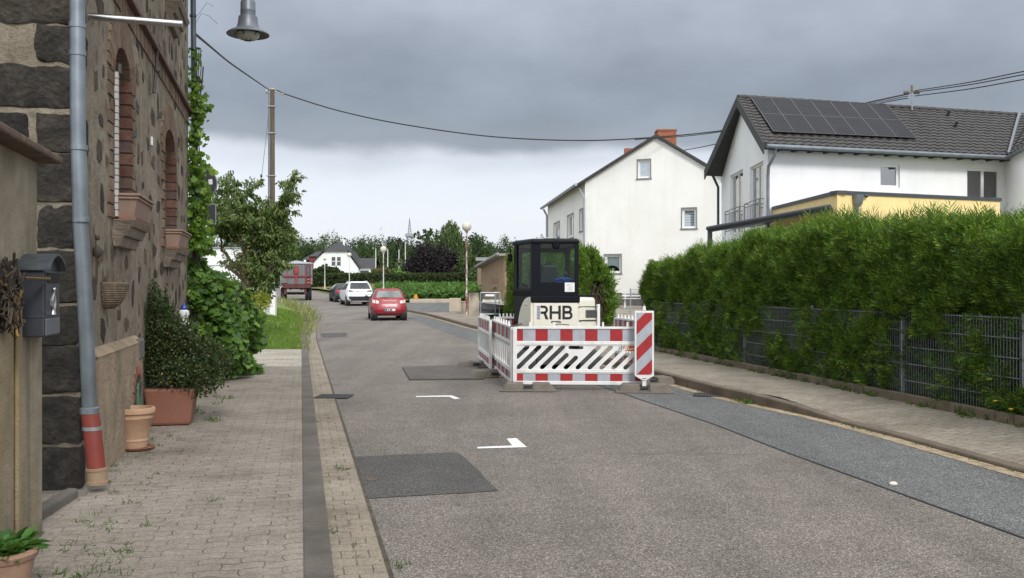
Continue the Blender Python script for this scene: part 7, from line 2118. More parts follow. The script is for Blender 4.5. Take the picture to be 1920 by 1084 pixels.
wire([P(505, 169, Yu), P(470, 145, 31), P(430, 117, 26), P(395, 88, 20), P(364, 62, 14.8)], .022, 'dark overhead cable from the utility pole down to the stone house')
wire([P(519, 169, Yu), P(545, 180, Yu), P(640, 209, Yu), P(760, 234, Yu), P(920, 256, Yu), P(1085, 263.5, Yu), P(1220, 258, Yu), P(1350, 245.5, Yu), P(1500, 221, 35.2), P(1620, 194, 35.2), P(1703, 176, 35.2)], .028, 'thick twisted overhead cable from the utility pole across the street to the roof mast')
wire([P(1190, 262, 35.4), P(1350, 247.5, 35.4), P(1620, 196.5, 35.5), P(1703, 180, 35.5)], .016, 'thin cable running just below the thick one towards the roof mast')
wire([P(1262, 285, 44), P(1338, 271, 41), P(1500, 230, 38), P(1640, 196, 36), P(1703, 184, 35.4)], .018, 'lower overhead cable from the cream house to the roof mast')
for i, (y0, y1, lb) in enumerate(((170, 134, 'uppermost of the three cables leaving the roof mast to the right'), (173, 140, 'middle one of the three cables leaving the roof mast to the right'), (180, 149, 'lowest of the three cables leaving the roof mast to the right'))):
    wire([P(1716, y0, 35.2), P(1820, (y0 + y1) / 2 + 2, 31), P(1920, y1, 27), P(2050, y1 - 20, 23)], .018, lb)
b = MB(); b.tube([P(506, 190, Yu), P(500, 250, Yu - .3), P(493, 310, Yu - .6), P(489, 345, Yu - .8)], .010, 5); b.ball(P(490, 330, Yu - .7), .05, .05, .08); b.build('earth_wire', M_anth, up_)
# back of the traffic signs at the house corner
Ysn = 16.6; c = P(377, 344, Ysn)
r = root('traffic_sign', (c.x, Ysn, .1), 'grey backs of a round and a square traffic sign on a pole behind the vine', 'traffic sign')
M_sback = plain('sign_back', (.060, .066, .078), .5, .3, .12, 5)
b = MB(); b.tube([(c.x, Ysn + .05, c.z + .0), (c.x, Ysn + .02, c.z)], [.265, .27], 36); ds = b.build('round_plate', M_sback, r)
b = MB(); b.lathe([(.262, -.018), (.274, -.018), (.274, .018), (.262, .018)], (0, 0, 0), 36); b.v = [(c.x + x, Ysn + .03 + z, c.z + y) for x, y, z in b.v]; b.build('round_rim', M_galv, ds)
b = MB(); q = P(395, 341, Ysn); b.hexa([V((q.x - .035, Ysn + .012, q.z - .05)), V((q.x + .03, Ysn + .012, q.z - .04)), V((q.x + .03, Ysn + .016, q.z - .04)), V((q.x - .035, Ysn + .016, q.z - .05)), V((q.x - .045, Ysn + .012, q.z + .04)), V((q.x + .02, Ysn + .012, q.z + .05)), V((q.x + .02, Ysn + .016, q.z + .05)), V((q.x - .045, Ysn + .016, q.z + .04))]); b.build('sticker', M_white, ds)
b = MB(); x0, x1, z0, z1 = X(352, Ysn), X(403.5, Ysn), Z(420, Ysn), Z(383, Ysn); b.box(x0, x1, Ysn + .02, Ysn + .035, z0, z1); b.build('square_plate', M_sback, r, bevel=.01)
b = MB(); b.tube([V((x0, Ysn + .028, z1)), V((x1, Ysn + .028, z1)), V((x1, Ysn + .028, z0)), V((x0, Ysn + .028, z0))], .012, 6); b.build('square_rim', M_galv, r)
b = MB(); b.tube([(c.x, Ysn, .1), (c.x, Ysn, c.z + .3)], .03, 10); b.build('post', M_galv, r)
# white garage box behind the tree
Yw = 36.0
r = root('white_garage', (X(410, Yw), Yw, .2), 'white flat roofed box garage half hidden behind the cherry tree', 'garage')
b = MB(); b.box(X(365, Yw), X(453.5, Yw), Yw, Yw + 5, .1, Z(466, Yw)); b.build('wall', M_render, r, bevel=.02)
b = MB(); b.box(X(364, Yw), X(454.5, Yw), Yw - .05, Yw + 5.05, Z(466, Yw), Z(463.5, Yw)); b.box(X(365, Yw), X(453.5, Yw), Yw - .02, Yw - .001, Z(498, Yw), Z(497, Yw)); b.build('roof_edge', M_galv, r)
# ================================================================== PLANTS ON THE LEFT
M_boxl = leafmat('box_leaf', [(0, (.014, .028, .010)), (.4, (.028, .05, .016)), (.75, (.055, .08, .025)), (.93, (.10, .115, .04)), (1, (.20, .15, .05))], .5, .15)
M_vine = leafmat('vine_leaf', [(0, (.045, .10, .016)), (.4, (.085, .18, .022)), (.8, (.15, .26, .034)), (1, (.24, .34, .05))], .5, .32)
M_cherry = leafmat('cherry_leaf', [(0, (.038, .075, .02)), (.4, (.08, .135, .034)), (.75, (.135, .195, .048)), (.94, (.19, .24, .07)), (1, (.21, .14, .07))], .5, .25)
M_bark = plain('grey_brown_bark', (.09, .075, .06), .95, 0, .3, 8, .01, 30)
M_twg = plain('thin_twig', (.055, .042, .032), .95, 0, .3, 8)
# box bush in the square planter
sb = root('box_bush', (cs.x, cs.y, .5), 'dark small leaved box bush growing out of the large square planter', 'bush')
blobs = []
for (px, py, Y, rx, rz, N) in ((296, 610, 10.5, .20, .32, 3000), (320, 640, 10.4, .26, .28, 3000), (292, 665, 10.35, .22, .26, 2600), (355, 672, 10.5, .30, .26, 3400), (395, 685, 10.6, .22, .22, 2200), (325, 700, 10.3, .30, .20, 2600), (372, 712, 10.35, .26, .16, 1800), (283, 580, 10.6, .12, .22, 900)):
    c_ = P(px, py, Y); blobs.append((c_, (rx, .26, rz), N))
geos = []
for c_, r_, N in blobs:
    p, d = blobpts(N, c_, r_, .45); p = p + rng.normal(size=p.shape) * .025
    dd = nrmz(d + rng.normal(size=p.shape) * .7 + np.array([0, 0, .5])); l = rng.uniform(.022, .045, N)
    geos.append(leafgeo(p, dd, nrmz(rng.normal(size=p.shape) + d), l, l * .6, 'rhomb', .1))
# loose shoots sticking out
for c_, r_, N in blobs:
    for i in range(9):
        a = V(c_) + V((random.uniform(-1, 1) * r_[0], random.uniform(-1, .5) * r_[1], random.uniform(.2, .9) * r_[2])); dv = V((random.uniform(-.4, .4), random.uniform(-.4, .2), 1)).normalized() * random.uniform(.1, .22)
        t = rng.random(26)[:, None]; p = np.array(a) + np.array(dv) * t + rng.normal(size=(26, 3)) * .008
        geos.append(leafgeo(p, nrmz(np.array(dv) * 3 + rng.normal(size=p.shape)), nrmz(rng.normal(size=p.shape)), rng.uniform(.02, .04, 26), .02, 'rhomb', .1))
meshfrom('foliage', geos, M_boxl, sb)
b = MB()
for c_, r_, N in blobs:
    for i in range(5):
        e = V(c_) + V((random.uniform(-.6, .6) * r_[0], random.uniform(-.6, .6) * r_[1], random.uniform(-.3, .5) * r_[2])); b.tube([V((cs.x, cs.y, .48)), V((cs.x, cs.y, .48)).lerp(e, .5) + V((0, 0, .06)), e], [.014, .009, .004], 5)
b.build('stem', M_twg, sb)
# vine climbing the house corner
vr = root('climbing_vine', (X(368, 14.9), 14.9, .1), 'bright green vine climbing the far corner and downpipe of the stone house', 'vine')
geos = []
def vineleaves(pts, N, spread, size, hang=.6, toward=(0.1, -1, 0.1)):
    N = int(N * 1.35); size *= .8
    pts = np.array([list(p) for p in pts]); t = rng.random(N) * (len(pts) - 1); i = np.minimum(t.astype(int), len(pts) - 2); f = (t - i)[:, None]
    p = pts[i] * (1 - f) + pts[i + 1] * f + rng.normal(size=(N, 3)) * np.array(spread)
    d = nrmz(rng.normal(size=(N, 3)) * .7 + np.array([0, 0, -hang])); n = nrmz(rng.normal(size=(N, 3)) * .55 + np.array(toward))
    l = size * rng.uniform(.55, 1.25, N)
    geos.append(leafgeo(p, d, n, l, l * .95, 'lobed', .10, .1))
Yv = 14.7
vl = [(P(368, 95, Yv), .03), (P(366, 200, Yv), .05), (P(368, 290, Yv), .09), (P(368, 380, Yv), .10), (P(366, 470, Yv), .12), (P(375, 560, Yv), .16)]
vineleaves([P(366, 90, Yv), P(364, 160, Yv)], 40, (.05, .04, .02), .085)
vineleaves([P(364, 150, Yv), P(369, 215, Yv), P(366, 300, Yv)], 190, (.075, .07, .04), .10)
vineleaves([P(368, 290, Yv), P(370, 380, Yv), P(368, 470, Yv)], 330, (.085, .08, .04), .115)
vineleaves([P(376, 190, Yv), P(388, 205, Yv), P(394, 200, Yv)], 14, (.02, .02, .02), .09)
vineleaves([P(370, 345, Yv), P(383, 350, Yv), P(386, 380, Yv)], 30, (.03, .03, .03), .11)
vineleaves([P(372, 430, Yv), P(380, 470, Yv)], 70, (.09, .1, .05), .12)
meshfrom('foliage', geos, M_vine, vr)
b = MB()
for s in range(5):
    pts = [P(362 + s * 3 + random.uniform(-3, 3), y, Yv + random.uniform(-.03, .05)) for y in range(690, 80, -40)]
    b.tube(pts, [.018 - .0008 * i for i in range(len(pts))], 5)
b.tube([P(370, 205, Yv), P(378, 160, Yv), P(381, 125, Yv)], .012, 5); b.tube([P(370, 30, Yv), P(388, 5, Yv), P(400, 12, Yv)], .003, 4)
b.tube([P(368, 42, Yv), P(378, 25, Yv), P(392, 30, Yv), P(408, 45, Yv)], .003, 4)
b.build('vine_stem', M_twg, vr)
# big leaved vine shrub spilling over the pavement
geos = []
M_vine2 = leafmat('vine_leaf_dark', [(0, (.026, .07, .012)), (.4, (.055, .13, .019)), (.8, (.10, .20, .028)), (1, (.18, .29, .044))], .5, .3)
vb = root('vine_shrub', (-4.6, 15.6, .1), 'broad leaved vine shrub spilling over the pavement behind the box bush', 'shrub')
for (px, py, Y, rx, ry, rz, N) in ((385, 545, 15.0, .32, .5, .38, 420), (405, 600, 15.2, .42, .6, .42, 640), (430, 560, 16.5, .35, .6, .30, 380), (365, 515, 14.9, .2, .3, .3, 200), (420, 650, 15.2, .36, .5, .30, 420), (455, 600, 17.0, .32, .6, .34, 340), (445, 680, 15.6, .24, .4, .16, 180), (468, 692, 16.4, .22, .3, .08, 70), (475, 640, 17.6, .2, .4, .2, 120)):
    N = int(N * 1.9); p, d = blobpts(N, P(px, py, Y), (rx, ry, rz), .45)
    dd = nrmz(d * .5 + rng.normal(size=p.shape) * .6 + np.array([0, 0, -.5])); n = nrmz(d + rng.normal(size=p.shape) * .45 + np.array([0, -.3, .5])); l = rng.uniform(.07, .14, N)
    geos.append(leafgeo(p, dd, n, l, l * .95, 'lobed', .10, .15))
meshfrom('foliage', geos, M_vine2, vb)
b = MB()
for i in range(26):
    e = P(random.uniform(370, 470), random.uniform(520, 680), 15.6 + random.uniform(-.5, 1.2)); b.tube([V((-4.75, 15.4, .1)), V((-4.75, 15.4, .1)).lerp(e, .5) + V((0, 0, .2)), e], [.02, .014, .006], 5)
b.build('stem', M_twg, vb)
# cherry tree
ct = root('cherry_tree', (X(462, 28.5), 28.5, .15), 'broad cherry tree with drooping leaves in front of the utility pole', 'tree')
Yc_ = 28.0
base = V((X(470, Yc_), Yc_, .12)); fork = base + V((-.05, 0, 1.5))
tips = [(405, 372), (428, 318), (470, 340), (500, 372), (549, 325), (545, 352), (540, 395), (470, 385), (440, 380), (396, 400), (420, 420), (520, 425), (548, 438), (550, 462), (522, 500), (500, 455), (455, 440), (470, 480), (500, 510), (480, 550), (440, 420), (530, 455), (465, 420), (490, 405), (515, 480), (490, 560), (385, 400), (470, 500), (420, 350), (455, 362), (530, 368), (500, 535), (475, 450)]
bb_ = MB(); geos = []
bb_.tube([base, base + V((.02, 0, .8)), fork], [.13, .11, .10], 10)
limbs = [fork + V((dx, dy, dz)) for dx, dy, dz in ((-.9, .3, 1.1), (-.2, -.3, 1.5), (.5, .2, 1.3), (.9, -.2, .7), (-.5, -.5, .6), (.4, .5, .5))]
for l_ in limbs: bb_.tube(branchpath(fork, l_, .05, .08, 5), .065, 7, True, .04)
for px, py in tips:
    Y = Yc_ + random.uniform(-1.2, 1.2); e = P(px, py, Y); st_ = min(limbs, key=lambda q: (q - e).length)
    path = branchpath(st_, e, random.uniform(.02, .14), .07, 7); bb_.tube(path, .032, 6, True, .008)
    subs = [path]
    for s in range(5):
        i = random.randint(2, 6); q = path[i] + V((random.uniform(-.6, .6), random.uniform(-.6, .6), random.uniform(-.15, .35))); sp = branchpath(path[i], q, .05, .08, 4); bb_.tube(sp, .012, 4, True, .004); subs.append(sp)
    for si, sp in enumerate(subs):
        pts = np.array([list(p) for p in sp]); N = 95 if si == 0 else 48
        t = (.35 + .65 * rng.random(N)) * (len(pts) - 1) if si == 0 else (.1 + .9 * rng.random(N)) * (len(pts) - 1)
        i = np.minimum(t.astype(int), len(pts) - 2); f = (t - i)[:, None]; p = pts[i] * (1 - f) + pts[i + 1] * f + rng.normal(size=(N, 3)) * .04
        ax_ = nrmz(pts[i + 1] - pts[i]); d = nrmz(ax_ * .6 + rng.normal(size=(N, 3)) * .5 + np.array([0, 0, -.75])); n = nrmz(rng.normal(size=(N, 3)) * .5 + np.array([0, 0, .7])); l = rng.uniform(.09, .17, N)
        geos.append(leafgeo(p, d, n, l, l * .38, 'leaf', .2, .25))
# inner mass of the crown
for (px, py, rx, rz, N) in ((450, 415, .9, .5, 900), (500, 440, .7, .5, 700), (485, 490, .8, .6, 1100), (495, 520, .4, .5, 600), (415, 415, .55, .45, 700), (485, 555, .35, .3, 300), (440, 395, .6, .4, 600), (530, 440, .4, .45, 600), (538, 470, .26, .3, 300), (405, 385, .4, .45, 500), (470, 410, .6, .4, 600), (515, 395, .35, .3, 300), (430, 345, .22, .28, 160), (540, 345, .28, .12, 140)):
    p, d = blobpts(N, P(px, py, Yc_ + .3), (rx, .9, rz), .2); l = rng.uniform(.10, .17, N)
    geos.append(leafgeo(p, nrmz(rng.normal(size=p.shape) * .6 + np.array([0, 0, -.7])), nrmz(rng.normal(size=p.shape) * .5 + np.array([0, 0, .7])), l, l * .42, 'leaf', .2, .2))
meshfrom('crown', geos, M_cherry, ct)
bb_.build('trunk', M_bark, ct, smooth=50)
# reddish sapling and yellow shrub in front of it
sp_ = root('russet_sapling', (X(448, 24), 24, .15), 'thin sapling with russet drying leaves beside the vine shrub', 'sapling')
b = MB(); geos = []
for i in range(14):
    e = P(random.uniform(415, 470), random.uniform(445, 575), 24 + random.uniform(-.4, .4)); s_ = P(446, random.uniform(560, 620), 24); pth = branchpath(s_, e, .04, .06, 4); b.tube(pth, .012, 5, True, .004)
    pts = np.array([list(p) for p in pth]); N = 34; t = (.2 + .8 * rng.random(N)) * 4; k_ = np.minimum(t.astype(int), 3); f = (t - k_)[:, None]; p = pts[k_] * (1 - f) + pts[k_ + 1] * f + rng.normal(size=(N, 3)) * .03; l = rng.uniform(.05, .1, N)
    geos.append(leafgeo(p, nrmz(rng.normal(size=p.shape) + np.array([0, 0, -.4])), rdir(N), l, l * .5, 'leaf'))
b.tube([P(446, 655, 24), P(446, 600, 24), P(447, 540, 24)], .025, 6, True, .015)
meshfrom('crown', geos, leafmat('russet_leaf', [(0, (.07, .05, .02)), (.4, (.12, .085, .03)), (.7, (.17, .10, .045)), (1, (.10, .14, .03))], .6, .25), sp_); b.build('trunk', M_twg, sp_)
ys_ = root('yellow_shrub', (X(478, 25.5), 25.5, .15), 'low golden yellow shrub on the verge left of the white cabinet', 'shrub')
crown('foliage', [(P(480, 576, 25.5), (.28, .3, .32), 900), (P(466, 590, 25.2), (.28, .3, .26), 800), (P(492, 572, 26), (.2, .25, .34), 600)], leafmat('golden_leaf', [(0, (.14, .17, .02)), (.5, (.28, .30, .03)), (1, (.42, .42, .06))], .6, .35), ys_, .055, .5)
b = MB()
for i in range(8): b.tube([(X(476, 25.5), 25.5, .12), P(random.uniform(462, 492), random.uniform(560, 590), 25.5)], .008, 4)
b.build('stem', M_twg, ys_)
# lawn blades and the tall weeds along the kerb
M_grass = leafmat('grass_blade', [(0, (.06, .13, .014)), (.5, (.11, .21, .022)), (.85, (.17, .28, .04)), (1, (.28, .30, .10))], .7, .3)
M_weed = leafmat('tall_weed', [(0, (.07, .13, .02)), (.35, (.15, .19, .045)), (.65, (.27, .26, .10)), (1, (.46, .42, .26))], .8, .3)
def blades(name, p, ln, wd, m, lean=.35, label=None):
    N = len(p); d = nrmz(rng.normal(size=(N, 3)) * lean + np.array([0, 0, 1.])); n = nrmz(rng.normal(size=(N, 3)) * np.array([1, 1, .15]))
    o = meshfrom(name, [leafgeo(p, d, n, ln, wd, 'blade', 0, .25)], m)
    o['kind'] = 'stuff'
    if label: o['label'] = label; o['category'] = name
    return o
hv = np.vectorize(h)
N = 26000; Y = 23.3 + 26 * rng.random(N) ** 1.5; t = rng.random(N); xk = np.interp(Y, KLy, KLx) - .18; x = xk - t * 4.2; bk2 = np.interp(Y, [23.2, 26, 36, 60, 75], [.12, .14, .40, .34, .2])
blades('grass', np.stack([x, Y, hv(Y) + .09 + (bk2 - .09) * np.clip(t * 4.2 / 1.35, 0, 1)], 1), rng.uniform(.04, .11, N) * (1 + (Y - 23) * .02), .012 + (Y - 23) * .0006, M_grass, .4, 'short green lawn grass on the left verge')
N = 5200; Y = 23.4 + 50 * rng.random(N) ** 1.3; cl_ = np.clip(.5 + .5 * np.sin(Y * 1.7) + .4 * np.sin(Y * .6), .15, 1.3); xk = np.interp(Y, KLy, KLx); x = xk - .14 + rng.normal(size=N) * .16 * np.clip((Y - 20) / 12, .5, 2.0)
hgt = rng.uniform(.10, .42, N) * np.clip((Y - 16) / 20, .5, 1.9) * cl_
blades('weeds', np.stack([x, Y, hv(Y) + .03], 1), hgt, .012 + .0005 * (Y - 20), M_weed, .32, 'tall seeding weeds along the left kerb')
# weeds in the paving joints by the wall
M_joint = leafmat('joint_weed', [(0, (.03, .07, .012)), (.6, (.07, .14, .025)), (.9, (.12, .17, .04)), (1, (.22, .16, .07))], .7, .3)
ps = []; ls = []
def tuft(x, y, z, n, r, l):
    a = np.stack([x + rng.normal(size=n) * r, y + rng.normal(size=n) * r, np.full(n, z)], 1); ps.append(a); ls.append(rng.uniform(.4, 1.1, n) * l)
for i in range(85):
    Y = 4.6 + 7.0 * rng.random() ** 1.0; off = abs(rng.normal()) * .26 + .02; x = -1.505 - .235 * Y + off + (.2 if Y < 6.6 else 0)
    tuft(x, Y, .095, rng.integers(6, 22), rng.uniform(.012, .04), rng.uniform(.018, .05))
for i in range(22): tuft(X(rng.uniform(60, 190), 4.9) , rng.uniform(4.6, 5.4), .095, 8, .035, rng.uniform(.02, .06))
for i in range(24): Y = rng.uniform(10.5, 13.5); tuft(-1.505 - .235 * Y + rng.uniform(.05, .75), Y, .095, 16, .05, .07)
for i in range(70): Y = 4.8 + 14 * rng.random() ** 1.5; tuft(KL(Y) + rng.choice([.01, .155, .315]) + rng.normal() * .012, Y, .008, rng.integers(3, 10), .014, rng.uniform(.012, .035))
for px, py in ((752, 1062), (640, 880), (615, 998), (236, 846), (250, 838)): 
    g_ = G(px, py, .01 if px > 500 else .1); tuft(g_.x, g_.y, g_.z, 26, .03, .05)
p = np.concatenate(ps); l = np.concatenate(ls); blades('pavement_weeds', p, l, l * .16, M_joint, .9, 'small green weeds growing in the paving joints')
ps = []; ls = []
for i in range(150):
    Y = rng.uniform(8, 22); tuft(FX(Y) - .12 + rng.normal() * .03 + (0 if rng.random() < .75 else .14), Y, .14, rng.integers(5, 18), .03, rng.uniform(.03, .12))
for i in range(40): Y = rng.uniform(8, 15); tuft(KR(Y) - .02 + rng.normal() * .02, Y, .01, rng.integers(4, 12), .02, rng.uniform(.015, .05))
for i in range(12): tuft(KR(13.0) - .03 + rng.normal() * .04, 13.0 + rng.normal() * .15, .01, 12, .03, .08)
p = np.concatenate(ps); l = np.concatenate(ls); blades('edging_weeds', p, l, l * .2, M_joint, .7, 'weeds along the fence edging and the right kerb')
# two dandelions
for i, (Y, dx) in enumerate(((9.95, -.16), (10.25, -.12))):
    r = root('dandelion', (FX(Y) + dx, Y, .14), ['yellow dandelion by the fence edging, the nearer of the two', 'yellow dandelion by the fence edging, the farther of the two'][i], 'flower')
    b = MB(); z_ = .30 + .05 * i; b.tube([(FX(Y) + dx, Y, .14), (FX(Y) + dx + .02, Y, z_)], .004, 5); b.build('stalk', M_joint, r)
    b = MB(); b.lathe([(0, z_ - .005), (.02, z_), (.026, z_ + .008), (.015, z_ + .014), (0, z_ + .015)], (FX(Y) + dx + .02, Y, 0), 14); b.build('flower_head', plain('dandelion_yellow', (.62, .42, .02), .7), r)

# ================================================================== BACKGROUND
def lowleaf(name, stops): return leafmat(name, stops, .8, .2)
M_for = [lowleaf('forest_leaf_deep', [(0, (.016, .034, .013)), (.6, (.032, .06, .020)), (1, (.06, .09, .030))]), lowleaf('forest_leaf_mid', [(0, (.022, .045, .014)), (.6, (.045, .08, .022)), (1, (.08, .12, .034))]), lowleaf('forest_leaf_pine', [(0, (.012, .028, .014)), (.6, (.024, .046, .022)), (1, (.045, .07, .034))])]
M_btrunk = plain('forest_trunk', (.07, .06, .05), .95)
def bigcrown(c, r, N, size, nclump=None):
    nc = nclump or max(8, N // 40); cc, cd = blobpts(nc, c, r, .3); per = N // nc
    p = np.repeat(cc, per, 0) + rdir(nc * per) * (rng.random(nc * per) ** .45)[:, None] * (np.array(r) * .30); out = np.repeat(cd, per, 0)
    d = nrmz(out * .5 + rng.normal(size=p.shape)); n = nrmz(out * .6 + rng.normal(size=p.shape) * .6 + np.array([0, 0, .5])); l = size * rng.uniform(.6, 1.4, len(p))
    return leafgeo(p, d, n, l, l * .7, 'rhomb', .1)
# far woodland: one continuous belt
geos = [[], [], []]
gt = MB()
for row, (Y0, hm) in enumerate(((225, 13.5), (245, 16.5), (275, 19))):
    x = -112.0
    while x < 40:
        x += rng.uniform(2.6, 5.2); Y = Y0 + rng.uniform(-7, 7); px = 960 + x * F / Y
        dip = np.interp(px, [380, 560, 640, 720, 790, 900, 1000], [1.0, 1.03, 1.0, .97, .93, .90, .86])
        ht = hm * .80 * dip * rng.uniform(.82, 1.06); kind = rng.choice([0, 1, 2], p=[.45, .35, .2]); w = rng.uniform(2.4, 4.2) * (.6 if kind == 2 else 1)
        zc = 1.8 + ht * .6
        geos[kind].append(bigcrown((x, Y, zc), (w, w, ht * .42), 1500, .44, 75)); geos[kind].append(bigcrown((x, Y + 1, 1.8 + ht * .35), (w * .9, w, ht * .35), 300, .8, 20))
        gt.tube([(x, Y, 1.5), (x + rng.uniform(-.4, .4), Y, zc + ht * .2)], .18, 5, True, .06)
for x in np.arange(-120, 45, 3.2):
    geos[0].append(bigcrown((x + rng.uniform(-1, 1), 292, 9.0), (3.0, 2.5, rng.uniform(6.6, 8.4)), 1300, .6, 60))
    geos[1].append(bigcrown((x + rng.uniform(-1, 1), 236, 5.2), (2.4, 2.2, 3.6), 700, .55, 30))
wd_ = root('woodland', (-30, 240, 1.8), 'dark green belt of woodland along the horizon', 'woodland'); wd_['kind'] = 'stuff'
for k_, nm in enumerate(('crowns', 'crowns', 'crowns')): 
    o = meshfrom(nm, geos[k_], M_for[k_], wd_); o['kind'] = 'stuff'
o = gt.build('trunks', M_btrunk, wd_); o['kind'] = 'stuff'
def solo(name, px, Y, ztop, zbot, rx, m, label, N=1600, size=.5, cat='tree', shape='oval', trunk=True):
    x = X(px, Y); r = root(name, (x, Y, 1.8), label, cat); zc = (ztop + zbot) / 2; rz = (ztop - zbot) / 2
    if shape == 'oval': g = [bigcrown((x, Y, zc), (rx, rx, rz), N, size)]
    elif shape == 'open': g = [bigcrown((x + dx * rx, Y, zc + dz * rz), (rx * .42, rx * .42, rz * .28), N // 5, size) for dx, dz in ((-.5, .55), (.35, .75), (.6, .1), (-.35, -.1), (.1, .4))]
    else: g = shape(x, zc, rz)
    meshfrom('crown', g, m, r)
    if trunk:
        b = MB(); b.tube([(x, Y, 1.4), (x + .1, Y, zc), (x, Y, ztop - rz * .5)], [.22, .16, .05], 6)
        for i in range(5): e = V((x + random.uniform(-.7, .7) * rx, Y, zc + random.uniform(-.2, .7) * rz)); b.tube([(x + .1, Y, zc - rz * .4), e], .07, 5, True, .02)
        b.build('trunk', M_btrunk, r)
    return r
solo('tall_thin_tree', 795, 205, Z(429, 205), 6, 2.2, M_for[1], 'pale open crowned tree rising above the woodland left of the willow', 700, .5, 'tree', 'open')
solo('round_top_tree', 749, 215, Z(441, 215), 8, 1.0, M_for[2], 'small dark round topped tree above the woodland near the lattice mast', 400, .45)
solo('dark_crown_tree', 812, 200, Z(436, 200), 6, 2.0, M_for[0], 'dark broad tree just left of the willow', 900, .5)
solo('tree_by_lamp', 892, 190, Z(443, 190), 5, 3.6, M_for[0], 'dark tree behind the nearest globe lamp', 1500, .5)
solo('light_bush_tree', 888, 140, Z(480, 140), 2.5, 3.2, M_for[1], 'mid green rounded tree left of the barn roof', 1500, .42)
# willow with hanging strands
def willow(x, zc, rz):
    Y = 165; gs = []
    for i in range(150):
        a = random.uniform(0, 6.28); rr = 3.3 * random.random() ** .6; top = zc + rz * (1 - (rr / 3.9) ** 2 * .55) * random.uniform(.45, 1.0); ln_ = random.uniform(2.2, 5.5)
        cx, cy = x + rr * math.cos(a) * (.55 if top > zc + rz * .4 else 1), Y + rr * math.sin(a); n = 34; t = rng.random(n)
        p = np.stack([cx + rr * .08 * np.cos(a) * t + rng.normal(size=n) * .12, cy + rng.normal(size=n) * .12, top - ln_ * t], 1); l = rng.uniform(.4, .8, n)
        gs.append(leafgeo(p, nrmz(np.array([0, 0, -1.]) + rng.normal(size=(n, 3)) * .25), rdir(n), l, l * .28, 'rhomb'))
    return gs
solo('willow_tree', 845, 165, Z(405, 165), 2.5, 3.5, lowleaf('willow_leaf', [(0, (.04, .07, .025)), (.6, (.075, .12, .04)), (1, (.12, .17, .06))]), 'tall grey-green weeping willow rising right of the purple tree', shape=willow)
# purple beech
M_purp = leafmat('purple_leaf', [(0, (.006, .004, .007)), (.6, (.013, .008, .013)), (1, (.028, .014, .023))], .8, .04)
r = root('purple_beech', (X(812, 150), 150, 1.7), 'large round dark purple leaved tree behind the clipped hedge', 'tree')
g = [bigcrown((X(812, 150), 150, 4.6), (4.2, 3.6, 3.9), 6000, .42), bigcrown((X(780, 150), 150, 4.0), (1.7, 2, 2.3), 1500, .42), bigcrown((X(846, 150), 150, 4.2), (1.7, 2, 2.4), 1500, .42)]
meshfrom('crown', g, M_purp, r); b = MB(); b.tube([(X(812, 150), 150, 1.6), (X(812, 150), 150, 6)], .3, 8, True, .1); b.build('trunk', M_btrunk, r)
solo('grey_green_bush', 762, 152, Z(485, 152), 2.4, 1.7, lowleaf('grey_green_leaf', [(0, (.05, .075, .03)), (1, (.12, .15, .07))]), 'grey-green rounded bush at the left edge of the purple tree', 900, .35, 'bush', trunk=False)
solo('bright_bush', 738, 146, Z(500, 146), 2.4, 2.6, lowleaf('bright_leaf', [(0, (.05, .12, .02)), (1, (.12, .24, .04))]), 'bright green bush behind the clipped hedge, below the white poles', 1300, .35, 'bush', trunk=False)
solo('brown_bush', 712, 144, Z(501, 144), 2.4, 2.2, lowleaf('brown_leaf', [(0, (.05, .055, .02)), (1, (.12, .10, .04))]), 'brownish bush behind the hedge beside the far garage', 1100, .35, 'bush', trunk=False)
# long clipped hedge, mound of shrubs, field, dry verge
def hedgerow(name, x0, x1, Y, zt_, zb_, dep, m, label, N, size=.32, prof=None):
    r = root(name, ((x0 + x1) / 2, Y, zb_), label, 'hedge'); xx = rng.uniform(x0, x1, N); top = zt_ if prof is None else np.interp(xx, *prof)
    face = rng.random(N) < .6
    z = np.where(face, zb_ + (top - zb_) * rng.random(N), top + rng.normal(size=N) * .08); y = np.where(face, Y + rng.normal(size=N) * .12, Y + dep * rng.random(N))
    p = np.stack([xx, y, z], 1); l = size * rng.uniform(.6, 1.4, N); meshfrom('foliage', [leafgeo(p, nrmz(rng.normal(size=p.shape) + np.array([0, -.3, .3])), nrmz(rng.normal(size=p.shape) + np.array([0, -.6, .6])), l, l * .7, 'rhomb')], m, r)
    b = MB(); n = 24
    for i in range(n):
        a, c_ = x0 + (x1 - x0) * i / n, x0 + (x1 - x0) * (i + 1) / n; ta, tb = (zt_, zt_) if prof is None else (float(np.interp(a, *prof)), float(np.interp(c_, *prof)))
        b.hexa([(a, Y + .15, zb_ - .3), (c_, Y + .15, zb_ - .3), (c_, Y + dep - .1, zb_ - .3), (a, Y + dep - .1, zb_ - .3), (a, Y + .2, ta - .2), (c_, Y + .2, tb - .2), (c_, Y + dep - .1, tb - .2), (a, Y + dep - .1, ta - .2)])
    b.build('shade_core', M_core, r)  # dark filler added behind the leaves to block light
M_hdk = lowleaf('hedge_dark_leaf', [(0, (.016, .032, .010)), (.6, (.032, .055, .016)), (1, (.065, .075, .028))])
hedgerow('clipped_hedge', X(532, 138), X(872, 138), 138, Z(515.5, 138), 1.5, 1.6, M_hdk, 'long dark clipped hedge across the far side of the field', 9000)
hedgerow('sloping_shrubs', X(578, 142), X(648, 142), 142, 4, 1.6, 2.5, lowleaf('shrub_dark_leaf', [(0, (.014, .03, .010)), (1, (.05, .08, .022))]), 'dark shrubbery sloping down in front of the far white house', 2600, .34, ([X(578, 142), X(592, 142), X(606, 142), X(612, 142), X(628, 142), X(648, 142)], [Z(512, 142), Z(508, 142), Z(498, 142), Z(504, 142), Z(505, 142), Z(522, 142)]))
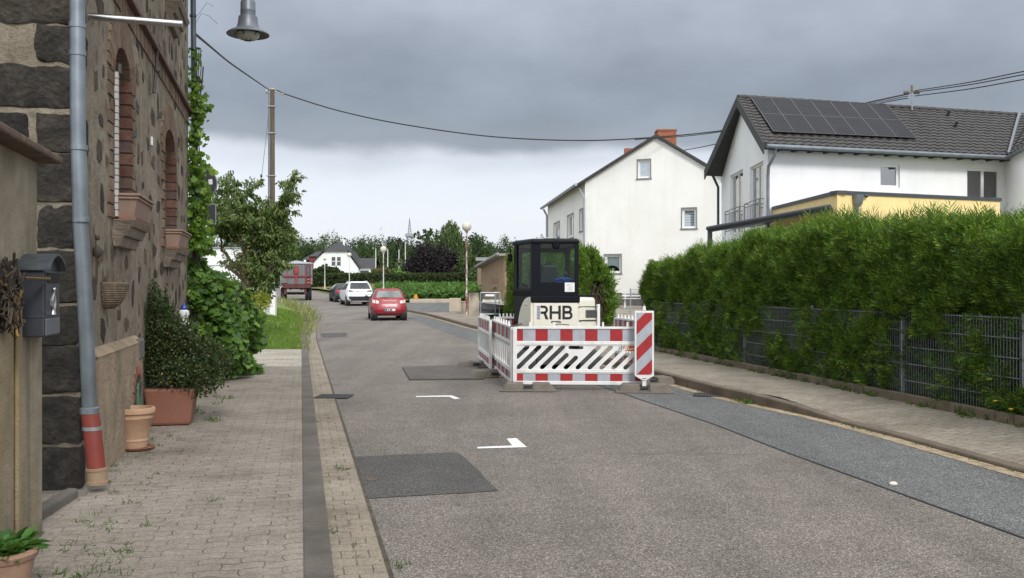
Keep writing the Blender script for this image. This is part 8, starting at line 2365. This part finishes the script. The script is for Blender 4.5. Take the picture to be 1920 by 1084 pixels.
M_crop = leafmat('crop_leaf', [(0, (.03, .085, .015)), (.6, (.06, .14, .025)), (1, (.10, .21, .04))], .6, .25)
b = MB(); strip(b, lambda Y: KR(Y) + 3.2, lambda Y: 14, 70.4, 137, lambda Y: min(.25, (Y - 70.4) * .02), st=3, nx=3)
struct('field', b, M_lawn)
N = 15000; Y = 71 + 64 * rng.random(N) ** 1.8; px = rng.uniform(705, 912, N); x = (px - 960) / F * Y; kp = x > np.interp(Y, KRy, KRx) + 3.4; Y, x = Y[kp], x[kp]; N = len(Y)
l = rng.uniform(.22, .5, N) * (1 + (Y - 71) * .006)
p = np.stack([x, Y, hv(Y) + rng.uniform(.15, .75, N)], 1)
o = meshfrom('crop', [leafgeo(p, nrmz(rng.normal(size=p.shape) * .8 + np.array([0, 0, .5])), nrmz(rng.normal(size=p.shape) * .5 + np.array([0, 0, 1.])), l, l * .6, 'leaf', .15, .2)], M_crop); tag(o, 'leafy green field crop beyond the forecourt edge', 'crop', kind='stuff')
b = MB(); strip(b, lambda Y: KR(Y) + 1.55, lambda Y: KR(Y) + 14, 72, 150, lambda Y: .16, lambda Y: .35, st=2, nx=3); struct('verge', b, M_dry)
N = 9000; Y = 74 + 60 * rng.random(N); t = rng.random(N); x = np.interp(Y, KRy, KRx) + 1.6 + t * 9
blades('dry_grass', np.stack([x, Y, hv(Y) + .15 + t * .2], 1), rng.uniform(.2, .6, N) * (.35 + t), .05, leafmat('dry_grass_blade', [(0, (.10, .15, .03)), (.35, (.26, .22, .10)), (1, (.44, .36, .22))], .9, .25), .4, 'dry tan grass on the bank beyond the bend')
# far white house with garage and neighbour
Yh = 190.0
fh = root('far_white_house', (X(630, Yh), Yh, 1.9), 'distant white gabled house with a hipped dark roof at the end of the road', 'house')
M_froof = plain('far_roof', (.045, .044, .048), .8, 0, .2, 1)
pX = lambda px: X(px, Yh); pZ = lambda py: Z(py, Yh)
b = MB(); prof = [(588, 540), (672, 540), (672, 502), (657, 482), (650, 470), (611, 470), (588, 492)]
b.slab([(pX(a), Yh, pZ(c_)) for a, c_ in prof], (0, 9, 0)); b.build('wall', M_render, fh)
b = MB(); ap_ = V((pX(630.5), Yh + 3, pZ(451)))
b.add([(pX(607), Yh - .5, pZ(471)), (pX(653), Yh - .5, pZ(471)), (pX(653), Yh + 9, pZ(471)), (pX(607), Yh + 9, pZ(471)), tuple(ap_), (pX(630.5), Yh + 9, pZ(451))], [(0, 1, 4), (1, 2, 5, 4), (3, 0, 4, 5), (0, 3, 2, 1)])
for s, pts in ((1, [(653, 471), (660, 482), (675, 503)]), (-1, [(607, 471), (586, 494), (586, 494)])):
    for (a0, c0), (a1, c1) in zip(pts[:-1], pts[1:]):
        if (a0, c0) == (a1, c1): continue
        b.slab([(pX(a0), Yh - .4, pZ(c0)), (pX(a1), Yh - .4, pZ(c1)), (pX(a1), Yh + 9, pZ(c1)), (pX(a0), Yh + 9, pZ(c0))], (0, 0, .3))
b.build('roof', M_froof, fh)
for a0, a1, c0, c1 in ((622, 629, 482, 498), (632, 639, 482, 498), (627, 634, 503.5, 512), (657, 669, 504, 513)):
    b = MB(); b.box(pX(a0), pX(a1), Yh - .06, Yh + .05, pZ(c1), pZ(c0)); w_ = b.build('window', M_glassd if c0 < 500 else M_frame_w, fh)
    b = MB(); t_ = .1
    for q in ((pX(a0) - t_, pX(a0), pZ(c1), pZ(c0)), (pX(a1), pX(a1) + t_, pZ(c1), pZ(c0)), (pX(a0), pX(a1), pZ((c0 + c1) / 2) - .05, pZ((c0 + c1) / 2) + .05)): b.box(q[0], q[1], Yh - .09, Yh - .061, q[2], q[3])
    b.build('frame', M_white, w_)
b = MB(); b.tube([(pX(638), Yh + 4, pZ(460)), (pX(638), Yh + 4, pZ(447))], .22, 8); b.build('chimney', M_white, fh)
b = MB(); b.box(pX(671.5), pX(700), Yh + 1, Yh + 8, 1.9, pZ(501)); ga = b.build('garage', M_render, fh)
b = MB(); b.add([(pX(669), Yh + .4, pZ(501)), (pX(703), Yh + .4, pZ(501)), (pX(701), Yh + 4.5, pZ(482.5)), (pX(662), Yh + 4.5, pZ(482.5)), (pX(703), Yh + 9, pZ(501)), (pX(669), Yh + 9, pZ(501))], [(0, 1, 2, 3), (3, 2, 4, 5), (0, 5, 4, 1)]); b.build('garage_roof', M_froof, ga)
b = MB(); b.box(pX(674), pX(690), Yh + .93, Yh + 1.05, 1.9, pZ(507)); b.build('garage_door', M_anth, ga)
rh = root('far_dark_house', (X(592, 200), 200, 1.9), 'distant house with dark roof and red gable behind the trailer', 'house')
Yr_ = 200; rX = lambda px: X(px, Yr_); rZ = lambda py: Z(py, Yr_)
b = MB(); b.box(rX(580), rX(607), Yr_, Yr_ + 8, 1.9, rZ(481)); b.build('wall', plain('far_red_wall', (.20, .03, .035), .8), rh)
b = MB(); b.add([(rX(577), Yr_ - .4, rZ(481)), (rX(612), Yr_ - .4, rZ(481)), (rX(608), Yr_ + 4, rZ(470)), (rX(588), Yr_ + 4, rZ(470)), (rX(612), Yr_ + 8.5, rZ(481)), (rX(577), Yr_ + 8.5, rZ(481))], [(0, 1, 2, 3), (3, 2, 4, 5), (0, 3, 5), (1, 4, 2), (0, 5, 4, 1)]); b.build('roof', M_froof, rh)
b = MB(); b.box(rX(566), rX(580), Yr_ + 1, Yr_ + 7, 1.9, rZ(488)); b.add([(rX(564), Yr_ + .5, rZ(488)), (rX(582), Yr_ + .5, rZ(488)), (rX(578), Yr_ + 4, rZ(479)), (rX(570), Yr_ + 4, rZ(479)), (rX(582), Yr_ + 7.5, rZ(488)), (rX(564), Yr_ + 7.5, rZ(488))], [(0, 1, 2, 3), (3, 2, 4, 5), (0, 3, 5), (1, 4, 2), (0, 5, 4, 1)]); b.build('annex', M_froof, rh)
# parked grey car by the far house, only its roof shows above the hedge
r = root('parked_car', (X(662, 175), 175, 1.9), 'grey car roof showing above the hedge beside the far white house', 'car')
b = MB(); x = X(662, 175); b.lathe([(1.9, 1.5), (1.85, 2.3), (1.6, 2.75), (1.2, 3.15), (.7, 3.35), (0, 3.4)], (x, 175, .2), 20, 1.0, .45); b.build('body', carpaint('car_grey', (.16, .17, .19)), r, smooth=60)
b = MB(); b.lathe([(1.68, 2.72), (1.3, 3.12)], (x, 175, .22), 20, 1.0, .46); b.build('side_window', M_carglass, r)
# white poles in the field, lattice mast
PG = 'white poles standing in front of the woodland'
for i, (px, y0, y1) in enumerate(((704.5, 467, 502), (727, 468, 503), (748, 469, 503), (760, 455, 482))):
    Y = 160; b = MB(); b.tube([(X(px, Y), Y, 1.5), (X(px, Y), Y, Z(y0, Y))], .11, 8, True, .07); b.ball((X(px, Y), Y, Z(y0, Y)), .09)
    o = b.build('white_pole', M_lampw); tag(o, ['leftmost white pole beside the far garage roof', 'second white pole from the far garage', 'third white pole from the far garage', 'tallest slim pole at the left edge of the purple tree'][i], 'pole', PG)
Ym_ = 330; r = root('lattice_mast', (X(768, Ym_), Ym_, 1.9), 'far steel lattice mast rising above the trees', 'mast')
b = MB(); zt_, zb_ = Z(409, Ym_), Z(452, Ym_); xm = X(768, Ym_); wb = 1.35
for sx in (-1, 1):
    for sy in (-1, 1): b.tube([(xm + sx * wb, Ym_ + sy * wb, zb_ - 6), (xm, Ym_, zt_)], .10, 4)
for i in range(7):
    z0 = zb_ + (zt_ - zb_) * i / 7; z1 = zb_ + (zt_ - zb_) * (i + 1) / 7; f0, f1 = wb * (zt_ - z0) / (zt_ - zb_ + 6), wb * (zt_ - z1) / (zt_ - zb_ + 6)
    b.tube([(xm - f0, Ym_ - f0, z0), (xm + f1, Ym_ - f1, z1)], .06, 4); b.tube([(xm + f0, Ym_ - f0, z0), (xm - f1, Ym_ - f1, z1)], .06, 4); b.tube([(xm - f0, Ym_ - f0, z0), (xm + f0, Ym_ - f0, z0)], .06, 4)
b.build('lattice', M_galv, r)
b = MB(); z0 = Z(441, Ym_); b.box(xm - 1.5, xm + 1.3, Ym_ - 1, Ym_ + 1, z0 - .5, z0 + .5); b.tube([(xm - 1.4, Ym_, z0), (xm + 1.4, Ym_, z0 - 1.1)], .3, 6); b.build('platform', M_galv, r)
